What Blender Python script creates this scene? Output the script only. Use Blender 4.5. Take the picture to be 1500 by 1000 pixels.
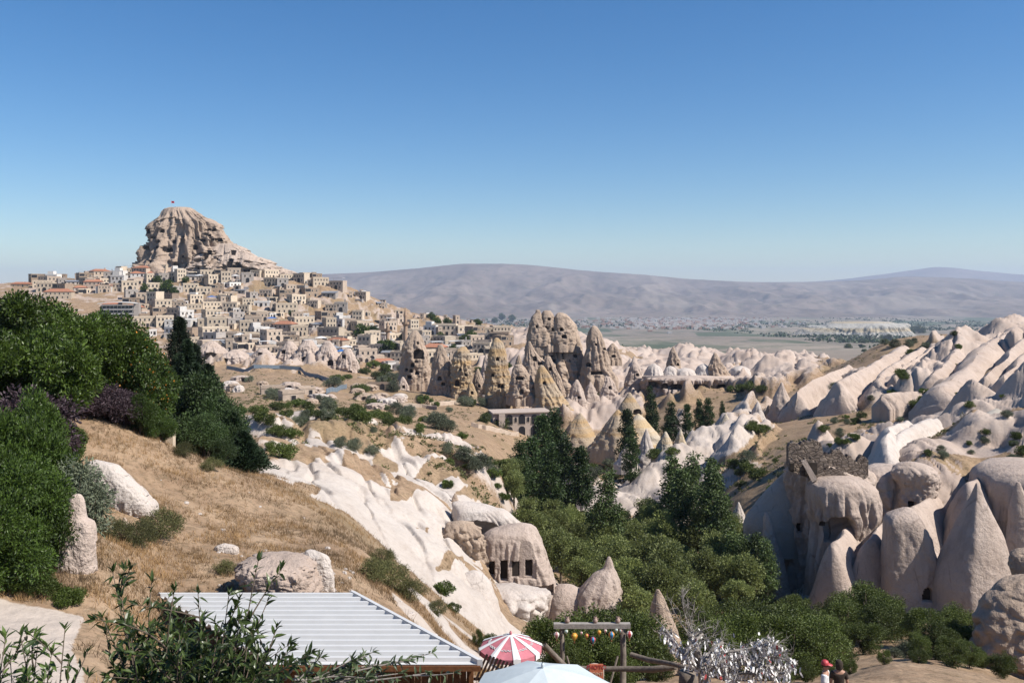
import bpy, math, random
import numpy as np
from mathutils import Vector, Matrix
for o in list(bpy.data.objects): bpy.data.objects.remove(o)
S = bpy.context.scene
COL = S.collection
R = math.radians
F, HZ = 1300.0, 425.0          # focal length and eye level, in pixels of the 1500 px wide photograph

# ---------------------------------------------------------------- camera
cam = bpy.data.cameras.new('camera'); cam.sensor_width = 36; cam.lens = 36*F/1500
cam.shift_y = -(500-HZ)/1500; cam.clip_start = .1; cam.clip_end = 80000
camo = bpy.data.objects.new('camera', cam); COL.objects.link(camo)
camo.location = (0, 0, 0); camo.rotation_euler = (R(90), 0, 0); S.camera = camo

# ---------------------------------------------------------------- light
SUN_AZ, SUN_EL = 110, 47
w = bpy.data.worlds.new('World'); S.world = w; w.use_nodes = True
wn = w.node_tree.nodes; bg = wn['Background']
sky = wn.new('ShaderNodeTexSky'); sky.sky_type = 'NISHITA'; sky.sun_disc = False
sky.sun_elevation = R(SUN_EL); sky.sun_rotation = R(SUN_AZ); sky.altitude = 1200
sky.air_density = 1.15; sky.dust_density = .3; sky.ozone_density = 4
hs = wn.new('ShaderNodeHueSaturation'); hs.inputs['Saturation'].default_value = 1.3; hs.inputs['Hue'].default_value = .503; w.node_tree.links.new(sky.outputs[0], hs.inputs['Color']); w.node_tree.links.new(hs.outputs[0], bg.inputs[0]); bg.inputs[1].default_value = .076
sl = bpy.data.lights.new('sun', 'SUN'); sl.energy = 5; sl.angle = R(.5); sl.color = (1, .94, .86)
so = bpy.data.objects.new('sun', sl); COL.objects.link(so)
sd = Vector((math.cos(R(SUN_EL))*math.sin(R(SUN_AZ)), math.cos(R(SUN_EL))*math.cos(R(SUN_AZ)), math.sin(R(SUN_EL))))
so.rotation_euler = sd.to_track_quat('Z', 'Y').to_euler(); so.location = sd*200
S.view_settings.view_transform = 'Standard'; S.view_settings.look = 'None'
S.view_settings.exposure = .65; S.view_settings.gamma = 1
S.cycles.max_bounces = 5; S.cycles.diffuse_bounces = 2; S.cycles.glossy_bounces = 2
S.cycles.transmission_bounces = 3; S.cycles.transparent_max_bounces = 6; S.cycles.volume_bounces = 0

# ---------------------------------------------------------------- helpers
rng = np.random.default_rng(7); rnd = random.Random(5)
def P(px, py, Y): return Vector(((px-750)/F*Y, Y, -(py-HZ)/F*Y))
def tag(o, label=None, cat=None, group=None, kind=None):
    for k, v in (('label', label), ('category', cat), ('group', group), ('kind', kind)):
        if v: o[k] = v
    return o
def empty(name, loc, rz=0):
    o = bpy.data.objects.new(name, None); COL.objects.link(o); o.location = loc; o.rotation_euler = (0, 0, rz); o.empty_display_size = .1
    return o
KIDS = {}
def child(c, p):
    c.parent = p; KIDS.setdefault(p.name, []).append(c); return c
def copy_tree(o, parent=None):
    c = o.copy(); COL.objects.link(c)
    if parent is not None: child(c, parent)
    for ch in KIDS.get(o.name, []): copy_tree(ch, c)
    return c
def npmesh(name, V, faces, mats, smooth=False, mi=None, attr=None):
    """V (n,3); faces: (m,3) or (m,4) array or list of such arrays."""
    if isinstance(faces, np.ndarray): faces = [faces]
    faces = [f for f in faces if len(f)]
    me = bpy.data.meshes.new(name); V = np.asarray(V, np.float32)
    me.vertices.add(len(V)); me.vertices.foreach_set('co', V.ravel())
    nl = sum(f.size for f in faces); npoly = sum(len(f) for f in faces)
    me.loops.add(nl); me.polygons.add(npoly)
    me.loops.foreach_set('vertex_index', np.concatenate([f.ravel() for f in faces]).astype(np.int32))
    tot = np.concatenate([np.full(len(f), f.shape[1]) for f in faces]).astype(np.int32)
    st = np.concatenate([[0], np.cumsum(tot)[:-1]]).astype(np.int32)
    me.polygons.foreach_set('loop_start', st); me.polygons.foreach_set('loop_total', tot)
    if mi is not None: me.polygons.foreach_set('material_index', np.asarray(mi, np.int32))
    me.polygons.foreach_set('use_smooth', np.full(npoly, bool(smooth)))
    if attr is not None:
        a = me.attributes.new('mask', 'FLOAT_COLOR', 'POINT'); a.data.foreach_set('color', np.asarray(attr, np.float32).ravel())
    me.update(calc_edges=True)
    for m in (mats if isinstance(mats, (list, tuple)) else [mats]): me.materials.append(m)
    return me
def link(name, me, parent=None, loc=None, rot=None):
    o = bpy.data.objects.new(name, me); COL.objects.link(o)
    if loc is not None: o.location = loc
    if rot is not None: o.rotation_euler = rot
    if parent is not None: child(o, parent)
    return o
class MB:
    """collects simple shapes into one mesh"""
    def __init__(s): s.v = []; s.f3 = []; s.f4 = []; s.m3 = []; s.m4 = []; s.n = 0
    def add(s, V, faces, mi=0):
        V = np.asarray(V, float)
        for f in faces:
            f = [i+s.n for i in f]
            if len(f) == 3: s.f3.append(f); s.m3.append(mi)
            elif len(f) == 4: s.f4.append(f); s.m4.append(mi)
            else:
                for k in range(1, len(f)-1): s.f3.append([f[0], f[k], f[k+1]]); s.m3.append(mi)
        s.v.append(V); s.n += len(V); return s
    def box(s, c, d, mi=0, rz=0, taper=1):
        x, y, z = [k/2 for k in d]; t = taper
        V = np.array([(-x,-y,-z),(x,-y,-z),(x,y,-z),(-x,y,-z),(-x*t,-y*t,z),(x*t,-y*t,z),(x*t,y*t,z),(-x*t,y*t,z)])
        if rz: V = V @ np.array([[math.cos(rz), math.sin(rz), 0], [-math.sin(rz), math.cos(rz), 0], [0, 0, 1]])
        return s.add(V+np.array(c), [(3,2,1,0),(4,5,6,7),(0,1,5,4),(1,2,6,5),(2,3,7,6),(3,0,4,7)], mi)
    def tube(s, pts, rad, n=6, mi=0, cap=True):
        pts = [np.array(p, float) for p in pts]; k = len(pts)
        rad = rad if isinstance(rad, (list, tuple)) else [rad]*k
        V = []
        for i, p in enumerate(pts):
            d = pts[min(i+1, k-1)]-pts[max(i-1, 0)]; d = d/(np.linalg.norm(d)+1e-9)
            a = np.cross(d, (0, 0, 1) if abs(d[2]) < .9 else (1, 0, 0)); a /= np.linalg.norm(a); b = np.cross(d, a)
            for j in range(n):
                t = 2*math.pi*j/n; V.append(p+rad[i]*(a*math.cos(t)+b*math.sin(t)))
        fs = [(i*n+j, i*n+(j+1) % n, (i+1)*n+(j+1) % n, (i+1)*n+j) for i in range(k-1) for j in range(n)]
        if cap: fs += [tuple(range(n)), tuple(range((k-1)*n, k*n))]
        return s.add(V, fs, mi)
    def lathe(s, prof, n=16, mi=0, c=(0, 0, 0)):
        k = len(prof); V = [(c[0]+r*math.cos(2*math.pi*j/n), c[1]+r*math.sin(2*math.pi*j/n), c[2]+z) for r, z in prof for j in range(n)]
        return s.add(V, [(i*n+j, i*n+(j+1) % n, (i+1)*n+(j+1) % n, (i+1)*n+j) for i in range(k-1) for j in range(n)], mi)
    def mesh(s, name, mats, smooth=False):
        fs = [np.array(f) for f in (s.f4, s.f3) if f]
        return npmesh(name, np.concatenate(s.v), fs, mats, smooth, s.m4+s.m3)
    def obj(s, name, mats, parent=None, smooth=False, loc=None, rot=None): return link(name, s.mesh(name, mats, smooth), parent, loc, rot)

def pchip(xk, yk, x):
    xk = np.asarray(xk, float); yk = np.asarray(yk, float); one = yk.ndim == 1
    if one: yk = yk[:, None]
    h = np.diff(xk)[:, None]; d = np.diff(yk, axis=0)/h
    m = np.zeros_like(yk); m[0] = d[0]; m[-1] = d[-1]
    if len(xk) > 2:
        w1 = 2*h[1:]+h[:-1]; w2 = h[1:]+2*h[:-1]; same = d[:-1]*d[1:] > 0
        with np.errstate(divide='ignore', invalid='ignore'): hm = (w1+w2)/(w1/d[:-1]+w2/d[1:])
        m[1:-1] = np.where(same, hm, 0)
    x = np.clip(np.asarray(x, float), xk[0], xk[-1]); i = np.clip(np.searchsorted(xk, x)-1, 0, len(xk)-2)
    hh = h[i]; t = ((x-xk[i])[:, None])/hh
    r = (2*t**3-3*t**2+1)*yk[i]+(t**3-2*t**2+t)*hh*m[i]+(-2*t**3+3*t**2)*yk[i+1]+(t**3-t**2)*hh*m[i+1]
    return r[:, 0] if one else r
def _h(ix, iy, iz, s):
    n = (ix.astype(np.int64)*374761393+iy.astype(np.int64)*668265263+iz.astype(np.int64)*2147483647+s*974711) & 0xffffffff
    n = ((n ^ (n >> 13))*1274126177) & 0xffffffff; n = ((n ^ (n >> 16))*2246822519) & 0xffffffff
    return ((n ^ (n >> 15)) & 0xffff)/32767.5-1
def noise(x, y, z=None, s=0):
    x = np.asarray(x, float); y = np.asarray(y, float)+0*x
    xi = np.floor(x); yi = np.floor(y); xf = x-xi; yf = y-yi
    u = xf*xf*(3-2*xf); v = yf*yf*(3-2*yf)
    xi = xi.astype(np.int64); yi = yi.astype(np.int64)
    def pl(zi):
        a = _h(xi, yi, zi, s); b = _h(xi+1, yi, zi, s); c = _h(xi, yi+1, zi, s); d = _h(xi+1, yi+1, zi, s)
        return (a+(b-a)*u)*(1-v)+(c+(d-c)*u)*v
    if z is None: return pl(np.zeros_like(xi))
    z = np.asarray(z, float)+0*x; zi = np.floor(z); zf = z-zi; q = zf*zf*(3-2*zf); zi = zi.astype(np.int64)
    return pl(zi)*(1-q)+pl(zi+1)*q
def fbm(x, y, z=None, o=4, s=0):
    r = 0; a = 1; t = 0; f = 1
    for k in range(o):
        r = r+a*noise(x*f+k*17.3, y*f-k*9.1, None if z is None else z*f+k*5.7, s+k); t += a; a *= .5; f *= 2.03
    return r/t
def sm(x, a, b): t = np.clip((x-a)/(b-a), 0, 1); return t*t*(3-2*t)

# ---------------------------------------------------------------- materials
def M(name):
    m = bpy.data.materials.new(name); m.use_nodes = True
    return m, m.node_tree.nodes, m.node_tree.links, m.node_tree.nodes['Principled BSDF']
ALB = .78          # one scale for all base colours, paired with the exposure
class NT:
    def __init__(s, name): s.m, s.n, s.l, s.b = M(name); s.b.inputs['Roughness'].default_value = .9; s.b.inputs['Specular IOR Level'].default_value = .2
    def pos(s):
        return s.n.new('ShaderNodeNewGeometry').outputs['Position']
    def mp(s, v, sc):
        q = s.n.new('ShaderNodeMapping'); q.inputs['Scale'].default_value = sc; s.l.new(v, q.inputs[0]); return q.outputs[0]
    def noise(s, v, sc, det=4, ro=.6, dist=0):
        q = s.n.new('ShaderNodeTexNoise'); q.inputs['Scale'].default_value = sc; q.inputs['Detail'].default_value = det
        q.inputs['Roughness'].default_value = ro; q.inputs['Distortion'].default_value = dist; s.l.new(v, q.inputs[0]); return q.outputs[0]
    def vor(s, v, sc, out='Color', feat='F1'):
        q = s.n.new('ShaderNodeTexVoronoi'); q.feature = feat; q.inputs['Scale'].default_value = sc; s.l.new(v, q.inputs[0]); return q.outputs[out]
    def ramp(s, v, *st):
        q = s.n.new('ShaderNodeValToRGB'); e = q.color_ramp.elements
        while len(e) < len(st): e.new(.5)
        for el, (p, c) in zip(e, st): el.position = p; el.color = (c, c, c, 1) if not isinstance(c, tuple) else (*c, 1)
        s.l.new(v, q.inputs[0]); return q.outputs[0]
    def mix(s, f, a, b, t='MIX'):
        q = s.n.new('ShaderNodeMix'); q.data_type = 'RGBA'; q.blend_type = t
        for v, i in ((f, 0), (a, 6), (b, 7)):
            if isinstance(v, (int, float)): q.inputs[i].default_value = v
            elif isinstance(v, tuple): q.inputs[i].default_value = (*v, 1)
            else: s.l.new(v, q.inputs[i])
        return q.outputs[2]
    def math(s, op, a, b=0):
        q = s.n.new('ShaderNodeMath'); q.operation = op
        for i, v in enumerate((a, b)):
            if isinstance(v, (int, float)): q.inputs[i].default_value = v
            else: s.l.new(v, q.inputs[i])
        return q.outputs[0]
    def bump(s, hgt, st=.4, d=.1):
        q = s.n.new('ShaderNodeBump'); q.inputs['Strength'].default_value = st; q.inputs['Distance'].default_value = d
        s.l.new(hgt, q.inputs['Height']); s.l.new(q.outputs[0], s.b.inputs['Normal'])
    def col(s, c):
        if isinstance(c, tuple): c = s.mix(1., c, (ALB, ALB, ALB), 'MULTIPLY')
        else: c = s.mix(1., c, (ALB, ALB, ALB), 'MULTIPLY')
        s.l.new(c, s.b.inputs['Base Color'])
    def attr(s, name='mask'):
        q = s.n.new('ShaderNodeAttribute'); q.attribute_name = name; k = s.n.new('ShaderNodeSeparateColor'); s.l.new(q.outputs['Color'], k.inputs[0]); return k.outputs
def plain(name, c, rough=.8, var=.25, sc=3, bump=.15, rand=0, metal=0, spec=.3):
    t = NT(name); p = t.pos(); t.b.inputs['Roughness'].default_value = rough; t.b.inputs['Metallic'].default_value = metal
    t.b.inputs['Specular IOR Level'].default_value = spec
    a = t.noise(p, sc, 5, .65); cc = t.mix(t.ramp(a, (.3, 0.), (.7, 1.)), tuple(k*(1-var) for k in c), tuple(min(1, k*(1+var*.6)) for k in c))
    if rand:
        oi = t.n.new('ShaderNodeObjectInfo'); hs = t.n.new('ShaderNodeHueSaturation'); t.l.new(cc, hs.inputs['Color'])
        mr = t.n.new('ShaderNodeMapRange'); mr.inputs[3].default_value = 1-rand; mr.inputs[4].default_value = 1+rand*.5
        t.l.new(oi.outputs['Random'], mr.inputs[0]); t.l.new(mr.outputs[0], hs.inputs['Value']); cc = hs.outputs[0]
    t.col(cc)
    if bump: t.bump(a, bump, .05)
    return t.m
def tuff(name, c1, c2, c3=None, bands=0, scale=1., streak=.5, pits=.5, bstr=.6):
    """weathered volcanic tuff: pale body, greyer stains and runs down the slope, small pits"""
    t = NT(name); p = t.pos()
    a = t.noise(p, .12*scale, 6, .65, .6); b = t.noise(t.mp(p, (1, 1, .18)), .9*scale, 5, .7); d = t.noise(p, 3.1*scale, 5, .7)
    cc = t.mix(t.ramp(a, (.38, 0.), (.66, 1.)), c1, c2)
    cc = t.mix(t.math('MULTIPLY', t.ramp(b, (.5, 0.), (.72, 1.)), streak), cc, c3 or tuple(k*.6 for k in c2))
    cc = t.mix(t.math('MULTIPLY', t.ramp(d, (.34, 1.), (.47, 0.)), pits*.6), cc, tuple(k*.62 for k in c1))
    cc = t.mix(t.math('MULTIPLY', t.ramp(t.noise(p, .42*scale, 7, .78, .4), (.56, 0.), (.66, 1.)), .5), cc, tuple(k*.62 for k in c2))
    ck = t.vor(t.mp(p, (1, 1, .35)), .45*scale, 'Distance', 'DISTANCE_TO_EDGE'); cc = t.mix(t.math('MULTIPLY', t.math('MULTIPLY', t.ramp(ck, (.0, 1.), (.035, 0.)), t.ramp(t.noise(p, .3*scale, 4, .6), (.5, 0.), (.6, 1.))), .55), cc, tuple(k*.45 for k in c2))
    if bands:
        z = t.noise(t.mp(p, (.02, .02, 1)), bands, 4, .6); cc = t.mix(t.math('MULTIPLY', t.ramp(z, (.45, 0.), (.6, 1.)), .75), cc, tuple(k*j for k, j in zip(c1, (.95, .78, .52))))
    t.col(cc); h = t.math('ADD', t.math('MULTIPLY', b, .5), d); t.bump(h, bstr, .35/scale)
    return t.m
def leafmat(name, c, var=.45, trans=.25, rough=.55, c2=None):
    """foliage: the leaf colour wanders a little from leaf to leaf (stored on the mesh) and from plant to plant"""
    t = NT(name); ch = t.attr(); t.b.inputs['Roughness'].default_value = rough; t.b.inputs['Specular IOR Level'].default_value = .35
    cc = t.mix(ch[0], tuple(k*(1-var) for k in c), c2 or tuple(k*j for k, j in zip(c, (1+var*1.3, 1+var, 1+var*.4))))
    oi = t.n.new('ShaderNodeObjectInfo'); hs = t.n.new('ShaderNodeHueSaturation'); t.l.new(cc, hs.inputs['Color'])
    mr = t.n.new('ShaderNodeMapRange'); mr.inputs[3].default_value = .62; mr.inputs[4].default_value = 1.3
    t.l.new(oi.outputs['Random'], mr.inputs[0]); t.l.new(mr.outputs[0], hs.inputs['Value']); t.col(hs.outputs[0])
    if trans:
        tr = t.n.new('ShaderNodeBsdfTranslucent'); ms = t.n.new('ShaderNodeMixShader'); ms.inputs[0].default_value = trans
        t.l.new(hs.outputs[0], tr.inputs[0]); t.l.new(t.b.outputs[0], ms.inputs[1]); t.l.new(tr.outputs[0], ms.inputs[2])
        t.l.new(ms.outputs[0], t.n['Material Output'].inputs[0])
    return t.m

# ================================================================ GROUND
PXK = [-330, 0, 130, 260, 380, 480, 600, 700, 800, 900, 1000, 1100, 1200, 1320, 1430, 1550, 1830]
ROWS = [
 (3,   [1400]*17), (8, [1230]*17),
 (14,  [1090,1100,1130,1190,1210,1215,1215,1215,1215,1215,1215,1215,1215,1215,1215,1215,1215]),
 (20,  [1000,1010,1040,1100,1150,1170,1180,1180,1180,1180,1180,1170,1150,1150,1150,1150,1150]),
 (28,  [875,885,905,1020,1090,1090,1090,1085,1085,1085,1085,1070,1040,1040,1060,1080,1080]),
 (34,  [800,800,800,880,887,890,960,1010,1015,1015,1015,1015,1000,1000,1020,1040,1040]),
 (40,  [735,745,755,805,825,832,905,985,1000,1000,1000,1000,1000,990,1000,1030,1030]),
 (48,  [640,640,675,735,772,790,865,960,1010,1010,1000,1000,1000,975,990,1020,1020]),
 (58,  [575,575,592,655,705,752,850,930,1000,1000,990,1000,990,970,985,1010,1010]),
 (70,  [600,600,625,700,688,718,812,885,980,980,975,990,975,958,970,1000,1000]),
 (85,  [640,640,660,700,672,692,772,862,950,950,950,960,940,930,945,950,950]),
 (100, [680,680,690,690,655,672,735,812,905,905,905,905,895,895,890,890,880]),
 (120, [690,690,690,680,640,650,690,735,870,875,870,870,815,725,695,660,620]),
 (140, [690,690,690,670,625,635,660,692,830,840,835,790,690,655,630,595,550]),
 (170, [690,690,680,650,610,615,640,668,790,800,780,705,655,640,600,565,540]),
 (220, [680,680,670,630,595,605,625,648,730,730,700,650,620,600,560,530,500]),
 (300, [640,640,640,600,580,590,605,620,660,670,655,615,590,550,512,485,465]),
 (400, [600,600,600,575,565,570,580,588,610,612,580,572,550,497,486,466,450]),
 (500, [560,560,560,545,540,548,560,562,560,560,556,550,530,540,530,520,520]),
 (650, [500,500,500,500,505,515,520,515,505,520,540,535,525,560,560,560,560]),
 (800, [440,435,440,445,455,470,490,490,482,505,518,520,525,570,570,570,570]),
 (950, [420,415,408,396,400,414,456,474,487,540,550,550,550,560,560,560,560]),
 (1120,[430,425,420,425,440,460,500,520,530,560,560,560,550,550,550,550,550]),
 (1500,[525]*17), (2500,[508]*17), (4000,[492]*17), (7000,[473]*17), (12000,[459]*17), (16000, [452]*17)]
gpx = np.arange(-330, 1831, 2.0)
gY = np.concatenate([np.geomspace(3, 20, 50)[:-1], np.geomspace(20, 150, 460)[:-1], np.geomspace(150, 1000, 420)[:-1], np.geomspace(1000, 16000, 130)])
LY = np.log([r[0] for r in ROWS]); T = pchip(PXK, np.array([r[1] for r in ROWS], float).T, gpx).T
GPY = pchip(LY, T, np.log(gY))
GX = (gpx[None, :]-750)/F*gY[:, None]; GYY = np.repeat(gY[:, None], len(gpx), 1); GZ = -(GPY-HZ)/F*GYY
PXG = np.repeat(gpx[None, :], len(gY), 0)
def band(lo, hi, x0, x1, soft=.12, nz=.25):
    """mask between two distance curves (lists of (px, Y)), wandering at its edges"""
    a = np.interp(gpx, [p[0] for p in lo], [p[1] for p in lo]); b = np.interp(gpx, [p[0] for p in hi], [p[1] for p in hi])
    n = NZ1*nz
    m = sm(np.log(GYY)-np.log(a)[None]+n, -soft, soft)*(1-sm(np.log(GYY)-np.log(b)[None]+n, -soft, soft))
    pxn = PXG+NZ1*60
    return m*sm(pxn, x0-25, x0+25)*(1-sm(pxn, x1-25, x1+25))
NZ1 = fbm(GX/np.sqrt(GYY)*1.1, np.log(GYY)*14, o=4, s=3)
W1 = band([(330, 66), (380, 60), (450, 57), (530, 55), (600, 50), (650, 44), (760, 44)], [(0, 150), (440, 150), (600, 124), (700, 118), (2000, 118)], 372, 800, .05, .1)
W2 = band([(0, 168), (470, 160), (600, 134), (700, 130), (800, 172), (2000, 172)], [(0, 185), (420, 188), (600, 178), (740, 180), (850, 270), (1000, 300), (2000, 300)], 330, 1120)
W3 = band([(640, 410), (780, 392), (860, 365), (930, 400), (945, 434), (1085, 434), (1110, 400)], [(0, 1000), (2000, 1000)], 715, 1215)
W4 = band([(1100, 330), (1200, 250), (1400, 200), (1800, 190)], [(0, 360), (1180, 335), (1250, 318), (1330, 322), (1410, 350), (1450, 388), (1600, 420), (1900, 420)], 1115, 1900, .08, .15)
W5 = band([(1100, 108), (1400, 92), (1900, 92)], [(0, 190), (1200, 165), (1400, 200), (1900, 260)], 1140, 1900, .06, .12)
WT = band([(0, 520), (2000, 520)], [(0, 640), (2000, 640)], 285, 560)
TOWN = band([(0, 560), (2000, 560)], [(0, 1010), (2000, 1010)], -330, 780, .1, .1)
# ---- relief: rounded fins running down the slopes, cones, lumps
FIN = np.zeros_like(GZ)
def win(x, y, r):
    i0, i1 = np.searchsorted(gY, [max(3, y-r), y+r]); px0 = 750+F*(x-r)/max(y-r, 8); px1 = 750+F*(x+r)/max(y-r, 8)
    pa = min(px0, 750+F*(x-r)/(y+r)); pb = max(px1, 750+F*(x+r)/(y+r))
    return slice(i0, i1+1), slice(max(0, int((pa+330)/2)), max(0, int((pb+330)/2)+2))
def fin(x, y, ang, L, wd, H):
    a, b = win(x, y, L+wd); dx = GX[a, b]-x; dy = GYY[a, b]-y
    if dx.size == 0: return
    s = (dx*math.sin(ang)-dy*math.cos(ang))/L; t = (dx*math.cos(ang)+dy*math.sin(ang))/wd
    t = t+.35*np.sin(s*5+x)*s
    h = H*sm(s, 0, .75)*(1-sm(s, .82, 1.05))*np.clip(1-np.abs(t)**1.5, 0, 1)
    FIN[a, b] = np.maximum(FIN[a, b], h)
def cone(x, y, r, H):
    a, b = win(x, y, r); dx = GX[a, b]-x; dy = GYY[a, b]-y
    if dx.size == 0: return
    d = np.sqrt(dx*dx+dy*dy)/r*(1+.18*np.sin(np.arctan2(dy, dx)*5+x)); h = H*np.clip(1-np.sqrt(d*d+.03)+.03, 0, 1)**1.1
    FIN[a, b] = np.maximum(FIN[a, b], h)
def spray(n, px0, px1, y0, y1, fn):
    for _ in range(n):
        px = rng.uniform(px0, px1); y = math.exp(rng.uniform(math.log(y0), math.log(y1))); fn((px-750)/F*y, y)
U = rng.uniform
spray(30, 400, 700, 85, 165, lambda x, y: fin(x, y, U(.2, 1.0), U(16, 34), U(6, 11), U(.7, 2.0)))
spray(80, 430, 760, 134, 180, lambda x, y: fin(x, y, U(-.2, .7), U(14, 34), U(4, 8.5), U(1.4, 3.4)))
spray(60, 740, 1080, 200, 330, lambda x, y: fin(x, y, U(-.6, .4), U(14, 30), U(3, 7), U(2., 5)))
spray(14, 830, 1080, 215, 330, lambda x, y: cone(x, y, U(3, 6), U(4, 7)))
spray(24, 705, 870, 400, 520, lambda x, y: fin(x, y, U(-.5, .5), U(16, 40), U(3, 7), U(2, 6)))
spray(46, 800, 1210, 400, 880, lambda x, y: fin(x, y, U(-.8, 0), U(70, 130), U(14, 28), U(5, 11)))
spray(190, 800, 1210, 400, 900, lambda x, y: fin(x, y, U(-.8, .3), U(20, 60), U(3, 9), U(1.5, 6)))
spray(30, 800, 1190, 400, 850, lambda x, y: cone(x, y, U(5, 10), U(6, 13)))
spray(24, 1120, 1800, 250, 375, lambda x, y: fin(x, y, U(-.75, -.4), U(60, 100), U(11, 18), U(6, 10)))
spray(80, 1120, 1800, 235, 375, lambda x, y: fin(x, y, U(-.75, -.35), U(30, 70), U(3.5, 8), U(2, 7)))
spray(34, 1180, 1800, 132, 200, lambda x, y: fin(x, y, U(-.55, .0), U(14, 26), U(3.5, 8), U(2.5, 6)))
spray(110, 300, 545, 530, 640, lambda x, y: fin(x, y, U(-.5, .5), U(12, 25), U(4, 8), U(3, 8)))
FIN = FIN*(1+.42*fbm(GX/6, GYY/6, o=5, s=17))
WH = np.clip(W1+W2+W3+W4+W5+WT, 0, 1)
GZ += FIN*sm(WH, .1, .6)
lum = fbm(GX/9, GYY/9, o=3, s=11); lum2 = fbm(GX/2.2, GYY/2.2, o=3, s=12); lum3 = fbm(GX/.5, GYY/.5, o=3, s=13)
fa = sm(GYY, 14, 26)*(1-sm(GYY, 900, 1400))
GZ += fa*(lum*.55*sm(GYY, 40, 120)*(1-.4*WH)+lum2*.16+lum3*.05*(1-sm(GYY, 90, 200)))
GZ += W1*fbm(GX/24, GYY/30, o=2, s=16)*2.6*sm(GYY, 66, 85)
far = sm(GYY, 60, 300)*(1-sm(GYY, 900, 1500)); GZ += far*(fbm(GX/30, GYY/30, o=4, s=14)*2.2)
GZ += sm(GYY, 1300, 3000)*fbm(GX/900, GYY/900, o=4, s=15)*14
# runnels washed into the bare tuff
run = np.abs(fbm(GX/3.2+GYY/9, GYY/14, o=3, s=21)); GZ -= WH*np.clip(.16-run, 0, 1)*4.0*sm(GYY, 50, 90)*(1-sm(GYY, 300, 700))
# stepped terraces and rubble between the houses
tb = [np.floor(v).astype(np.int64) for v in (GX/11+.3*lum, GYY/13+.3*lum, GX*0)]; tc2 = [np.floor(v).astype(np.int64) for v in (GX/4.3, GYY/5.1, GX*0)]
GZ += np.maximum(TOWN*sm(PXG, 180, 300), WT)*(2.2*_h(*tb, 61)+.9*_h(*tc2, 62))
# tight pleats washed into the ridge flanks
for Wm, ang, wl, ln, dp_ in ((W4, -.55, 3.4, 30, 1.5), (W3, -.3, 5.5, 40, 1.8), (W5, -.3, 2.6, 24, .22)):
    ca = GX*math.cos(ang)+GYY*math.sin(ang); sa = GX*math.sin(ang)-GYY*math.cos(ang); wv = fbm(GX/20, GYY/20, o=2, s=64)*4
    GZ -= Wm*dp_*(1-sm(np.abs(noise((ca+wv)/wl, sa/ln, s=65)), 0, .38))
# grass patches keep to hollows and flats of the bare rock
gpw = fbm(GX/13, GYY/10, o=5, s=33)
gp = np.where(GYY < 175, gpw, 0)+np.where(GYY < 175, 0, 1)*fbm(GX/np.maximum(GYY, 60)*7, np.log(GYY)*9, o=5, s=31)
sly = np.abs(np.gradient(GZ, axis=0)/np.gradient(GYY, axis=0)); grass = sm(gp+.25*(sly < .35)-.1*(FIN > .4)-.03*W1*(GYY > 78)+.06*W2, .16, .30)
for x_, y_, rx_, ry_ in ((545, 688, 48, 15), (636, 680, 44, 13), (640, 709, 42, 12), (588, 738, 30, 9), (452, 712, 28, 10), (560, 664, 60, 8), (690, 745, 34, 8), (655, 846, 24, 8), (500, 640, 40, 8), (470, 668, 50, 8), (700, 790, 40, 9), (425, 655, 30, 9), (620, 795, 12, 5)):
    q_ = ((PXG-x_)/rx_)**2+((GPY-y_)/ry_)**2; grass = np.maximum(grass, sm(1.25-q_+gpw*1.6, .1, .5)*(GYY < 175)*(GYY > 60))
MASK = np.zeros(GZ.shape+(4,), np.float32)
MASK[..., 0] = WH*(1-.92*grass*(1-sm(FIN, 1.5, 4)*(GYY > 160)))
MASK[..., 0] = np.maximum(MASK[..., 0], .55*TOWN*(sm(fbm(GX/9, GYY/9, o=4, s=41), -.12, .12)))
pth = (1-sm(PXG+NZ1*30, 95, 125))*(1-sm(GYY+NZ1*1.2, 27.6, 28.6)); MASK[..., 1] = np.maximum(pth, (1-sm(GYY, 18, 20)))
MASK[..., 1] = np.maximum(MASK[..., 1], sm(-np.abs(GYY-np.interp(gpx, [520, 600, 660, 720], [44.5, 42, 38, 35])[None]-NZ1*3), -2.2, -1.)*sm(PXG, 560, 590)*(1-sm(PXG, 680, 720)))
MASK[..., 2] = sm(GYY, 1000, 1250); MASK[..., 3] = np.clip(W1+W2*.7, 0, 1)
GPYF = HZ-GZ/GYY*F
def gz(x, y):
    px = (750+F*x/y+330)/2; i = int(np.clip(np.searchsorted(gY, y)-1, 0, len(gY)-2)); j = int(np.clip(px, 0, len(gpx)-2)); u = np.clip(px-j, 0, 1); v = (y-gY[i])/(gY[i+1]-gY[i])
    return float((GZ[i, j]*(1-u)+GZ[i, j+1]*u)*(1-v)+(GZ[i+1, j]*(1-u)+GZ[i+1, j+1]*u)*v)
def G(px, Y, dz=0): x = (px-750)/F*Y; return Vector((x, Y, gz(x, Y)+dz))
def hit(px, py, y0=20, y1=1e5):
    """distance at which the ground is met along one line of sight, between y0 and y1"""
    j = int(np.clip((px+330)/2, 0, len(gpx)-1)); c = GPYF[:, j]; k = np.where((c <= py) & (gY >= y0) & (gY <= y1))[0]
    return float(gY[k[0]]) if len(k) else None
def gridfaces(n, m):
    a = np.arange(n*m).reshape(n, m); return np.stack([a[:-1, :-1], a[:-1, 1:], a[1:, 1:], a[1:, :-1]], -1).reshape(-1, 4)
TUFF_A, TUFF_B = (.54, .445, .38), (.42, .325, .265)
t = NT('ground_soil'); p = t.pos(); ch = t.attr()
n1 = t.noise(p, .35, 6, .7); n2 = t.noise(p, 2.6, 5, .7); n3 = t.noise(p, .03, 6, .65); st = t.noise(t.mp(p, (1, .35, .3)), .7, 5, .7)
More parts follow.
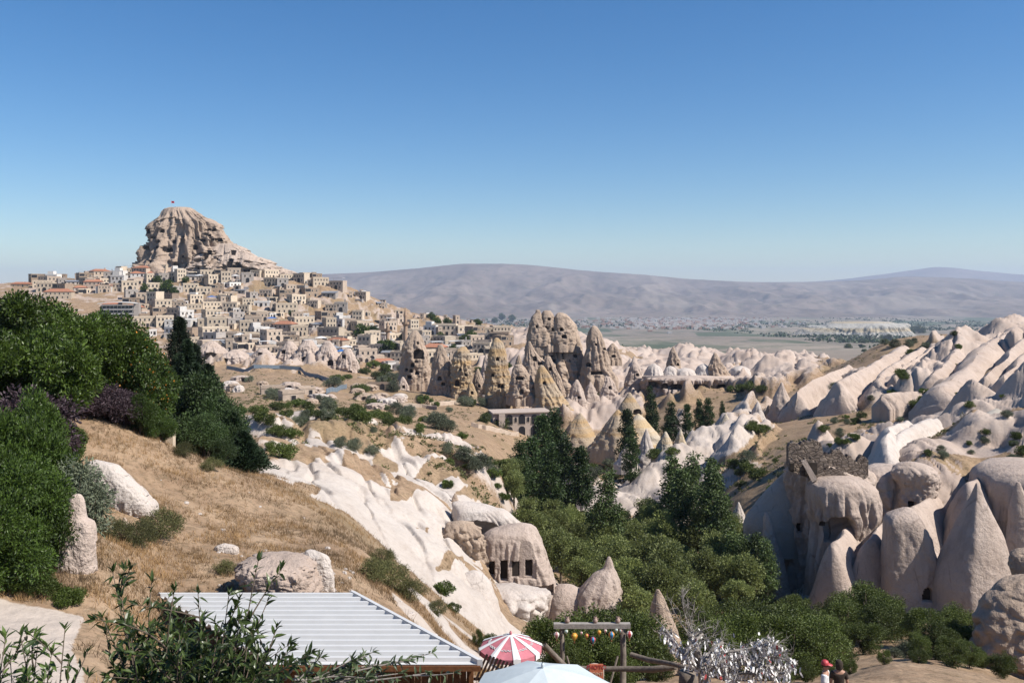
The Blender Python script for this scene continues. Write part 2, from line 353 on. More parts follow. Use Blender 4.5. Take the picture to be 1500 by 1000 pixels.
al = t.n.new('ShaderNodeAttribute'); al.attribute_name = 'mask'; tr_ = t.ramp(t.noise(p, .06, 6, .7), (.36, 0.), (.64, 1.)); tc = t.mix(al.outputs['Alpha'], t.mix(tr_, TUFF_A, TUFF_B), t.mix(tr_, (.60, .535, .475), (.51, .44, .38)))
tc = t.mix(t.math('MULTIPLY', t.ramp(st, (.52, 0.), (.72, 1.)), .55), tc, (.36, .29, .24)); tc = t.mix(t.math('MULTIPLY', t.ramp(n2, (.36, 1.), (.5, 0.)), .3), tc, (.34, .28, .23))
gc = t.mix(t.ramp(n1, (.35, 0.), (.65, 1.)), (.275, .18, .11), (.42, .295, .19)); gc = t.mix(t.ramp(n3, (.48, 0.), (.66, .5)), gc, (.22, .17, .085))
gc = t.mix(t.math('MULTIPLY', t.ramp(n2, (.38, 1.), (.52, 0.)), .6), gc, (.12, .09, .05)); gc = t.mix(t.math('MULTIPLY', t.ramp(t.noise(p, 9, 4, .7), (.58, 0.), (.7, 1.)), .5), gc, (.46, .38, .28))
f = t.ramp(t.math('ADD', ch[0], t.math('MULTIPLY', t.math('ADD', t.noise(p, 1.3, 8, .82), -.5), 1.25)), (.34, 0.), (.62, 1.)); cc = t.mix(f, gc, tc)
cc = t.mix(t.ramp(t.math('ADD', ch[1], t.math('MULTIPLY', t.math('ADD', n2, -.5), .6)), (.4, 0.), (.6, 1.)), cc, t.mix(n2, (.44, .37, .31), (.58, .50, .43)))
fl = t.vor(t.mp(p, (1, .5, 0)), .0022); fr = t.n.new('ShaderNodeSeparateColor'); t.l.new(fl, fr.inputs[0])
pc = t.mix(t.ramp(fr.outputs[0], (.5, 0.), (.6, 1.)), (.25, .205, .16), (.10, .118, .066)); pc = t.mix(t.ramp(t.noise(t.mp(p, (1, .25, 0)), .0013, 7, .65), (.47, 0.), (.58, .85)), pc, (.33, .275, .215))
pc = t.mix(t.ramp(t.noise(p, .006, 7, .8), (.50, 0.), (.60, .8)), pc, (.06, .085, .045))
cc = t.mix(ch[2], cc, pc); t.col(cc); t.bump(t.math('ADD', n1, t.math('MULTIPLY', n2, .5)), .5, .3)
gr = link('ground', npmesh('ground', np.stack([GX, GYY, GZ], -1).reshape(-1, 3), gridfaces(*GZ.shape), t.m, True, None, MASK.reshape(-1, 4))); tag(gr, kind='structure')
gr.data.transform(Matrix.Identity(4))

# ================================================================ FAR RANGES
def rangemesh(name, pts, y0, y1, base, m, px0=-400, px1=1900, seed=0, nx=700, ny=130, amp=1., y2=None):
    px = np.linspace(px0, px1, nx); v = np.linspace(0, 1.35, ny)[:, None]
    top = pchip([a for a, _ in pts], [b for _, b in pts], px); yr = y0+(y1-y0)*v; Y = np.repeat(yr, nx, 1)
    X = (px[None]-750)/F*Y; zt = -(top-HZ)/F*y1; zb = -(base-HZ)/F*y0
    u = np.clip(v, 0, 1); shp = np.where(v <= 1, u**1.7, 1-((v-1)/.35)*.8)
    rd = 1-np.abs(fbm(X/1500, Y/2600, o=6, s=seed)); rl = 1-np.abs(fbm(X/420, Y/1100, o=4, s=seed+9))
    Z = zb+(zt[None]-zb)*shp+amp*((rd-.75)*300+(rl-.75)*110)*np.clip(4*u*(1-u)+.04, 0, 1)*np.where(v <= 1, 1, .3)
    o = link(name, npmesh(name, np.stack([X, Y, Z], -1).reshape(-1, 3), gridfaces(ny, nx), m, True)); tag(o, kind='structure'); return o
t = NT('mountain_scrub'); p = t.pos()
a = t.noise(p, .0011, 8, .7); b = t.noise(p, .008, 6, .75)
cc = t.mix(t.ramp(a, (.4, 0.), (.6, 1.)), (.17, .13, .10), (.255, .20, .16)); cc = t.mix(t.ramp(b, (.5, 0.), (.62, .75)), cc, (.10, .095, .06))
cc = t.mix(t.ramp(t.noise(t.mp(p, (1, .4, 1)), .0007, 5, .6), (.55, 0.), (.63, .6)), cc, (.29, .245, .195))
t.col(cc); t.bump(b, .5, 20)
rangemesh('mountain_range', [(-400, 432), (300, 415), (420, 408), (470, 402), (510, 400), (560, 397), (620, 392), (690, 386), (720, 386), (760, 387), (810, 391), (860, 396), (930, 401), (1010, 408), (1060, 411), (1120, 413), (1180, 413), (1250, 411), (1330, 405), (1400, 407), (1500, 413), (1900, 420)], 9000, 15000, 467, t.m, seed=51)
rangemesh('distant_range', [(-400, 436), (1000, 424), (1150, 414), (1210, 411), (1290, 402), (1340, 395), (1375, 391), (1440, 397), (1500, 402), (1600, 405), (1900, 412)], 17500, 24000, 440, t.m, seed=71, amp=.5, nx=300, ny=70)
hz = MB(); hz.box((0, 14000, 45), (36000, 28400, 1230)); hzo = hz.obj('haze', []); tag(hzo, kind='stuff')
m = bpy.data.materials.new('haze_air'); m.use_nodes = True; n = m.node_tree.nodes; n.clear()
vo = n.new('ShaderNodeVolumePrincipled'); vo.inputs['Color'].default_value = (.64, .77, 1, 1); vo.inputs['Density'].default_value = 4.0e-5; vo.inputs['Anisotropy'].default_value = .1
out = n.new('ShaderNodeOutputMaterial'); m.node_tree.links.new(vo.outputs[0], out.inputs['Volume']); hzo.data.materials.append(m)

# ================================================================ ROCKS
M_PINK = tuff('tuff_pink', (.575, .47, .40), (.465, .365, .30), (.28, .22, .18), scale=.8)
M_PALE = tuff('tuff_pale', (.64, .575, .52), (.56, .48, .42), (.40, .34, .29), scale=1.2, pits=.35)
M_GREY = tuff('tuff_grey', (.46, .42, .37), (.40, .365, .315), (.33, .30, .26), scale=1, streak=.3, pits=.25)
M_OCHRE = tuff('tuff_ochre', (.49, .385, .265), (.42, .335, .255), (.31, .25, .19), scale=.5, bands=.35)
M_SAND = tuff('tuff_sand', (.60, .51, .38), (.53, .46, .37), (.42, .36, .28), scale=.7, bands=.5)
M_CHIM = tuff('tuff_chimney', (.50, .385, .295), (.40, .305, .23), (.24, .18, .14), scale=.5, pits=.8)
M_CAST = tuff('tuff_castle', (.50, .385, .30), (.36, .275, .21), (.18, .135, .105), scale=.22, pits=.9, streak=.7)
M_MESA = tuff('tuff_mesa', (.50, .48, .43), (.40, .375, .33), (.30, .28, .245), scale=.03, bands=.05)
M_OPENING_SHADE = plain('opening_shade', (.045, .034, .027), .95, .4, 1.5)  # near-black colour painted in for the shade inside openings
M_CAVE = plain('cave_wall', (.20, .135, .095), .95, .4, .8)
def rock(name, label, cat, Y, sil, mat=None, depth=.8, seed=1, rough=.12, flute=.0, nfl=7, ex=2.3, holes=(), group=None, res=(72, 48), lump=.0, ox=1., strata=0., crag=0., ph=0.):
    """a rock of real depth: sil = outline [(py, left px, right px)] from the top down at distance Y"""
    na, nh = res; sil = sorted(sil); py = np.array([s[0] for s in sil], float)
    q = np.linspace(0, 1, nh); q = q**.85; pyq = py[0]+(py[-1]-py[0])*q
    Lq = pchip(py, [s[1] for s in sil], pyq); Rq = pchip(py, [s[2] for s in sil], pyq)
    k = Y/F; cx = ((Lq+Rq)/2-750)*k; a = np.maximum((Rq-Lq)/2*k, .02); z = -(pyq-HZ)*k
    th = np.linspace(0, 2*math.pi, na, endpoint=False)+.01
    c, s_ = np.cos(th), np.sin(th); cr, sr = np.cos(th-ph), np.sin(th-ph); rr = (np.abs(cr)**ex+np.abs(sr)**ex)**(-1/ex); rr = rr/np.abs(rr*c).max()
    amax = a.max(); rs = seed*13.7
    X = cx[:, None]+a[:, None]*(rr*c)[None]; Yv = Y+a[:, None]*depth*(rr*s_)[None]; Z = np.repeat(z[:, None], na, 1)
    # erosion: broad lumps, vertical flutes, fine roughness, all pushing along the horizontal normal
    lam = max(amax*.55, .3)
    n = fbm(X/lam+rs, Yv/lam, Z/(lam*1.3), o=4, s=seed)*rough
    n = n+fbm(X/(lam*.22)+rs, Yv/(lam*.22), Z/(lam*.22), o=3, s=seed+5)*rough*.30
    if flute:
        wob = fbm(c[None]*1.7+0*Z, s_[None]*1.7+0*Z, Z/(amax*2)+rs, o=2, s=seed+3)
        fn = nfl*.32; g = np.abs(fbm(c[None]*fn+wob*.8, s_[None]*fn, Z/(amax*1.6)+rs, o=3, s=seed+4)); n = n-flute*1.6*(1-sm(g, 0, .32))*sm(q, .0, .3)[:, None]
    if lump: n = n+lump*np.abs(fbm(X/(lam*.6)-rs, Yv/(lam*.6), Z/(lam*.6), o=2, s=seed+7))
    if crag:
        wx = X+lam*.3*fbm(X/lam, Z/lam, o=2, s=seed+21); wz = Z+lam*.3*fbm(X/lam+9, Yv/lam, o=2, s=seed+22)
        for j, (fs, am) in enumerate(((.62, 1.), (.27, .55), (.12, .3))):
            q3 = [np.floor(v).astype(np.int64) for v in (wx/(lam*fs)+rs, Yv/(lam*fs)+.37, wz/(lam*fs*3.0))]; n = n+crag*am*_h(*q3, seed+30+j)
    if strata: n = n+strata*noise(Z/(amax*.09)+rs, 0*Z, s=seed+8)
    rad = np.maximum(a, amax*.05)[:, None]*n
    X = X+rad*c[None]; Yv = Yv+rad*s_[None]*min(1, depth+.2)*ox
    Z = Z+amax*.05*fbm(X/lam, Yv/lam, o=3, s=seed+2)*(q[:, None] > .02)
    PXv = 750+X/k; PYv = HZ-Z/k; front = s_[None] < .15
    panels = []
    for hdef in holes:
        hx, hy, hw, hh, dm = hdef[:5]; arch = hdef[5] if len(hdef) > 5 else 1
        if not np.interp(hy-hh*.5, pyq, Lq)+hw*.5 < hx < np.interp(hy-hh*.5, pyq, Rq)-hw*.5: continue
        u = np.abs(PXv-hx)/(hw/2); vtop = (PYv-(hy-hh/2))/hh
        lim = np.where(vtop < .45, np.sqrt(np.clip(1-((.45-vtop)/.45)**2, 0, 1)) if arch else 1., 1.)
        ins = (u < lim+.12) & (vtop > -.04) & (vtop < 1.02) & front
        kk = ((PXv-hx)**2+(PYv-hy)**2+np.where(front, 0, 1e9)); i = np.unravel_index(np.argmin(kk), kk.shape); y0 = Yv[i]
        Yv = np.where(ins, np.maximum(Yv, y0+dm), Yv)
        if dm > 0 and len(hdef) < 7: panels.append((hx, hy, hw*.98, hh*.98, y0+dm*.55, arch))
    base = np.stack([X[-1], Yv[-1], Z[-1]-max(2, amax*.5)], -1)
    V = np.concatenate([np.stack([X, Yv, Z], -1).reshape(-1, 3), base, [[X[0].mean(), Yv[0].mean(), Z[0].mean()+min(a[0]*.3, .25)]]])
    A = np.arange((nh+1)*na).reshape(nh+1, na); nx = np.roll(A, -1, 1)
    f4 = np.stack([A[1:], nx[1:], nx[:-1], A[:-1]], -1).reshape(-1, 4); top = len(V)-1
    f3 = np.stack([A[0], nx[0], np.full(na, top)], -1)
    o = link(name, npmesh(name, V, [f4, f3], mat or M_PINK, True)); tag(o, label, cat, group)
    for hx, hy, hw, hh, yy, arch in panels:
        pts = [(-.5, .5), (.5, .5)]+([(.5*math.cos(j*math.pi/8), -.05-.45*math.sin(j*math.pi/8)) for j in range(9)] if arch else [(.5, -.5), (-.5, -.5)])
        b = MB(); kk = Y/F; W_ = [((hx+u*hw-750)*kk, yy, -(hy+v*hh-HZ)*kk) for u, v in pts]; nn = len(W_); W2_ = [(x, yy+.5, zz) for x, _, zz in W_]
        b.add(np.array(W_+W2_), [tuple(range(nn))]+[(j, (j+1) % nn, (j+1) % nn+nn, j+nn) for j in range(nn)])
        b.obj('cave_shade_panel', M_OPENING_SHADE if hw*hh < 2500 else M_CAVE, o)  # dark panel stands in for the shade deep in the hole
    return o
def rnd_holes(n, x0, x1, y0, y1, s0, s1, d, seed):
    r = np.random.default_rng(seed); return [(r.uniform(x0, x1), r.uniform(y0, y1), (s := r.uniform(s0, s1)), s*r.uniform(.7, 1.3), d, int(r.random() < .6)) for _ in range(n)]

# ---- the rock citadel above the town
rock('castle_rock', 'huge weathered rock citadel pierced with caves, towering over the hillside town', 'rock citadel', 955,
     [(304, 247, 268), (307, 243, 284), (312, 239, 290), (318, 237, 298), (325, 228, 312), (332, 223, 324), (345, 219, 330), (355, 214, 337), (368, 207, 347), (380, 203, 356), (390, 199, 362), (402, 197, 372)],
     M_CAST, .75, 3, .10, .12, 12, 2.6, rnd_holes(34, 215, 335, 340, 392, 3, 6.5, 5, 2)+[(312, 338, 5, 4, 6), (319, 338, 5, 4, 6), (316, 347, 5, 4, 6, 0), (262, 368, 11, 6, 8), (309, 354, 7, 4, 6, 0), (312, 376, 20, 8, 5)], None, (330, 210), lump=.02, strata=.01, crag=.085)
rock('castle_shoulder', 'pale crumbling rock shoulder with dark caves right of the citadel', 'rock', 935,
     [(357, 322, 340), (363, 312, 352), (372, 300, 366), (382, 285, 380), (392, 270, 398), (402, 255, 415), (412, 250, 425)],
     tuff('tuff_shoulder', (.58, .47, .39), (.47, .37, .30), (.26, .20, .16), scale=.25, pits=.9), .5, 9, .22, .02, 13, 2.2,
     rnd_holes(26, 290, 400, 368, 406, 3.5, 8, 5, 4)+[(335, 393, 15, 9, 6), (352, 394, 14, 10, 6), (375, 397, 12, 6, 5)], None, (280, 120), lump=.06, crag=.2)
fl = empty('flag', P(251, 305, 955)); tag(fl, 'small red flag flying on the citadel summit', 'flag')
MB().tube([(0, 0, -3), (0, 0, 8)], [.14, .09], 6).obj('pole', plain('galvanised_metal', (.5, .5, .5), .4, .1), fl)
b = MB(); n = 8; b.add([(i*.45, .25*math.sin(i*.9), 7.8-.05*i-j*2.2) for j in (0, 1) for i in range(n)], [(i, i+1, n+i+1, n+i) for i in range(n-1)]); b.obj('cloth', plain('red_cloth', (.55, .015, .02), .8, .1), fl)

# ---- fairy chimneys below the town
CH = 'fairy chimneys standing below the town'
def chim(lbl, Y, sil, mat=M_CHIM, holes=(), seed=1, **k): k.setdefault('res', (110, 90)); k.setdefault('rough', .2); k.setdefault('lump', .06); k.setdefault('flute', .09); k.setdefault('crag', .05); return rock('fairy_chimney', lbl, 'fairy chimney', Y, sil, mat, seed=seed, holes=holes, group=CH, **k)
chim('broad grey fairy chimney with a dark triangular cave, leftmost of the chimneys', 440, [(484, 604, 611), (492, 598, 617), (505, 592, 622), (520, 588, 627), (535, 586, 628), (552, 584, 630), (562, 584, 632)], M_CHIM,
     [(614, 518, 13, 14, 2.5), (606, 533, 5, 6, 2), (611, 528, 5, 5, 2), (604, 542, 4, 5, 2, 0), (612, 545, 5, 5, 2), (601, 551, 6, 5, 2, 0), (613, 502, 3, 3, 1.5, 0), (597, 540, 4, 4, 2)], 4)
chim('slim pointed grey fairy chimney right of the broad one', 415, [(505, 642, 648), (515, 638, 653), (530, 634, 659), (545, 632, 663), (560, 630, 664), (572, 629, 666)], M_CHIM, [(645, 553, 5, 6, 2), (650, 561, 5, 5, 2)], 5)
chim('ochre fairy chimney with a knobbly twin peak between slim grey ones', 410, [(508, 676, 682), (514, 668, 686), (524, 663, 688), (540, 661, 690), (555, 662, 688), (570, 662, 690), (578, 661, 691)], M_OCHRE, [(670, 560, 6, 9, 2), (683, 548, 3, 4, 1.5), (675, 540, 3, 4, 1.5)], 6, lump=.3)
chim('tall blunt ochre fairy chimney standing alone beside the dark hollow', 385, [(495, 725, 730), (502, 720, 736), (520, 715, 742), (540, 712, 745), (560, 710, 748), (580, 709, 750), (590, 708, 752)], M_OCHRE, [(729, 525, 4, 5, 1.5), (731, 564, 4, 6, 1.5, 0), (736, 564, 4, 6, 1.5), (722, 548, 4, 5, 1.5)], 7, res=(120, 110))
chim('massive castle-like fairy chimney with broken towers and many windows', 425, [(486, 790, 812), (491, 783, 822), (499, 777, 836), (510, 774, 844), (525, 769, 852), (545, 765, 858), (565, 762, 864)], M_CHIM,
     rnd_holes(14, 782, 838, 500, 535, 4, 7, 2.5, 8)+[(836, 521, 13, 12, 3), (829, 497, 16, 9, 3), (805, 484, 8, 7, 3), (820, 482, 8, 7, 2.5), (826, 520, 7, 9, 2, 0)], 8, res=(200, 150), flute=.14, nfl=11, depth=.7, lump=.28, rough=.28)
rock('rock_tower', 'chimney-shaped stub tower crowning the castle-like fairy chimney', 'rock', 420, [(454, 785, 791), (457, 784.5, 792), (463, 779, 794), (473, 776, 799), (485, 774, 804), (510, 770, 810)], M_CHIM, seed=2, rough=.16, crag=.07, holes=[(786, 478, 3, 4, 2)], res=(70, 60))
rock('rock_tower', 'twin-topped middle tower of the castle-like chimney with window holes', 'rock', 421, [(455, 796, 806), (459, 794, 810), (468, 791, 815), (480, 788, 820), (505, 785, 824)], M_CHIM, seed=12, rough=.2, crag=.09, holes=[(804, 467, 3.5, 4, 2), (800, 480, 4, 5, 2), (809, 482, 4, 5, 2)], res=(70, 60))
rock('rock_tower', 'sloping rock shoulder down the right side of the castle-like chimney', 'rock', 423, [(464, 829, 834), (474, 824, 842), (490, 820, 848), (510, 818, 854), (535, 816, 860)], M_CHIM, seed=15, rough=.18, crag=.07, holes=[(838, 500, 4, 5, 2), (842, 520, 5, 5, 2)], res=(70, 60))
rock('rock_tower', 'pointed broken tower at the right top of the castle-like chimney', 'rock', 420, [(458, 817, 824), (462, 814, 832), (472, 811, 837), (486, 808, 842), (505, 806, 846)], M_CHIM, seed=3, rough=.2, crag=.08, holes=[(822, 482, 4, 5, 2), (826, 492, 6, 5, 2)], res=(70, 60))
chim('wide pointed grey fairy chimney with a small cap, right of the castle-like one', 415, [(477, 868, 872), (483, 864, 878), (495, 859, 884), (515, 855, 890), (535, 853, 894), (548, 851, 900), (556, 848, 905)], M_CHIM, [(861, 533, 6, 6, 2), (872, 504, 3, 3, 1.5), (885, 511, 4, 3, 1.5, 0), (873, 545, 15, 4, 2, 0)], 10)
chim('grey tapering fairy chimney with two square windows below the castle-like one', 395, [(500, 774, 777), (515, 771, 785), (530, 767, 798), (550, 762, 808), (575, 758, 815)], M_CHIM, [(792, 514, 5, 6, 1.5), (783, 525, 5, 6, 1.5, 0), (791, 532, 6, 5, 1.5)], 11)
chim('leaning grey fairy chimney beside the ochre cone, with a flared foot', 392, [(522, 800, 806), (535, 798, 812), (550, 803, 820), (565, 806, 825), (580, 806, 830)], M_CHIM, [(808, 530, 5, 6, 1.5), (806, 540, 4, 5, 1.5)], 12)
chim('squat weathered grey chimney with a ledge, left of the ochre cone', 375, [(534, 756, 765), (542, 751, 771), (555, 748, 779), (570, 746, 784), (582, 744, 788)], M_CHIM, [(764, 571, 4, 6, 1.5), (761, 553, 10, 5, 1.5)], 13, lump=.3)
chim('smooth ochre cone chimney with a cave at its foot', 372, [(535, 790, 796), (545, 786, 803), (560, 783, 812), (575, 784, 822), (590, 782, 832), (602, 776, 842)], M_OCHRE, [(817, 577, 9, 6, 2), (797, 560, 4, 4, 1.5)], 14)
chim('small grey cone chimney between the wide one and the pale badlands', 430, [(503, 896, 900), (510, 890, 905), (520, 886, 908), (528, 884, 912)], M_CHIM, [(898, 521, 5, 4, 2)], 15)
chim('lone dark witch-hat chimney on the pale plateau', 470, [(508, 985, 987), (516, 981, 991), (526, 978, 995), (537, 976, 997), (544, 974, 999)], M_CHIM, [(992, 533, 3, 4, 2), (982, 535, 2, 3, 2)], 16, lump=.05)
chim('jagged dark twin chimney with windows at the cliff edge', 430, [(517, 1046, 1049), (525, 1042, 1054), (537, 1038, 1060), (550, 1036, 1068), (562, 1034, 1074)], M_CHIM, [(1060, 552, 7, 4, 2, 0), (1053, 553, 5, 4, 2, 0), (1064, 557, 9, 3, 2, 0)], 17, lump=.3)
for i, (x, y, wd, h, Y, m_) in enumerate([(922, 575, 20, 22, 300, M_OCHRE), (985, 558, 16, 10, 460, M_PALE), (1010, 548, 18, 14, 470, M_PALE), (960, 548, 22, 16, 470, M_PALE), (1030, 556, 20, 12, 450, M_PALE)]):
    rock('rock_cone', ['ochre pyramid of rock with a cave mouth above the poplars', 'low pale rock dome on the ledge of the plateau', 'pale hump of rock right of the witch-hat chimney', 'pale ribbed hump left of the witch-hat chimney', 'pale hump beside the jagged twin chimney'][i], 'rock cone', Y,
         [(y, x-2, x+2), (y+h*.3, x-wd*.3, x+wd*.32), (y+h*.7, x-wd*.6, x+wd*.6), (y+h*1.5, x-wd*.95, x+wd*1.05)], m_, seed=30+i, holes=[(x+10, y+27, 11, 8, 2)] if i == 0 else (), res=(80, 60), rough=.1, group='pale rock cones in the valley')
rock('cliff_band', 'low pinkish cliff with a dark undercut along the plateau edge', 'cliff', 425, [(551, 950, 1074), (553, 945, 1080), (557, 943, 1082), (561, 944, 1080), (566, 945, 1080), (569, 945, 1080), (580, 942, 1084)], M_PINK, .45, 21, .16, .12, 40, 3, [(955, 561, 14, 9, 4), (969, 562, 9, 8, 3), (986, 563, 17, 8, 4), (1003, 564, 10, 6, 3), (1019, 563, 20, 8, 4), (1038, 564, 9, 7, 3), (1052, 564, 14, 8, 4), (1068, 565, 10, 6, 3)], None, (400, 70), lump=.16, crag=.06)

for i, (x, wd, lb) in enumerate([(958, 22, 'pale dome at the left end above the cliff band'), (982, 18, 'small pale dome above the cliff band, left of its middle'), (1003, 26, 'striped pale dome in the middle above the cliff band'), (1030, 20, 'pale dome above the cliff band, below the jagged chimney'), (1085, 30, 'broad pale dome at the right end above the cliff band')]):
    rock('rock_dome', lb, 'rock dome', 432, [(533+i % 3*3, x-wd*.1, x+wd*.1), (537+i % 3*2, x-wd*.4, x+wd*.38), (545, x-wd*.6, x+wd*.6), (556, x-wd*.8, x+wd*.8)], M_PALE, 1., 170+i, .15, .06, 7, 2., (), 'pale domes above the cliff band', (80, 50))
for i, (x, t_, b_, wd, Y, m_, lb) in enumerate([(700, 540, 575, 20, 420, M_CHIM, 'stubby grey chimney in the dark hollow left of the tall ochre one'), (752, 548, 588, 22, 388, M_CHIM, 'small grey chimney squeezed between the tall ochre one and the squat one'), (690, 558, 582, 16, 405, M_OCHRE, 'little ochre stump at the foot of the twin-peaked chimney'), (635, 548, 572, 18, 425, M_PINK, 'low pale cone between the two left chimneys'), (590, 552, 572, 18, 432, M_PINK, 'low pale cone at the left foot of the broad chimney'), (712, 520, 545, 14, 450, M_PINK, 'pale cone behind the tall blunt ochre chimney'), (845, 556, 592, 26, 385, M_PINK, 'pale fluted cone under the castle-like chimney'), (865, 560, 588, 24, 392, M_PINK, 'pale cone below the wide pointed chimney'), (890, 548, 575, 26, 410, M_PINK, 'pale cone right of the foot of the wide pointed chimney'), (760, 520, 550, 16, 440, M_CHIM, 'grey spur at the left shoulder of the castle-like chimney'), (930, 530, 556, 24, 440, M_PINK, 'pale humped cone at the left end of the cliff band'), (668, 528, 560, 14, 425, M_CHIM, 'thin grey spike behind the ochre twin chimney')]):
    h = b_-t_; chim(lb, Y, [(t_, x-wd*.06, x+wd*.06), (t_+h*.3, x-wd*.3, x+wd*.28), (t_+h*.7, x-wd*.45, x+wd*.48), (b_, x-wd*.55, x+wd*.58), (b_+h*.4, x-wd*.7, x+wd*.7)], m_, [(x+wd*.1, t_+h*.7, 3.5, 4.5, 1.5)] if i % 2 == 0 else (), 180+i, res=(70, 56))
# ---- pale folds and knobs in the mid valley
FG = 'pale tuff knobs in the valley'
def knob(x, top, bot, wd, Y, lbl, m_, sd, **k):
    h = bot-top; k.setdefault('res', (64, 44)); k.setdefault('rough', .22); k.setdefault('flute', .07); k.setdefault('ex', 1.8); k.setdefault('nfl', 4)
    return rock('rock_pinnacle', lbl, 'rock', Y, [(top, x-wd*.03, x+wd*.03), (top+h*.15, x-wd*.13, x+wd*.12), (top+h*.45, x-wd*.3, x+wd*.27), (top+h*.8, x-wd*.46, x+wd*.44), (bot+h*.4, x-wd*.75, x+wd*.72)], m_, seed=sd, group=FG, **k)
for i, a in enumerate([
 (1093, 612, 640, 20, 250, 'thin white spike of rock right of the poplar pair', M_PALE), (1063, 606, 650, 44, 240, 'tall sandy knob with a nipple top beside the poplar trio', M_SAND), (1082, 615, 655, 36, 232, 'rounded ochre knob at the foot of the right slope', M_SAND),
 (975, 632, 668, 34, 225, 'rounded white knob left of the sandy pair', M_SAND), (997, 628, 660, 24, 228, 'pointed pale knob among the white folds', M_SAND), (918, 650, 672, 26, 222, 'small white tooth of rock by the dark bushes', M_PALE), (947, 628, 668, 26, 235, 'slim pale fold behind the white tooth', M_PALE),
 (905, 600, 640, 60, 270, 'broad ochre dome with a cave below the pyramid', M_OCHRE), (935, 606, 640, 60, 275, 'blocky sandy rock right of the ochre dome', M_SAND), (850, 605, 640, 50, 290, 'slanting ochre slab left of the pyramid', M_OCHRE),
 (560, 648, 662, 20, 168, 'little ochre-capped cone on the white ridge', M_OCHRE), (1082, 735, 760, 22, 150, 'small white cone at the edge of the grove', M_PALE), (1002, 748, 768, 40, 150, 'sandy boulder showing between the grove trees', M_SAND),
 (1110, 588, 614, 24, 255, 'pale pointed knob at the left end of the right ridge', M_PALE), (1145, 560, 600, 34, 262, 'grey pointed knob against the right ridge', M_PINK)]):
    knob(*a[:6], a[6], 60+i)
rock('mesa', 'distant white flat-topped mesa with gullied flanks on the plain', 'mesa', 4000, [(471, 1222, 1300), (473, 1206, 1326), (475, 1190, 1330), (480, 1180, 1336), (487, 1168, 1343), (495, 1150, 1354), (505, 1126, 1372)], M_MESA, .35, 23, .22, .055, 34, 2.6, (), None, (420, 90), lump=.05, crag=.035)

# ---- fluted fins of the right-hand ridge: each a crest running down to a steep nose
def fin_rock(name, lbl, cat, crest, w0, w1, d0, d1, mat, group, p=1.5, seed=1, rough=.1, res=(70, 60), nose=.8, groove=.12):
    W_ = np.array([tuple(P(*c)) for c in crest]); L = np.concatenate([[0], np.cumsum(np.linalg.norm(np.diff(W_[:, :2], axis=0), axis=1))]); ns, nt = res
    s_ = np.linspace(0, L[-1], ns); C = np.stack([pchip(L, W_[:, i], s_) for i in range(3)], 1); u = s_/L[-1]; wd = w0+(w1-w0)*u; dp = d0+(d1-d0)*u
    dr = C[-1, :2]-C[-4, :2]; dr /= np.linalg.norm(dr); k = np.linspace(0, 1, 26)[1:]
    NX = np.stack([C[-1, 0]+dr[0]*w1*nose*np.sin(k*1.5708), C[-1, 1]+dr[1]*w1*nose*np.sin(k*1.5708), C[-1, 2]-d1*(1-np.cos(k*1.5708))], 1)
    C = np.concatenate([C, NX]); k = np.append(k, 1.); NX = np.concatenate([NX, NX[-1:]+[0, 0, -6]]); C = np.concatenate([C, NX[-1:]]); wd = np.concatenate([wd, w1*(1-.35*k**2)]); dp = np.concatenate([dp, d1*np.cos(k*1.5708)+.01]); ns = len(C)
    tg = np.gradient(C[:, :2], axis=0); tg /= np.linalg.norm(tg, axis=1)[:, None]+1e-9; tg[-26:] = dr; nn = np.stack([tg[:, 1], -tg[:, 0]], 1)
    t_ = np.linspace(-1, 1, nt); t_ = np.sign(t_)*np.abs(t_)**1.15
    ax = fbm(np.linspace(0, 4, ns)+seed*3.3, 0*np.arange(ns)+seed, o=3, s=seed)*w1*.35
    X = C[:, 0:1]+nn[:, 0:1]*(wd[:, None]*t_[None]+ax[:, None]); Y = C[:, 1:2]+nn[:, 1:2]*(wd[:, None]*t_[None]+ax[:, None]); Z = C[:, 2:3]-dp[:, None]*np.abs(t_[None])**p
    lam = w1*.8; n = fbm(X/lam+seed, Y/lam, Z/lam, o=5, s=seed)*rough*w1; g = np.abs(fbm(np.arange(ns)[:, None]/9.+0*X+seed*7, t_[None]*1.1+0*X, o=2, s=seed+3)); n = n-groove*w1*(1-sm(g, 0, .3))*np.abs(t_[None])**.7
    X = X+nn[:, 0:1]*np.sign(t_[None])*n*.8; Y = Y+nn[:, 1:2]*np.sign(t_[None])*n*.8; Z = Z+n*.5
    V = np.stack([X, Y, Z], -1); sk = V[:, [0, -1]].copy(); sk[..., 2] -= 6; V = np.concatenate([sk[:, :1], V, sk[:, 1:]], 1)
    f = gridfaces(ns, nt+2)
    return tag(link(name, npmesh(name, V.reshape(-1, 3), f[:, ::-1], mat, True), None), lbl, cat, group)
RG = 'fluted fins of the right ridge'
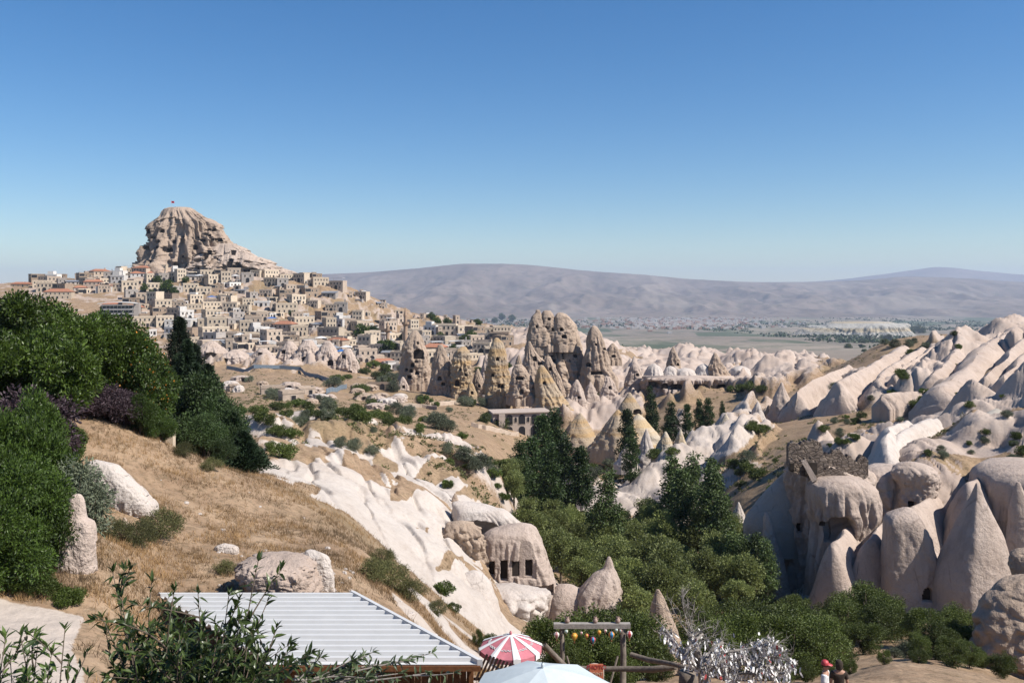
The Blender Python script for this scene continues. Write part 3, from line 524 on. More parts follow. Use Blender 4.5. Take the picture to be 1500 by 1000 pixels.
for i, (lb, cr, w0, w1, d0, d1, m_) in enumerate([
 ('grey fluted fin with a dark left face at the left end of the ridge', [(1240, 534, 300), (1215, 546, 280), (1185, 558, 262), (1164, 572, 250)], 5, 5.5, 5, 8, M_PINK),
 ('pink fin with a scooped nose, second from the left end of the ridge', [(1320, 505, 330), (1285, 526, 290), (1255, 545, 255), (1236, 560, 234)], 6, 6.5, 5, 10, M_PINK),
 ('slim pink fin in the left half of the ridge', [(1350, 508, 310), (1325, 524, 280), (1300, 540, 252), (1286, 556, 236)], 4, 4, 4, 7, M_PINK),
 ('small pink fin ending above the brush', [(1370, 506, 300), (1340, 526, 262), (1316, 546, 236)], 4, 3.6, 4, 6, M_PINK),
 ('broad pink fin with a blunt vertical nose in the middle of the ridge', [(1446, 484, 330), (1420, 500, 280), (1390, 524, 240), (1362, 546, 215)], 7, 5.5, 6, 8, M_PINK),
 ('long smooth pink fin reaching from the crest to the slit cave', [(1500, 474, 300), (1470, 492, 260), (1435, 520, 226), (1400, 552, 200), (1378, 566, 192)], 8, 6.5, 8, 6, M_PINK),
 ('upper pink fin right of the long smooth one', [(1530, 480, 260), (1495, 502, 226), (1462, 532, 198), (1446, 550, 188)], 8, 5, 8, 8, M_PINK),
 ('dark-nosed crag fin near the right edge of the ridge', [(1550, 492, 235), (1515, 512, 208), (1484, 536, 186), (1472, 550, 178)], 7, 5, 8, 9, M_PINK),
 ('fin of rock cut by the right edge below the crest', [(1590, 510, 215), (1550, 530, 190), (1515, 556, 170)], 7, 5.5, 8, 9, M_PINK),
 ('overhanging pink slab fin in the middle below the ridge', [(1372, 570, 214), (1345, 572, 209), (1315, 574, 205), (1298, 576, 203)], 3, 3, 3, 3.2, M_PINK)]):
    fin_rock('rock_fin', lb, 'rock fin', cr, w0, w1, d0, d1, m_, RG, 1.35+.2*(i % 3), 90+i, groove=.16)
UG = 'smooth pale fins above the ruin'
for i, (lb, cr, w0, w1, d0, d1, m_) in enumerate([
 ('big smooth pale fin with rounded nose, left of the grey fins', [(1400, 622, 158), (1378, 634, 148), (1352, 652, 136), (1338, 668, 130)], 4, 4.2, 4, 6, M_PALE),
 ('slim grey fin tucked beside the big pale one', [(1420, 628, 158), (1396, 642, 145), (1374, 668, 132)], 2.2, 2.4, 3, 5, M_GREY),
 ('large grey fin lit on its crest, highest above the ruin', [(1530, 548, 185), (1490, 570, 172), (1455, 598, 156), (1420, 630, 142), (1404, 655, 134)], 6, 5, 6, 8, M_GREY),
 ('grey fin at the right edge below the crag', [(1570, 585, 170), (1530, 592, 160), (1496, 606, 150), (1478, 624, 143)], 5, 4.5, 5, 8, M_GREY),
 ('pink pyramid fin above the brush at the right', [(1490, 634, 148), (1460, 640, 140), (1436, 652, 132), (1412, 684, 124)], 4, 4, 4, 6, M_PINK),
 ('pale ribbed fin directly behind the ruined wall', [(1362, 612, 156), (1340, 622, 146), (1318, 636, 136), (1306, 652, 130)], 3, 3, 3, 5, M_PALE),
 ('pale hooked fin rising right of the ruin', [(1330, 616, 150), (1312, 624, 140), (1298, 636, 131), (1302, 664, 122)], 2.5, 3, 3, 5, M_PALE),
 ('low pale fin between the ridge and the grey fins', [(1470, 560, 190), (1430, 582, 175), (1390, 606, 163), (1355, 622, 155)], 3, 3, 3, 4, M_PALE),
 ('pink fin right of the pyramid, running off the frame', [(1570, 640, 150), (1530, 646, 140), (1495, 660, 130), (1480, 676, 124)], 4, 4, 4, 6, M_PINK)]):
    fin_rock('rock_fin', lb, 'rock fin', cr, w0, w1, d0, d1, m_, UG, 1.6+.15*(i % 3), 130+i, rough=.07, groove=.08)
MG = 'smooth mounds under the ruin'
for i, (lb, cr, w0, w1, d0, d1, m_) in enumerate([
 ('low mound with a rounded nose under the scalloped cave', [(1286, 744, 120), (1262, 760, 113), (1240, 778, 106), (1226, 794, 101)], 3, 3, 5, 8, M_PINK),
 ('mound leaning on the sail-shaped rock', [(1322, 742, 120), (1302, 756, 112), (1282, 770, 106), (1270, 786, 102)], 3, 2.8, 5, 9, M_PINK),
 ('ridge running back from the sail-shaped rock to the slope', [(1420, 704, 128), (1392, 716, 120), (1364, 728, 113), (1336, 742, 107)], 5, 4.2, 8, 11, M_PINK),
 ('smooth ridge rising behind the tall cone', [(1520, 668, 132), (1476, 680, 124), (1440, 692, 116), (1412, 706, 109)], 6, 5, 9, 12, M_PINK)]):
    fin_rock('rock_mound', lb, 'rock mound', cr, w0, w1, d0, d1, m_, MG, 1.6, 150+i, rough=.06, groove=.06)
# ---- the near rocks on the right
NG = 'smooth tuff cones on the right slope'
def near(lbl, Y, s, m_=M_PINK, name='rock_cone', cat='rock cone', **k):
    k.setdefault('res', (170, 130)); k.setdefault('rough', .06); k.setdefault('ex', 1.6); k.setdefault('ph', .35); k.setdefault('seed', int(s[0][1]) % 97); k.setdefault('group', NG)
    return rock(name, lbl, cat, Y, s, m_, **k)
near('tall smooth pink cone with a sharp tip, largest on the right slope', 96, [(707, 1430, 1432.5), (714, 1427, 1436), (726, 1423, 1440), (742, 1416, 1446), (759, 1409, 1453), (784, 1398, 1464), (800, 1391, 1468), (820, 1383, 1472), (842, 1376, 1476), (862, 1373, 1479), (885, 1372, 1480), (905, 1370, 1482)], depth=.95, ex=1.45, ph=-.5, rough=.045)
near('sail-shaped pink rock with a small arched window near its foot', 100, [(744, 1322, 1336), (750, 1310, 1343), (758, 1299, 1350), (766, 1296, 1354), (785, 1295, 1362), (810, 1293, 1368), (840, 1290, 1371), (870, 1289, 1374), (905, 1286, 1378)], depth=1.0, ex=1.4, ph=.62, rough=.05, holes=[(1341, 857, 13, 19, 1.2), (1357, 892, 7, 10, 1)], flute=.03, nfl=5)
near('wide smooth pink shoulder running off the right edge', 112, [(679, 1470, 1560), (686, 1446, 1575), (700, 1432, 1585), (750, 1424, 1590), (800, 1420, 1600), (870, 1415, 1605)], depth=1.2, flute=.05, nfl=11)
near('pointed pink cone at the right edge above the dry grass', 104, [(706, 1489, 1494), (720, 1484, 1500), (745, 1479, 1512), (775, 1476, 1524), (800, 1474, 1530)], depth=.9)
near('grey boulder with a hollow, half out at the bottom right', 68, [(846, 1488, 1530), (852, 1474, 1545), (868, 1456, 1560), (895, 1441, 1575), (925, 1432, 1585), (955, 1430, 1590), (990, 1436, 1590)], M_CHIM, 'boulder', 'boulder', depth=.8, lump=.22, rough=.14)
near('knobbly grey head of rock at the right edge', 72, [(806, 1488, 1520), (812, 1482, 1532), (826, 1480, 1540), (842, 1484, 1545), (858, 1492, 1548)], M_CHIM, 'boulder', 'boulder', lump=.12)
# cliff block under the ruin
CB = 'eroded cliff blocks under the ruined wall'
near('dark blocky cliff carrying the ruined wall on its top', 116, [(676, 1160, 1250), (684, 1155, 1268), (700, 1152, 1280), (740, 1150, 1280), (790, 1148, 1278), (830, 1150, 1278), (880, 1148, 1280)], M_PINK, 'cliff', 'cliff', depth=.8, ex=4, ph=.62, rough=.10, flute=.06, nfl=16, lump=.05, crag=.06, group=CB, res=(220, 150), holes=[(1166, 768, 8, 12, 1.5, 0), (1215, 755, 34, 26, 2.5, 1, 0)])
near('fluted pink buttress with a scalloped cave right of the dark cliff', 110, [(700, 1200, 1260), (708, 1186, 1275), (722, 1182, 1284), (745, 1181, 1290), (752, 1184, 1290), (770, 1190, 1285), (800, 1186, 1275), (850, 1180, 1272), (885, 1178, 1272)], M_PINK, 'cliff', 'cliff', depth=.7, ex=2.8, flute=.10, nfl=9, rough=.08, lump=.04, group=CB, res=(220, 150), holes=[(1221, 768, 36, 38, 2.2, 1, 0), (1200, 762, 8, 8, 1)])
near('narrow shaded pillar at the left foot of the dark cliff', 112, [(750, 1120, 1124), (760, 1118, 1130), (790, 1118, 1138), (830, 1120, 1150), (880, 1120, 1160)], M_PINK, 'cliff', 'cliff', depth=.8, lump=.15, rough=.15, group=CB)
near('smooth grey slab sloping down left of the dark cliff', 118, [(690, 1150, 1158), (705, 1135, 1168), (730, 1112, 1175), (755, 1092, 1178), (770, 1088, 1180), (785, 1090, 1180)], M_GREY, 'cliff', 'cliff', depth=.8, group=CB)
near('rough pink buttress joining the ruin to the slope above', 118, [(682, 1275, 1320), (690, 1262, 1340), (710, 1255, 1350), (740, 1252, 1352), (780, 1252, 1350), (820, 1250, 1345)], M_PINK, 'cliff', 'cliff', depth=.9, flute=.12, nfl=13, lump=.12, rough=.14, group=CB, holes=[(1330, 742, 8, 13, 1.4, 0), (1350, 737, 6, 10, 1.2, 0)])
near('overhanging rock brow above a shaded doorway', 114, [(678, 1318, 1350), (684, 1310, 1366), (692, 1308, 1374), (700, 1310, 1376), (712, 1316, 1374), (735, 1318, 1370), (760, 1318, 1366)], M_PINK, 'cliff', 'cliff', depth=.7, lump=.16, rough=.14, group=CB, holes=[(1330, 738, 9, 14, 1.2, 0), (1316, 714, 5, 6, .8)])
# ruined wall on the cliff
rw = empty('ruined_wall', P(1157, 690, 113)); tag(rw, 'ruined masonry wall with broken top and dark doorway on the cliff edge', 'ruin')
t = NT('ruin_stone'); p = t.pos(); vc = t.n.new('ShaderNodeSeparateColor'); t.l.new(t.vor(t.mp(p, (1, 1, 1.7)), 1.5), vc.inputs[0]); ve = t.vor(t.mp(p, (1, 1, 1.7)), 1.5, 'Distance', 'DISTANCE_TO_EDGE')
rc = t.mix(vc.outputs[0], (.20, .155, .125), (.36, .285, .225)); rc = t.mix(t.ramp(t.noise(p, .8, 6, .75), (.45, 0.), (.62, .8)), rc, (.13, .10, .085)); t.col(t.mix(t.ramp(ve, (0., .75), (.07, 0.)), rc, (.07, .055, .045))); t.bump(t.math('ADD', t.ramp(ve, (0., 0.), (.12, 1.)), t.noise(p, 3, 5, .7)), 1., .12); M_RUIN = t.m
def ragged(pts, y, th, nm, mat, par, org):
    b = MB(); top = []; n = 64
    xs = np.linspace(pts[0][0], pts[-1][0], n); ts = np.interp(xs, [p[0] for p in pts], [p[1] for p in pts]); bs = np.interp(xs, [p[0] for p in pts], [p[2] for p in pts])
    ts = ts+noise(xs*.13, xs*0, s=5)*5+noise(xs*.45, xs*0, s=9)*2.2+noise(xs*1.3, xs*0, s=11)*.8; V = []
    for x, t_, b_ in zip(xs, ts, bs):
        for yy in (y, y+th):
            for v in (t_, b_): V.append(P(x, v, y)-org+Vector((0, yy-y, 0)))
    V = np.array([tuple(v) for v in V]); fs = []
    for i in range(n-1):
        a = i*4; c = a+4; fs += [(a, a+1, c+1, c), (a+2, c+2, c+3, a+3), (a, c, c+2, a+2)]
    fs += [(0, 2, 3, 1), (4*n-4, 4*n-3, 4*n-1, 4*n-2)]
    b.add(V, fs); return b.obj(nm, mat, par)
org = P(1157, 690, 113)
ragged([(1155, 650, 684), (1180, 648, 684), (1202, 650, 684), (1208, 662, 686), (1214, 664, 690)], 112, .9, 'left_wall', M_RUIN, rw, org)
ragged([(1210, 668, 700), (1222, 660, 702), (1238, 662, 704), (1254, 672, 705), (1264, 670, 702), (1272, 676, 698)], 113, .8, 'back_wall', M_RUIN, rw, org)
ragged([(1157, 674, 690), (1190, 675, 702), (1212, 686, 706), (1240, 690, 708)], 111.3, .8, 'lower_wall', M_RUIN, rw, org)
b = MB(); o1 = P(1188, 686, 111.2)-org; b.box(o1, (1.5, .3, 1.5)); b.obj('doorway', M_OPENING_SHADE, rw)  # dark boxes stand in for the shade inside the doorways
b = MB(); o1 = P(1160, 684, 111.2)-org; b.box(o1, (.5, .3, 1.0)); b.obj('doorway', M_OPENING_SHADE, rw)
b = MB(); b.add([tuple(P(x, y, yy)-org) for x, y in ((1173, 674), (1180, 672), (1198, 702), (1190, 706)) for yy in (109.5, 110.6)], [(0, 2, 4, 6), (1, 7, 5, 3), (0, 1, 3, 2), (2, 3, 5, 4), (4, 5, 7, 6), (6, 7, 1, 0)]); b.obj('broken_buttress', M_PINK, rw)

# ---- left: church ruin, boulders
rock('cave_church', 'carved rock church with four square openings under a scooped overhang', 'cave church', 93,
     [(768, 752, 776), (771, 738, 781), (777, 716, 786), (786, 706, 791), (800, 703, 796), (815, 702, 800), (832, 703, 806), (848, 706, 812), (862, 710, 815), (880, 712, 818)], M_PINK, .75, 41, .07, .05, 9, 2.8,
     [(720, 828, 9, 30, 1.2, 0), (738.5, 825, 9, 27, 1.2, 0), (755, 823, 9, 22, 1.2, 0), (774, 823, 9, 22, 1.3, 0), (772, 806, 22, 60, .35, 1, 0), (785, 855, 44, 14, 1.6, 0, 0)], None, (300, 190), lump=.07)
rock('rock_overhang', 'scooped rock brow arching above the carved church', 'rock', 98,
     [(735, 664, 680), (740, 662, 712), (746, 662, 736), (756, 662, 752), (768, 664, 764), (780, 660, 775), (795, 656, 778), (820, 650, 780), (850, 648, 782)], M_PALE, .5, 43, .10, .05, 8, 2.6,
     [(700, 770, 56, 26, 3.0, 1, 0), (740, 784, 50, 30, 2.4, 1, 0)], None, (260, 150), lump=.10)
rock('broken_rock', 'crumbled rock face with dark cracks left of the carved church', 'rock', 91, [(765, 660, 690), (780, 648, 704), (800, 652, 712), (820, 672, 716), (840, 686, 716), (862, 700, 714)], M_CHIM, .5, 44, .3, .1, 11, 2.4, (), None, (120, 90), lump=.4)
rock('rock_mound', 'smooth white mound in front of the crumbled rock face', 'rock', 74, [(836, 688, 700), (845, 668, 712), (860, 655, 722), (880, 652, 730), (905, 655, 736), (925, 660, 738)], M_PALE, .8, 45, .09, .03, 5, 2.2, (), None, (110, 80))
rock('rock_spire', 'thin dark spike standing on the white ridge above the church', 'rock', 104, [(722, 666, 668), (730, 662, 671), (740, 658, 674), (752, 652, 684)], M_CHIM, .7, 46, .15, .05)
rock('fairy_chimney', 'pink cone with a small cap and flared skirt below the church', 'fairy chimney', 91, [(815, 890, 894), (821, 887, 897), (830, 884, 900), (840, 870, 906), (855, 856, 911), (868, 846, 914), (880, 842, 914), (905, 838, 914)], M_PINK, .8, 47, .08, .06, 5, 2.1, (), CH, (120, 90))
rock('rock_saddle', 'low pink saddle of rock linking the church to the capped cone', 'rock', 92, [(858, 816, 842), (866, 808, 856), (876, 802, 862), (895, 798, 866)], M_PINK, .9, 48, .07)
rock('fairy_chimney', 'little grey cone half hidden behind bare branches', 'fairy chimney', 60, [(863, 961, 966), (875, 957, 973), (892, 952, 981), (915, 946, 990), (935, 940, 996)], M_CHIM, .9, 49, .1, .05, 5, 2.2, (), CH, (80, 60))
rock('talus_rock', 'rubbly pale rock bank below the church openings', 'rock', 86, [(860, 712, 770), (868, 706, 800), (880, 700, 806), (895, 705, 800), (915, 712, 790)], M_PALE, .7, 50, .2, .05, 9, 2.2, (), None, (120, 70), lump=.3)
def boulder(lbl, Y, s, m_, sd, **k):
    h_ = hit(sum(s[-1][1:])/2, s[-1][0]-6, 20, 70); Y = h_ or Y
    return rock('boulder', lbl, 'boulder', Y, s, m_, seed=sd, group='boulders on the grassy slope', **({'res': (150, 100), 'crag': .05} | k))
boulder('large flat-topped pale boulder tilted on the grassy slope', 37, [(676, 130, 152), (680, 127, 166), (690, 126, 180), (702, 128, 192), (715, 134, 206), (728, 142, 217), (740, 152, 226), (750, 164, 229), (758, 186, 224), (762, 200, 215)], M_PALE, 51, depth=.6, ex=3.2, rough=.06)
boulder('upright split stone pillar beside the big green bush', 33, [(724, 108, 118), (730, 104, 122), (745, 100, 124), (758, 96, 126), (764, 94, 134), (775, 91, 137), (795, 86, 138), (815, 82, 138), (840, 80, 140)], M_PINK, 52, depth=.7, ex=3, rough=.06, crag=.035)
boulder('small grey wedge stone under the tilted boulder', 35.5, [(758, 180, 184), (768, 180, 190), (780, 178, 197), (792, 176, 200)], M_CHIM, 53, depth=.8, rough=.15)
boulder('wide cracked pale boulder bedded in the slope above the roof', 38, [(819, 372, 430), (822, 358, 450), (830, 350, 458), (840, 352, 460), (856, 360, 462), (880, 364, 464)], M_PINK, 54, depth=1.0, ex=3.4, rough=.10, crag=.10)
boulder('broken block right of the wide cracked boulder', 37.5, [(806, 448, 462), (814, 446, 478), (826, 450, 484), (845, 452, 488), (870, 452, 490)], M_PALE, 55, depth=.6, ex=3, rough=.14, lump=.12)
boulder('small flat stone at the left end of the wide boulder', 38.5, [(797, 322, 336), (800, 316, 346), (806, 315, 350), (815, 318, 350)], M_PALE, 56, depth=.6, rough=.12)
SG = 'loose stones on the grassy slope'
sto = [npm for npm in []]
for i in range(46):
    px, py = rnd.choice([(rnd.uniform(455, 520), rnd.uniform(830, 875)), (rnd.uniform(150, 330), rnd.uniform(640, 760)), (rnd.uniform(300, 560), rnd.uniform(720, 860)), (rnd.uniform(560, 640), rnd.uniform(880, 960))])
    Y = hit(px, py)
    if not Y or Y > 75: continue
    s_ = rnd.uniform(.05, .17); V = []; b = MB()
    for lat, rr in ((-.5, .75), (.0, 1.), (.45, .6)): V += [(s_*rr*math.cos(k*1.047)*rnd.uniform(.8, 1.2), s_*rr*math.sin(k*1.047)*rnd.uniform(.8, 1.2), s_*lat*rnd.uniform(.8, 1.2)) for k in range(6)]
    b.add(V, [(k, (k+1) % 6, 6+(k+1) % 6, 6+k) for k in range(6)]+[(6+k, 6+(k+1) % 6, 12+(k+1) % 6, 12+k) for k in range(6)]+[tuple(range(12, 18)), tuple(range(5, -1, -1))])
    tag(b.obj('stone', M_PALE, None, False, G(px, Y, s_*.15), (0, 0, rnd.uniform(0, 6))), 'small pale loose stone lying on the dry grassy slope', 'stone', SG)

# ================================================================ THE HILLSIDE TOWN
M_WALLS = [plain('cream_stone', (.68, .56, .425), .9, .18, .6, .2, .25), plain('beige_stone', (.55, .44, .345), .9, .2, .6, .2, .25), plain('white_plaster', (.78, .74, .69), .9, .12, .6, .1, .2), plain('brown_stone', (.38, .285, .21), .9, .25, .6, .2, .25), plain('grey_stone', (.46, .41, .37), .9, .2, .6, .2, .25)]
WALLN = ['cream', 'beige', 'white', 'brown', 'grey']
M_GLASS_AND_SHADE = plain('dark_glass_and_shade', (.03, .03, .035), .3, .2, 1, 0); M_SURR = plain('window_surround', (.58, .5, .4), .9, .1)
M_ROOF = plain('flat_roof_screed', (.34, .29, .25), .95, .3, .8, .1, .25); M_TILE = plain('terracotta_tile', (.42, .19, .115), .9, .25, 1.2, .3, .15)
M_METAL = plain('roof_metal', (.26, .27, .29), .45, .15, 1, 0, .2); M_AWN = plain('white_awning', (.72, .71, .69), .8, .06, 1, 0); M_DARK = plain('dark_matte', (.055, .04, .03), .9, .3, 1, 0)  # M_DARK: plain dark tone for hair, dark cloth, eyes and wheels
M_BLUE = plain('blue_tarpaulin', (.05, .16, .42), .7, .1, 1, 0)
def win_mesh(w_, h_, arch, door=0):
    b = MB(); b.box((0, -.04, h_/2), (w_+.3, .12, h_+.3), 0); b.box((0, -.10, h_/2), (w_, .08, h_), 1)
    if arch:
        pts = [(w_/2*math.cos(k*math.pi/8), h_+w_/2*math.sin(k*math.pi/8)) for k in range(9)]
        b.add([(x, -.145, z) for x, z in pts]+[(x, -.02, z) for x, z in pts], [tuple(range(8, -1, -1))]+[(k, k+1, k+10, k+9) for k in range(8)], 1)
    return b.mesh('window', [M_SURR, M_GLASS_AND_SHADE])
WM = {('w', 0): win_mesh(.85, 1.35, 0), ('w', 1): win_mesh(.85, 1.3, 1), ('d', 0): win_mesh(1.5, 2.3, 0), ('d', 1): win_mesh(2.4, 2.2, 1), ('l', 0): win_mesh(4.2, 2.2, 0)}  # the wide dark panel 'l' stands in for shade in an open loggia
ORD = ['first', 'second', 'third', 'fourth', 'fifth', 'sixth', 'seventh', 'eighth', 'ninth', 'tenth', 'eleventh', 'twelfth', 'thirteenth', 'fourteenth', 'fifteenth', 'sixteenth', 'seventeenth', 'eighteenth', 'nineteenth', 'twentieth']+['twenty '+k for k in ('first', 'second', 'third', 'fourth', 'fifth', 'sixth', 'seventh')]
HG = 'stone houses climbing the hill below the citadel'
def house(wi, wd, dp, st, roof, arch, nwin, extra, nm='stone_house'):
    """front faces -Y; every opening is its own part"""
    h = 3.1*st; t = empty(nm, (0, 0, 0)); mw = M_WALLS[wi]
    b = MB(); b.box((0, dp/2, h/2-4), (wd, dp, h+8))
    if roof in ('flat', 'awning'):
        for c, d in (((0, .12, h+.35), (wd+.2, .3, .7)), ((0, dp-.12, h+.35), (wd+.2, .3, .7)), ((-wd/2+.1, dp/2, h+.35), (.3, dp-.6, .7)), ((wd/2-.1, dp/2, h+.35), (.3, dp-.6, .7))): b.box(c, d)
        b.box((0, -.06, h-.1), (wd+.25, .16, .22))
    if extra == 'wing': b.box((wd*.72, dp*.6, h*.28-4), (wd*.5, dp*.8, h*.56+8))
    if extra == 'upper': b.box((-wd*.2, dp*.62, h+1.5), (wd*.5, dp*.6, 3.0))
    b.obj('wall', mw, t)
    b = MB()
    if roof == 'tile':
        o = .5; V = [(-wd/2-o, -o, h), (wd/2+o, -o, h), (wd/2+o, dp+o, h), (-wd/2-o, dp+o, h), (-wd/2+dp*.35, dp/2, h+dp*.22), (wd/2-dp*.35, dp/2, h+dp*.22)]
        b.add(V, [(0, 1, 5, 4), (1, 2, 5), (2, 3, 4, 5), (3, 0, 4), (3, 2, 1, 0)]); b.obj('roof', M_TILE, t)
    elif roof == 'metal': b.add([(-wd/2-.4, -.6, h+.05), (wd/2+.4, -.6, h+.05), (wd/2+.4, dp+.3, h+1.2), (-wd/2-.4, dp+.3, h+1.2), (-wd/2-.4, -.6, h-.1), (wd/2+.4, -.6, h-.1), (wd/2+.4, dp+.3, h+1.0), (-wd/2-.4, dp+.3, h+1.0)], [(0, 1, 2, 3), (7, 6, 5, 4), (0, 4, 5, 1), (1, 5, 6, 2), (2, 6, 7, 3), (3, 7, 4, 0)]); b.obj('roof', M_METAL, t)
    else: b.box((0, dp/2, h+.06), (wd-.5, dp-.5, .2)); b.obj('roof', M_ROOF, t)
    if roof == 'awning':
        b = MB(); b.box((wd*.1, dp*.4, h+2.7), (wd*.7, dp*.7, .14), 0)
        for sx in (-.22, .42):
            for sy in (.1, .7): b.box((wd*sx, dp*sy, h+1.3), (.14, .14, 2.7), 0)
        b.obj('awning', M_AWN, t)
    for s in range(st):
        n = nwin if s or st == 1 else max(1, nwin-1)
        for k in range(n):
            x = (k-(n-1)/2)*wd/(n+.35)
            ty = ('d', arch) if (s == 0 and k == n//2) else ('l', 0) if (extra == 'loggia' and s == st-1 and k == 0) else ('w', arch if s % 2 == 0 else 0)
            link('door' if ty[0] == 'd' else 'loggia' if ty[0] == 'l' else 'window', WM[ty], t, (x, 0, 3.1*s+(.05 if ty[0] == 'd' else .95)))
    if extra == 'chimney': b = MB(); b.box((wd*.3, dp*.5, h+1.2), (.7, .7, 2.4)); b.box((wd*.3, dp*.5, h+2.5), (.9, .9, .2)); b.obj('chimney', mw, t)
    for k in range(2): link('window', WM[('w', 0)], t, (-wd/2, dp*(.3+.4*k), .9+3.1*(st-1)), (0, 0, -math.pi/2))
    return t
SPECS = [(0, 10, 7, 2, 'flat', 1, 4, ''), (1, 8, 7, 1, 'flat', 0, 3, 'wing'), (0, 14, 7, 2, 'flat', 0, 5, ''), (2, 9, 7, 2, 'flat', 1, 3, 'upper'), (3, 9, 8, 1, 'flat', 0, 2, ''), (1, 11, 7, 2, 'awning', 1, 4, ''), (4, 10, 8, 1, 'metal', 0, 3, ''),
         (0, 7, 7, 3, 'flat', 0, 3, ''), (1, 12, 8, 2, 'tile', 0, 4, 'chimney'), (0, 9, 7, 1, 'flat', 1, 3, 'loggia'), (3, 11, 8, 2, 'flat', 0, 3, 'loggia'), (2, 10, 7, 1, 'awning', 0, 3, ''), (4, 8, 7, 2, 'flat', 1, 2, 'chimney'), (1, 9, 7, 2, 'flat', 1, 3, 'wing')]
def look(sp): return f"{WALLN[sp[0]]} {('one', 'two', 'three')[sp[3]-1]}-storey house{dict(flat='', awning=' with awning', metal=' under metal roof', tile=' under tiled roof')[sp[4]]}"
PROTO = {}
def put_house(sp, loc, rz, lbl, sc=1., group=HG):
    if sp not in PROTO: o = PROTO[sp] = house(*sp)
    else: o = copy_tree(PROTO[sp])
    o.location = loc; o.rotation_euler = (0, 0, rz); o.scale = (sc, sc, sc*rnd.uniform(.92, 1.08)); tag(o, lbl, 'annex' if len(sp) > 8 else 'house', group); return o
rows = [550, 573, 598, 624, 652, 682, 712, 744, 776, 808, 842, 876, 906, 932]
LIM = {550: (300, 580), 573: (300, 610), 598: (290, 700), 624: (270, 725), 652: (250, 735)}
houses = 0; rnd.seed(21)
for ri, Y in list(enumerate(rows))[::-1]:
    x0, x1 = LIM.get(Y, (230, 700)) if Y < 700 else (45 if Y > 840 else 180, np.interp(Y, [700, 800, 900, 950], [735, 735, 720, 690]))
    px = x0+rnd.uniform(0, 10); k = 0
    while px < x1 and k < 26:
        sp = SPECS[rnd.choice([0, 0, 1, 2, 2, 3, 4, 5, 6, 7, 8 if px < 220 or rnd.random() < .15 else 0, 9, 9, 10, 11, 12, 13, 13, 0])]
        sc = rnd.uniform(1.0, 1.5); wpx = sp[1]*sc*F/Y
        gap = rnd.uniform(.7, 1.1) if rnd.random() < .84 else rnd.uniform(1.3, 1.9)
        Yj = Y+rnd.uniform(-8, 8)
        if houses < 285:
            rz = R(rnd.choice([rnd.uniform(12, 50), rnd.uniform(22, 48), rnd.uniform(-25, 10)]))
            put_house(sp, G(px+wpx/2, Yj, -.3), rz, f'{look(sp)}, {ORD[min(k, 26)]} from left in {ORD[ri]} row uphill', sc); houses += 1; k += 1
        px += wpx*gap
print('HOUSES', houses, ri)
AX = [(0, 5, 5, 1, 'flat', 0, 1, '', 'stone_annex'), (1, 6, 5, 1, 'flat', 1, 1, '', 'stone_annex'), (2, 5, 4, 1, 'flat', 0, 2, '', 'stone_annex'), (1, 4, 5, 2, 'flat', 0, 1, '', 'stone_annex'), (0, 7, 5, 1, 'metal', 0, 2, '', 'stone_annex'), (4, 6, 4, 1, 'flat', 0, 1, '', 'stone_annex')]
for i in range(190):
    Y = rnd.uniform(545, 940); px = rnd.uniform(300 if Y < 640 else 200, np.interp(Y, [545, 600, 660, 950], [580, 690, 735, 720])); sp = rnd.choice(AX); part = 'left' if px < 330 else 'middle' if px < 480 else 'right'; alt = 'lower' if Y < 650 else 'central' if Y < 800 else 'upper'
    k = i % 27; put_house(sp, G(px, Y, rnd.uniform(-.3, 1.2)), R(rnd.uniform(-10, 45)), f'small {WALLN[sp[0]]} {("one", "two")[sp[3]-1]}-storey annex among houses of the {alt} {part} town, {ORD[k]} {("near", "mid", "high", "far", "outer", "inner", "deep", "last")[i//27]} one', rnd.uniform(.8, 1.25), 'small annexes between the town houses')
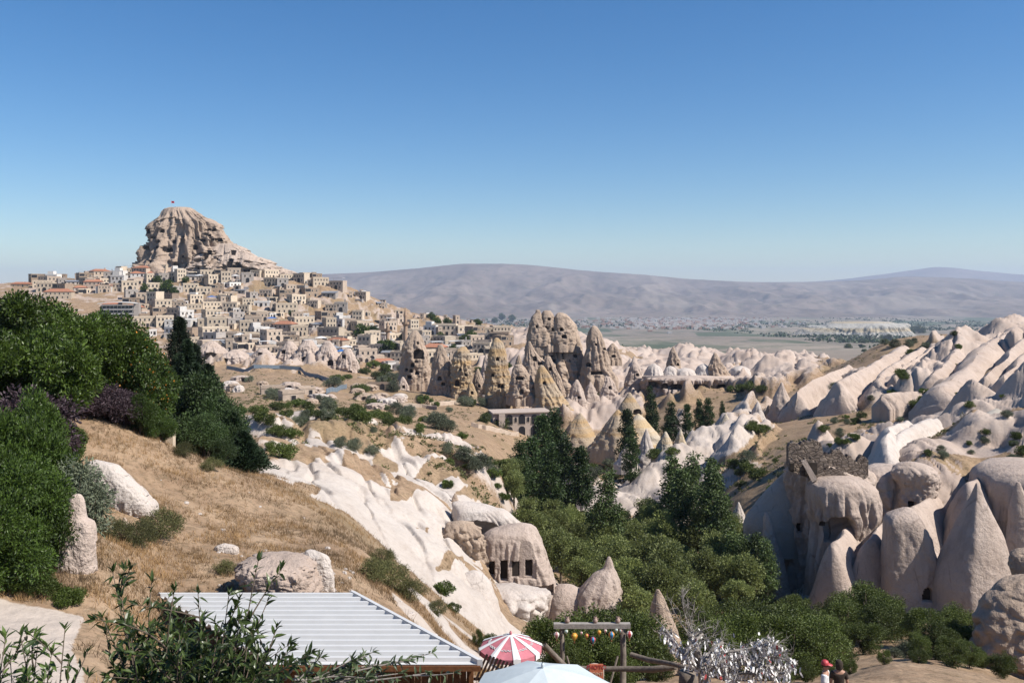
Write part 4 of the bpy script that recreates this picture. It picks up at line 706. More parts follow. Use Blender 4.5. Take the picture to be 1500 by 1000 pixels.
# large buildings on the left skyline
BG = 'large buildings along the left skyline'
for i, (px, Y, sp, rz, sc, lb) in enumerate([
 (84, 800, (0, 22, 12, 2, 'tile', 0, 6, ''), 14, 1.05, 'long cream villa under a wide tiled roof, behind the left trees'), (135, 860, (1, 15, 10, 2, 'tile', 0, 4, 'upper'), 10, 1.1, 'beige house with raised dark upper storey on the left skyline'),
 (152, 840, (2, 13, 9, 2, 'tile', 0, 3, 'chimney'), 20, 1.1, 'white gabled house with bright tiled roof on the left skyline'), (208, 900, (2, 20, 9, 1, 'tile', 0, 5, ''), 15, 1.1, 'long low white building under tiled roof at the citadel foot'),
 (118, 850, (4, 12, 8, 1, 'tile', 0, 3, ''), 25, 1., 'small grey house with orange roof on the skyline'), (30, 880, (3, 18, 9, 1, 'tile', 0, 4, ''), 12, 1., 'low brown house with red roof at the far left skyline'),
 (165, 770, (4, 18, 10, 1, 'tile', 0, 4, ''), 10, 1., 'red roofed grey building above the glass hotel'), (193, 760, (1, 15, 10, 1, 'tile', 0, 3, ''), 8, 1.1, 'red roofed beige building right above the glass hotel'), (232, 790, (1, 12, 8, 1, 'tile', 0, 3, ''), 12, 1., 'small red roofed house beside the hillside trees'),
 (648, 645, (1, 17, 9, 1, 'flat', 0, 4, ''), 30, 1.1, 'long beige ruin-like house at the right end of town'), (668, 700, (0, 15, 8, 1, 'flat', 0, 3, 'upper'), 25, 1.2, 'cream block house on the skyline right of the minaret'), (562, 575, (1, 13, 8, 1, 'tile', 0, 4, ''), 10, 1.15, 'beige house with red roof among dark trees above the chimneys'),
 (645, 600, (1, 10, 8, 1, 'tile', 0, 3, ''), 15, .9, 'low house with little red roof behind the slim chimney'), (420, 640, (0, 16, 8, 2, 'flat', 1, 5, ''), 20, 1.1, 'big arched cream house in the middle of the slope'), (260, 700, (2, 18, 8, 2, 'flat', 1, 5, ''), 8, 1.1, 'long white house with paired windows above the dark conifer')]):
    put_house(sp, G(px, Y, -.3), R(rz), lb, sc, BG)
# the glass-fronted hotel
h = empty('glass_hotel', G(172, 735, 0), R(14)); tag(h, 'modern dark glass hotel with curved white roof and terraces', 'hotel')
b = MB(); b.box((0, 5, 3), (26, 10, 14)); b.box((14.5, 5, 4), (4, 11, 15)); b.obj('wall', M_WALLS[4], h)
b = MB(); n = 14; V = [(-15+30*i/(n-1), yy, 10.6+1.6*math.sin(math.pi*(i/(n-1))*.8+.3)+dz) for yy in (-2, 11) for dz in (0, .5) for i in range(n)]
b.add(V, [f for i in range(n-1) for f in ((i, i+1, n+i+1, n+i), (2*n+i, 3*n+i, 3*n+i+1, 2*n+i+1), (n+i, n+i+1, 3*n+i+1, 3*n+i), (i, 2*n+i, 2*n+i+1, i+1))]); b.obj('roof', M_AWN, h)
for s in range(3):
    b = MB(); b.box((0, -.1, 1.2+3.6*s), (24, .25, 2.2)); gl = b.obj('glazing', plain('hotel_glass', (.03, .045, .06), .15, .2, 1, 0) if s == 0 else gl.data.materials[0], h)
    b = MB(); b.box((0, -.9, 2.7+3.6*s), (25, 1.8, .3)); b.obj('balcony', M_AWN, h)
    b = MB()
    for k in range(9): b.box((-11.5+k*2.9, -.28, 1.2+3.6*s), (.18, .12, 2.2))
    b.obj('mullions', M_AWN, h)
# minarets
def minaret(px, Y, h_, r, m, lb):
    t = empty('minaret', G(px, Y, -1)); tag(t, lb, 'minaret'); k = h_
    b = MB(); b.lathe([(r*1.3, -3), (r*1.3, k*.18), (r, k*.22), (r*.95, k*.62)], 12); b.obj('shaft', m, t, True)
    b = MB(); b.lathe([(r*.95, k*.615), (r*1.7, k*.66), (r*1.75, k*.70), (r*1.6, k*.70), (r*1.6, k*.665)], 12); b.obj('balcony', m, t)
    b = MB(); b.lathe([(r*.8, k*.66), (r*.75, k*.82)], 12); b.obj('upper_shaft', m, t, True)
    b = MB(); b.lathe([(r*.9, k*.82), (r*.45, k*.92), (.02, k)], 12); b.obj('spire', m, t, True)
mm = plain('minaret_stone', (.42, .29, .20), .9, .2, 1)
minaret(594, 640, 36, 1.55, mm, 'tall slender brown minaret with pointed spire and balcony'); minaret(568, 700, 22, 1.7, mm, 'shorter pale minaret with stubby spire on the skyline')
# mansion with arcades in the valley
Mn = empty('arcaded_mansion', G(765, 318, .5), R(12)); tag(Mn, 'pale arcaded stone mansion with arched loggias above the poplars', 'mansion'); MW = plain('mansion_stone', (.50, .41, .345), .9, .15, 1)
b = MB(); b.box((0, 5, 2.4), (21, 9, 9.5)); b.box((-7.6, -.5, 2.5), (2.2, 1.2, 9)); b.box((7.6, -.5, 2.2), (2.6, 1.2, 8.5)); b.box((0, -1.2, -3.4), (20, 3, 3.8)); b.obj('wall', MW, Mn)
b = MB(); b.box((0, 4.8, 7.3), (21.6, 10, .35)); b.obj('parapet', MW, Mn)
for x, z, k in ((-4.6, 3.2, 'd'), (0, 3.2, 'd'), (4.6, 3.0, 'd'), (-4.6, -1., 'd'), (0, -1., 'd'), (4.4, -1., 'd'), (-9.3, 3.4, 'w'), (9.3, 3.2, 'w'), (2.3, 3.9, 'w'), (-2.3, 3.9, 'w'), (9.3, -.6, 'w')): link('arch' if k == 'd' else 'window', WM[(k, 1)], Mn, (x, .48, z))
for px, py, Y, sp, rz, lb in [(718, 590, 335, (2, 5, 4, 1, 'flat', 0, 2, ''), 25, 'small white cube house left of the arcaded mansion'), (450, 578, 420, (1, 7, 5, 1, 'flat', 0, 2, ''), 30, 'small beige stone hut below the blue fence'), (400, 578, 420, (1, 9, 5, 1, 'flat', 0, 3, ''), 20, 'low beige stone hut left of the hut below the fence'),
   (560, 572, 400, (3, 16, 6, 1, 'flat', 1, 3, ''), 5, 'roofless arched stone ruin on the brown slope'), (735, 590, 330, (2, 4, 4, 1, 'flat', 0, 1, ''), 10, 'tiny white annex beside the arcaded mansion'), (430, 600, 360, (1, 7, 4, 1, 'flat', 0, 1, ''), 35, 'low stone shed among green bushes under the huts')]:
    put_house(sp, G(px, hit(px, py, 250) or Y, -.2), R(rz), lb, .9, 'small buildings on the valley slopes')
# retaining walls
WG = 'dry stone terrace walls'
for i, (a, b_, Y, h_, lb) in enumerate([((630, 596), (700, 590), 330, 1.6, 'low dry stone terrace wall under the arched ruin'), ((545, 590), (640, 600), 350, 1.3, 'long pale terrace wall on the brown slope'), ((690, 625), (760, 640), 270, 1.4, 'broken terrace wall below the mansion')]):
    b = MB(); n = 14; p0 = [G(a[0]+(b_[0]-a[0])*k/(n-1), (hit(a[0]+(b_[0]-a[0])*k/(n-1), a[1]+(b_[1]-a[1])*k/(n-1), 180) or Y)) for k in range(n)]
    V = []
    for k, p in enumerate(p0): V += [(p.x, p.y, p.z-1), (p.x, p.y, p.z+h_+rnd.uniform(-.2, .2)), (p.x, p.y+.7, p.z+h_+rnd.uniform(-.2, .2)), (p.x, p.y+.7, p.z-1)]
    b.add(V, [f for k in range(n-1) for f in ((4*k, 4*k+4, 4*k+5, 4*k+1), (4*k+1, 4*k+5, 4*k+6, 4*k+2), (4*k+2, 4*k+6, 4*k+7, 4*k+3))]+[(0, 1, 2, 3), (4*n-1, 4*n-2, 4*n-3, 4*n-4)]); tag(b.obj('terrace_wall', M_WALLS[1]), lb, 'wall', WG)
# blue-grey roadside fence
def fence(pts, lb, h_=2.2):
    W_ = []
    for px, py in pts: W_.append(G(px, hit(px, py, 250) or 480))
    t = empty('roadside_fence', W_[0]); tag(t, lb, 'fence', 'blue-grey fences along the village road'); mb = plain('fence_paint', (.20, .25, .30), .6, .15, 1, 0)
    dens = [W_[0].lerp(W_[1], 0)]
    for a, b_ in zip(W_, W_[1:]):
        n = max(1, int((b_-a).length/7)); dens += [a.lerp(b_, (k+1)/n) for k in range(n)]
    dens = [Vector((p.x, p.y, gz(p.x, p.y))) for p in dens]; b = MB(); V = []
    for p in dens: q = p-W_[0]; V += [(q.x, q.y, q.z+.2), (q.x, q.y, q.z+h_), (q.x, q.y+.12, q.z+h_), (q.x, q.y+.12, q.z+.2)]
    b.add(V, [f for k in range(len(dens)-1) for f in ((4*k, 4*k+4, 4*k+5, 4*k+1), (4*k+1, 4*k+5, 4*k+6, 4*k+2), (4*k+2, 4*k+6, 4*k+7, 4*k+3))]); b.obj('panel', mb, t)
    for p in dens[:60]: q = p-W_[0]; MB().box((q.x, q.y-.08, q.z+h_/2), (.16, .14, h_+.3)).obj('post', mb, t)
fence([(332, 541), (372, 541), (410, 541), (440, 544), (465, 554), (482, 560)], 'long blue-grey fence bending along the road below the cave houses')
fence([(478, 578), (495, 574), (508, 569)], 'short blue-grey fence on the lower road bend')
# cave dwellings in the pale rock at the foot of town
CG = 'cave dwellings at the foot of the town'
for i, (px, py, wd, h_, Y, hl) in enumerate([(310, 500, 44, 34, 555, [(306, 503, 9, 8), (315, 520, 16, 10), (328, 516, 5, 8)]), (345, 512, 46, 30, 550, [(352, 520, 9, 9), (372, 518, 6, 6), (340, 508, 5, 4), (334, 527, 8, 7)]), (385, 510, 40, 34, 552, [(384, 520, 6, 8), (376, 530, 9, 5)]),
   (425, 500, 36, 44, 545, [(440, 512, 11, 12), (418, 515, 6, 5), (432, 528, 5, 5)]), (452, 498, 40, 48, 540, [(452, 525, 12, 8), (464, 510, 8, 7), (470, 530, 6, 6), (446, 505, 5, 5)]), (480, 500, 36, 52, 535, [(475, 545, 9, 11), (487, 530, 8, 8), (492, 520, 5, 5), (470, 535, 10, 5)]), (510, 510, 32, 48, 532, [(505, 522, 5, 5), (515, 545, 6, 6)])]):
    hl = [(x, y, w_, hh, 3, int(w_ > 7)) for x, y, w_, hh in hl]
    rock('cave_dwelling', ['pale rock house with two big stacked arches, leftmost of the cave dwellings', 'white hump with an arched door and square windows', 'pale mound of caves under the grey retaining wall', 'pale rock with a large arched chapel mouth', 'tall rock face with several dark doorways', 'rock dwelling with a barred dark gateway at the road', 'pointed pale rock at the right end of the cave dwellings'][i], 'cave dwelling', Y,
         [(py, px-wd*.12, px+wd*.1), (py+h_*.2, px-wd*.3, px+wd*.28), (py+h_*.5, px-wd*.5, px+wd*.5), (py+h_, px-wd*.62, px+wd*.62), (py+h_*1.3, px-wd*.7, px+wd*.7)], M_PINK, .9, 140+i, .2, .06, 9, 2.6, hl, CG, (150, 90), lump=.18, crag=.08)
# rock ledges, ruins and rubble walls on the slope below the fence
LG2 = 'low rock ledges and ruins below the town fence'
for i in range(24):
    px = rnd.uniform(335, 600); py = np.interp(px, [335, 480, 600], [572, 583, 588])+rnd.uniform(-20, 16); Y = hit(px, py, 230)
    if not Y: continue
    wd = rnd.uniform(14, 34); hh = rnd.uniform(5, 11)
    rock('rock_ledge', f'low pale rock ledge below the town fence, {ORD[i % 27]} in the front scatter', 'rock', Y, [(py-hh, px-wd*.25, px+wd*.2), (py-hh*.7, px-wd*.42, px+wd*.4), (py, px-wd*.5, px+wd*.5), (py+hh, px-wd*.55, px+wd*.55)], rnd.choice([M_PINK, M_PALE, M_CHIM]), rnd.uniform(.6, 1.2), 300+i, .2, .1, 5, 3.6, [(px+rnd.uniform(-.2, .2)*wd, py-hh*.3, hh*.5, hh*.6, 1.2)] if i % 3 == 0 else (), LG2, (60, 36), crag=.2)
# terrace parasols and tarpaulins among the roofs
for i, (px, Y, m_, lb) in enumerate([(345, 880, M_AWN, 'white canopy on the roofs under the citadel, right of centre'), (292, 870, M_AWN, 'white pavilion canopy left among the upper roofs'), (310, 790, M_BLUE, 'blue canopy on a mid slope roof'), (398, 720, M_BLUE, 'blue canopy right of the arched cream house'), (470, 640, M_AWN, 'white canopy over a café terrace below the town centre'), (507, 610, M_AWN, 'white canopy at the trees beside the grey house'), (500, 570, M_BLUE, 'blue canopy above the cave dwellings'), (352, 610, M_AWN, 'white square canopy above the leftmost caves')]):
    t = empty('terrace_canopy', G(px, Y, 6.2)); tag(t, lb, 'canopy', 'canopies on the town roofs'); b = MB(); b.add([(-4, -3, 2.6), (4, -3, 2.6), (4, 3, 2.6), (-4, 3, 2.6), (0, 0, 3.9)], [(0, 1, 4), (1, 2, 4), (2, 3, 4), (3, 0, 4), (3, 2, 1, 0)]); b.obj('cover', m_, t)
    b = MB(); [b.box((x, y, -.4), (.15, .15, 6)) for x in (-3.8, 3.8) for y in (-2.8, 2.8)]; b.obj('frame', M_METAL, t)
# far town on the plain
b = MB()
for _ in range(1500):
    px = rnd.gauss(1000, 45) if rnd.random() < .75 else rnd.uniform(650, 1180); Y = rnd.choice([rnd.uniform(5200, 8800), rnd.gauss(7000, 700)]); p = G(px, max(4500, Y)); s_ = rnd.uniform(9, 20); b.box((p.x, p.y, p.z+s_*.3), (s_*1.5, s_, s_*rnd.uniform(.5, 1.0)), rnd.choice([0, 0, 1]))
tag(b.obj('distant_town', [plain('far_walls', (.6, .55, .5), .9, .1, .01, 0), plain('far_roofs', (.42, .25, .18), .9, .1, .01, 0)]), kind='stuff')

# ================================================================ TREES AND SHRUBS
L_GROVE = leafmat('grove_leaves', (.20, .25, .095), .5, .35); L_POP = leafmat('poplar_leaves', (.045, .082, .026), .5, .2)
L_SILV = leafmat('silver_leaves', (.135, .165, .115), .35, .12, .7); L_SHRUB = leafmat('shrub_leaves', (.09, .128, .032), .5, .2)
L_LIME = leafmat('lime_leaves', (.10, .15, .03), .4, .25); L_DARK = leafmat('dark_leaves', (.06, .105, .02), .7, .3, .42)
L_PINE = leafmat('pine_needles', (.018, .038, .016), .4, .05, .7); L_PURP = leafmat('purple_leaves', (.050, .026, .034), .5, .1, .6, (.11, .07, .085))
L_ORNG = leafmat('orange_blossom', (.55, .24, .04), .3, .3, .6); L_FRESH = leafmat('fresh_leaves', (.055, .10, .02), .6, .28, .45)
L_DRY = leafmat('dry_grass', (.36, .25, .145), .5, .2, .8); L_WEED = leafmat('weed_leaves', (.12, .13, .055), .4, .2, .8)
M_BARK = plain('bark', (.13, .10, .075), .95, .35, 4, .4); M_BARKP = plain('pale_bark', (.30, .27, .24), .9, .3, 5, .3)
def unit(n, r): v = r.normal(size=(n, 3)); return v/np.linalg.norm(v, axis=1)[:, None]
def leafset(C, size, asp, r, up=.3, N=None, droop=0):
    """one small bent leaf per point of C"""
    n = len(C); d = unit(n, r) if N is None else N+unit(n, r)*.8; d[:, 2] -= droop; d /= np.linalg.norm(d, axis=1)[:, None]
    q = unit(n, r); q[:, 2] *= up; s = np.cross(d, q+1e-6); s /= np.linalg.norm(s, axis=1)[:, None]+1e-9; nn = np.cross(s, d)
    L = size*r.uniform(.65, 1.3, n)[:, None]; W_ = L*asp*.5
    V = np.stack([C, C+d*L*.45+s*W_+nn*W_*.3, C+d*L, C+d*L*.45-s*W_+nn*W_*.3], 1).reshape(-1, 3)
    A = np.arange(4*n).reshape(n, 4); A = np.concatenate([A[:, [0, 1, 2]], A[:, [0, 2, 3]]])
    c = np.repeat(np.clip(r.normal(.45, .27, n), 0, 1), 4); return V, A, np.stack([c, c, c, c*0+1], -1)
def crownmesh(name, C, size, asp, mat, seed, N=None, extra=None, droop=0):
    r = np.random.default_rng(seed); V, A, c = leafset(C, size, asp, r, N=N, droop=droop); mi = np.zeros(len(A), int); mats = [mat]
    if extra:
        C2, s2, a2, m2 = extra; V2, A2, c2 = leafset(C2, s2, a2, r); A = np.concatenate([A, A2+len(V)]); V = np.concatenate([V, V2]); c = np.concatenate([c, c2]); mi = np.concatenate([mi, np.ones(len(A2), int)]); mats.append(m2)
    return npmesh(name, V, A, mats, False, mi, c)
def clumps(K, n, r, shape, rc, flat=.8, shell=.55):
    """leaf positions: K uneven clumps placed by shape(r,K), n leaves in all, denser towards each clump's outside"""
    cc = shape(r, K); rk = rc*r.uniform(.45, 1.4, K); w_ = rk**2/np.sum(rk**2); idx = r.choice(K, n, p=w_)
    u = unit(n, r); rad = rk[idx]*np.maximum(r.random(n)**(1-shell*.8), .1); off = u*rad[:, None]; off[:, 2] *= flat
    return cc[idx]+off, u, cc
def limbs(b, cc, h0, rt, r, k=14):
    b.tube([(0, 0, -.6), (.02*h0, .01, h0*.5), (0, .03*h0, h0)], [rt*1.25, rt, rt*.75], 7)
    for c in cc[:k]:
        m_ = np.array([c[0]*.35, c[1]*.35, h0+(c[2]-h0)*.5]); b.tube([(0, 0, h0*r.uniform(.55, .98)), m_, c], [rt*.5, rt*.3, rt*.1], 5)
def ell(h0, h1, rx, p=.6, low=.0):
    def f(r, K):
        u = unit(K, r); q = r.random(K)**(1/3*p)*.85; c = u*q[:, None]; z = (c[:, 2]+1)/2
        ww = np.interp(z, [0, .25, .6, 1], [.75+low, 1, .9, .5]); return np.stack([c[:, 0]*rx*ww*1.1, c[:, 1]*rx*ww*1.1, h0+z*(h1-h0)], 1)
    return f
def spindle(h0, h1, rx):
    def f(r, K): z = r.random(K); a = r.uniform(0, 6.283, K); q = np.sqrt(r.random(K))*rx*np.interp(z, [0, .12, .45, .8, 1], [.55, .95, 1, .62, .12]); return np.stack([q*np.cos(a), q*np.sin(a), h0+z*(h1-h0)], 1)
    return f
def tree(kind, h, rx, leaf, n, K, rc, size, asp=.55, seed=1, bark=None, h0=None, form='ell', trunk=True, extra=None, droop=0, parts=('trunk', 'crown'), flat=.8):
    r = np.random.default_rng(seed); t = empty(kind, (0, 0, 0)); h0 = h*.28 if h0 is None else h0
    shp = ell(h0, h-rc*.5, rx-rc*.5) if form == 'ell' else spindle(h0, h-rc*.3, rx-rc*.4)
    C, u, cc = clumps(K, n, r, shp, rc, flat)
    ex = None
    if extra: k = r.choice(n, extra[0]); ex = (C[k]+u[k]*extra[1]*.6, extra[1], .8, extra[2])
    if trunk: b = MB(); limbs(b, cc, h0*1.15, h*.017+.03, r, 16 if form == 'ell' else 5); b.obj(parts[0], bark or M_BARK, t, True)
    link(parts[1], crownmesh(parts[1], C, size, asp, leaf, seed, u, ex, droop), t); return t
LIB = {}
def lib(k, **a):
    LIB[k] = []
    for i in range(a.pop('var', 3)): o = tree(seed=hash_(k)+i*7, **a); LIB[k].append([o, False])
def hash_(s): return sum(ord(c)*(i+3) for i, c in enumerate(s)) % 9973
def plant(k, loc, lbl, cat, group, sc=1., rz=None, sz=1., v=None):
    e = LIB[k][rnd.randrange(len(LIB[k])) if v is None else v]
    if e[1]: o = copy_tree(e[0])
    else: o = e[0]; e[1] = True
    o.location = loc; o.rotation_euler = (0, 0, rnd.uniform(0, 6.28) if rz is None else rz); o.scale = (sc, sc, sc*sz); return tag(o, lbl, cat, group)
lib('grove', kind='broadleaf_tree', h=10, rx=3.4, leaf=L_GROVE, n=6000, K=30, rc=1.2, size=.34, var=5)
lib('poplar', kind='poplar_tree', h=14, rx=2.1, leaf=L_POP, n=7500, K=90, rc=.75, size=.36, form='sp', h0=.8, var=3)
lib('willow', kind='poplar_tree', h=13, rx=2.1, leaf=leafmat('upright_leaves', (.085, .135, .045), .5, .2), n=5200, K=80, rc=.8, size=.34, form='sp', h0=.6, droop=.5, var=2)
lib('silver', kind='silver_shrub', h=4.2, rx=3.1, leaf=L_SILV, n=3800, K=30, rc=.95, size=.30, asp=.4, h0=.5, parts=('stem', 'foliage'), var=3)
lib('shrub', kind='green_shrub', h=2.7, rx=2.5, leaf=L_SHRUB, n=2800, K=22, rc=.75, size=.28, h0=.3, parts=('stem', 'foliage'), var=4)
lib('lime', kind='green_shrub', h=2.4, rx=2.2, leaf=L_LIME, n=2200, K=18, rc=.6, size=.26, h0=.3, parts=('stem', 'foliage'), var=2)
lib('town', kind='town_tree', h=9, rx=4.2, leaf=L_DARK, n=2200, K=40, rc=1.3, size=.75, h0=1.6, var=3)
lib('near', kind='broadleaf_tree', h=6.2, rx=3.0, leaf=L_DARK, n=17000, K=36, rc=.85, size=.21, asp=.5, h0=1.5, var=3)
lib('bush', kind='green_shrub', h=3., rx=2.0, leaf=L_FRESH, n=22000, K=38, rc=.52, size=.115, asp=.42, h0=.2, parts=('stem', 'foliage'), var=3)
lib('thicket', kind='broadleaf_tree', h=6.5, rx=3.6, leaf=L_SHRUB, n=14000, K=34, rc=.95, size=.20, asp=.5, h0=.6, var=4)
lib('darkwood', kind='broadleaf_tree', h=6.5, rx=3.0, leaf=L_POP, n=15000, K=36, rc=.9, size=.19, asp=.45, h0=.4, var=3)
# ---- the valley grove
GG = 'broadleaf trees of the valley grove'
def onground(px, Y, dz=-.2): return G(px, Y, dz)
place = []
for _ in range(5000):
    if len(place) >= 74: break
    Y = rnd.uniform(88, 178); lo = np.interp(Y, [88, 105, 125, 150, 180], [930, 850, 790, 745, 745]); hi = np.interp(Y, [88, 105, 125, 150, 180], [1075, 1100, 1110, 1040, 930])
    px = rnd.uniform(lo, hi); p = onground(px, Y)
    if all((p.x-q.x)**2+(p.y-q.y)**2 > 4.9**2 for q, _ in place): place.append((p, px))
place.sort(key=lambda q: -q[0].y)
for i, (p, px) in enumerate(place):
    side = 'left edge' if px < 830 else 'right edge' if px > 1000 else 'middle'; dep = ORD[min(25, i)] if i < 26 else None
    plant('grove', p, f'dark leafy tree at the {side} of the grove, {ORD[i % 27]} from back' if i < 27 else f'dark leafy tree in the {side} of the grove, {ORD[(len(place)-1-i) % 27]} from front' if len(place)-1-i < 27 else f'dark green leafy tree deep inside the valley grove at its {side}', 'tree', GG, rnd.uniform(.62, 1.02)*(1.0 if p.y > 100 else .85))
PG = 'dark columnar poplars in the valley'
def top(px, Y, pyt): """height that reaches the line of sight at pyt"""; return -(pyt-HZ)/F*Y-gz((px-750)/F*Y, Y)
for px, pyt, Y, k, fat, lb in [(762, 645, 172, 'poplar', 1.2, 'dark poplar at the left end of the cluster in front of the mansion'), (780, 640, 178, 'poplar', 1.2, 'dark poplar second in the cluster in front of the mansion'), (795, 608, 190, 'poplar', 1.1, 'tallest poplar of the cluster in front of the mansion'), (812, 600, 192, 'poplar', 1.25, 'tall broad poplar hiding the right end of the mansion'), (828, 640, 180, 'poplar', 1.2, 'dark poplar right of the tallest pair'), (850, 655, 172, 'poplar', 1.2, 'dark poplar at the right end of the mansion cluster'), (806, 650, 165, 'poplar', 1.3, 'poplar at the front of the mansion cluster'),
  (918, 600, 225, 'poplar', .95, 'slim lone poplar left of the poplar pair'), (924, 625, 215, 'poplar', 1.1, 'short stout poplar at the foot of the slim lone one'), (953, 566, 300, 'poplar', .8, 'thin distant poplar below the plateau cliff'), (983, 588, 245, 'poplar', 1.5, 'broad dark poplar, left of the pair in mid valley'), (1006, 592, 245, 'poplar', 1.0, 'slimmer dark poplar, right of the pair in mid valley'), (1024, 585, 255, 'poplar', .95, 'left poplar of the trio beside the sandy knobs'), (1037, 583, 255, 'poplar', 1.2, 'middle and tallest poplar of the trio beside the sandy knobs'), (1058, 587, 258, 'poplar', .9, 'small right poplar of the trio beside the sandy knobs'),
  (1045, 680, 140, 'willow', 1.1, 'tall upright tree rising above the right side of the grove'), (1055, 720, 128, 'willow', 1.1, 'dark upright tree in front of the tallest grove tree'), (1072, 780, 112, 'willow', 1.1, 'upright tree standing at the right edge of the grove'), (1090, 785, 110, 'willow', 1.2, 'upright tree second along the shaded cliff'), (1108, 782, 108, 'willow', 1.2, 'upright tree third along the shaded cliff'), (1122, 790, 106, 'willow', 1.0, 'rightmost upright tree against the shaded cliff'), (1035, 800, 108, 'willow', 1.1, 'upright tree in front of the grove, left of the cliff row'), (890, 690, 140, 'willow', 1.0, 'pointed light green tree rising out of the middle of the grove')]:
    h = top(px, Y, pyt)+.2; base = 14 if k == 'poplar' else 13; s = h/base
    plant(k, onground(px, Y), lb, 'tree', PG, s*fat if s*fat < 1.6 else s, None, s/(s*fat if s*fat < 1.6 else s))
for px, pyt, Y, lb in [(985, 672, 160, 'bushy tree on the brown slope behind the grove, left one'), (1015, 668, 165, 'bushy tree on the brown slope behind the grove, middle one'), (1042, 674, 155, 'bushy tree on the brown slope behind the grove, right one'), (1000, 690, 144, 'low bushy tree in front of the three on the slope')]:
    h = top(px, Y, pyt)+.2; plant('willow', onground(px, Y), lb, 'tree', GG, h/13*1.2, None, .85)
# ---- shrubs placed where they are seen
def seen(k, px, py, wpx, lbl, grp, y0=60, base=None, cat='shrub', y1=1e5):
    Y = hit(px, py, y0, y1)
    if not Y: return
    rx = {'silver': 2.9, 'shrub': 2.2, 'lime': 2.0, 'grove': 3.4, 'town': 4.2, 'near': 3., 'bush': 2., 'thicket': 3.6}[k]; s = wpx/2/F*Y/rx; return plant(k, G(px, Y, -.35*s), lbl, cat, grp, s)
SGs = 'silvery shrubs on the valley slopes'
for i in range(84):   # the brown slopes are strewn with grey-green and dark bushes in loose strips
    px, py = rnd.choice([(rnd.gauss(510, 45), rnd.gauss(606, 9)), (rnd.gauss(610, 40), rnd.gauss(618, 14)), (rnd.gauss(690, 40), rnd.gauss(592, 14)), (rnd.gauss(700, 28), rnd.gauss(690, 9)), (rnd.gauss(440, 40), rnd.gauss(612, 18)), (rnd.gauss(600, 60), rnd.gauss(566, 8)), (rnd.gauss(860, 40), rnd.gauss(660, 14)), (rnd.gauss(1080, 50), rnd.gauss(690, 18))])
    k = rnd.choice(['silver', 'silver', 'shrub', 'shrub', 'lime']); zone = 'left of the white folds' if px < 470 else 'in the strip below the huts' if py < 615 and px < 580 else 'under the chimneys' if py < 600 else 'around the terrace wall' if px < 660 else 'in the thicket over the grove' if px < 800 else 'behind the grove' if px < 960 else 'on the brown right slope'
    seen(k, px, py, rnd.uniform(11, 30), f'{dict(silver="grey-green", shrub="dark green", lime="light green")[k]} bush {zone}, {ORD[i % 27]} in a {("high", "mid", "low", "far")[i//27]} strip', 'bushes strewn over the brown slopes', 125)
for i in range(54):   # brush lodged in the creases of the right-hand slopes
    px, py = rnd.choice([(rnd.uniform(1150, 1500), rnd.uniform(575, 625)), (rnd.uniform(1240, 1420), rnd.uniform(496, 520)), (rnd.uniform(1080, 1260), rnd.uniform(610, 660)), (rnd.uniform(1280, 1500), rnd.uniform(640, 690))])
    k = rnd.choice(['silver', 'shrub', 'lime']); zone = 'on the brown crest of the right ridge' if py < 525 else 'on the right slope above the ruin' if px < 1265 else 'at the foot of the ridge fins' if py < 630 else 'between the pale fins'
    seen(k, px, py, rnd.uniform(8, 20), f'{dict(silver="grey-green", shrub="dark green", lime="light green")[k]} brush {zone}, {ORD[i % 27]} {("tuft", "clump")[i//27]} there', 'brush lodged on the right-hand slopes', 110)
for px, py, w_, lb in [(597, 612, 28, 'round silvery shrub beside the green patch of grass'), (638, 628, 44, 'widest silvery shrub right of the green grass patch'), (655, 632, 30, 'silvery shrub at the right foot of the widest one'), (470, 590, 20, 'silvery shrub among green bushes under the huts'), (665, 570, 26, 'silvery shrub under the two slim chimneys'), (690, 585, 24, 'silvery shrub right below the ochre twin chimney'), (705, 595, 22, 'silvery shrub at the edge of the dark hollow'), (640, 565, 22, 'silvery shrub at the foot of the slim pointed chimney'), (590, 545, 20, 'silvery shrub at the foot of the broad grey chimney'), (575, 560, 26, 'silvery shrub left of the chimney foot'), (560, 562, 20, 'small silvery shrub by the road bend'), (605, 560, 24, 'silvery shrub just below the broad chimney'), (735, 605, 16, 'silvery shrub at the white cube house'), (720, 575, 22, 'silvery shrub in the dark hollow'),
   (680, 685, 34, 'silvery shrub at the left of the thicket below the white folds'), (705, 690, 36, 'silvery shrub in the middle of the thicket below the white folds'), (520, 660, 30, 'silvery shrub on the white ridge left of the ochre-capped cone'), (545, 665, 24, 'silvery shrub beside the ochre-capped cone'), (500, 655, 26, 'silvery shrub on the left of the white ridge'), (445, 620, 22, 'silvery shrub in the gully left of the white folds'), (655, 670, 26, 'silvery shrub at the left end of the thicket'), (365, 560, 16, 'silvery shrub near the blue fence'), (400, 575, 14, 'small silvery shrub by the low hut'), (850, 640, 30, 'silvery shrub right of the mansion poplars'), (870, 700, 30, 'silvery shrub at the back of the grove'), (895, 690, 28, 'silvery shrub right of the grove top'), (1300, 500, 18, 'silvery shrub on the crest of the right ridge'), (1310, 492, 20, 'taller silvery shrub on the crest of the right ridge'), (545, 590, 18, 'silvery shrub left of the terrace wall'), (615, 585, 14, 'silvery shrub above the terrace wall'), (1230, 640, 20, 'silvery brush on the slope above the ruin')]: seen('silver', px, py, w_, lb, SGs, 60)
DG = 'green shrubs on the valley slopes'
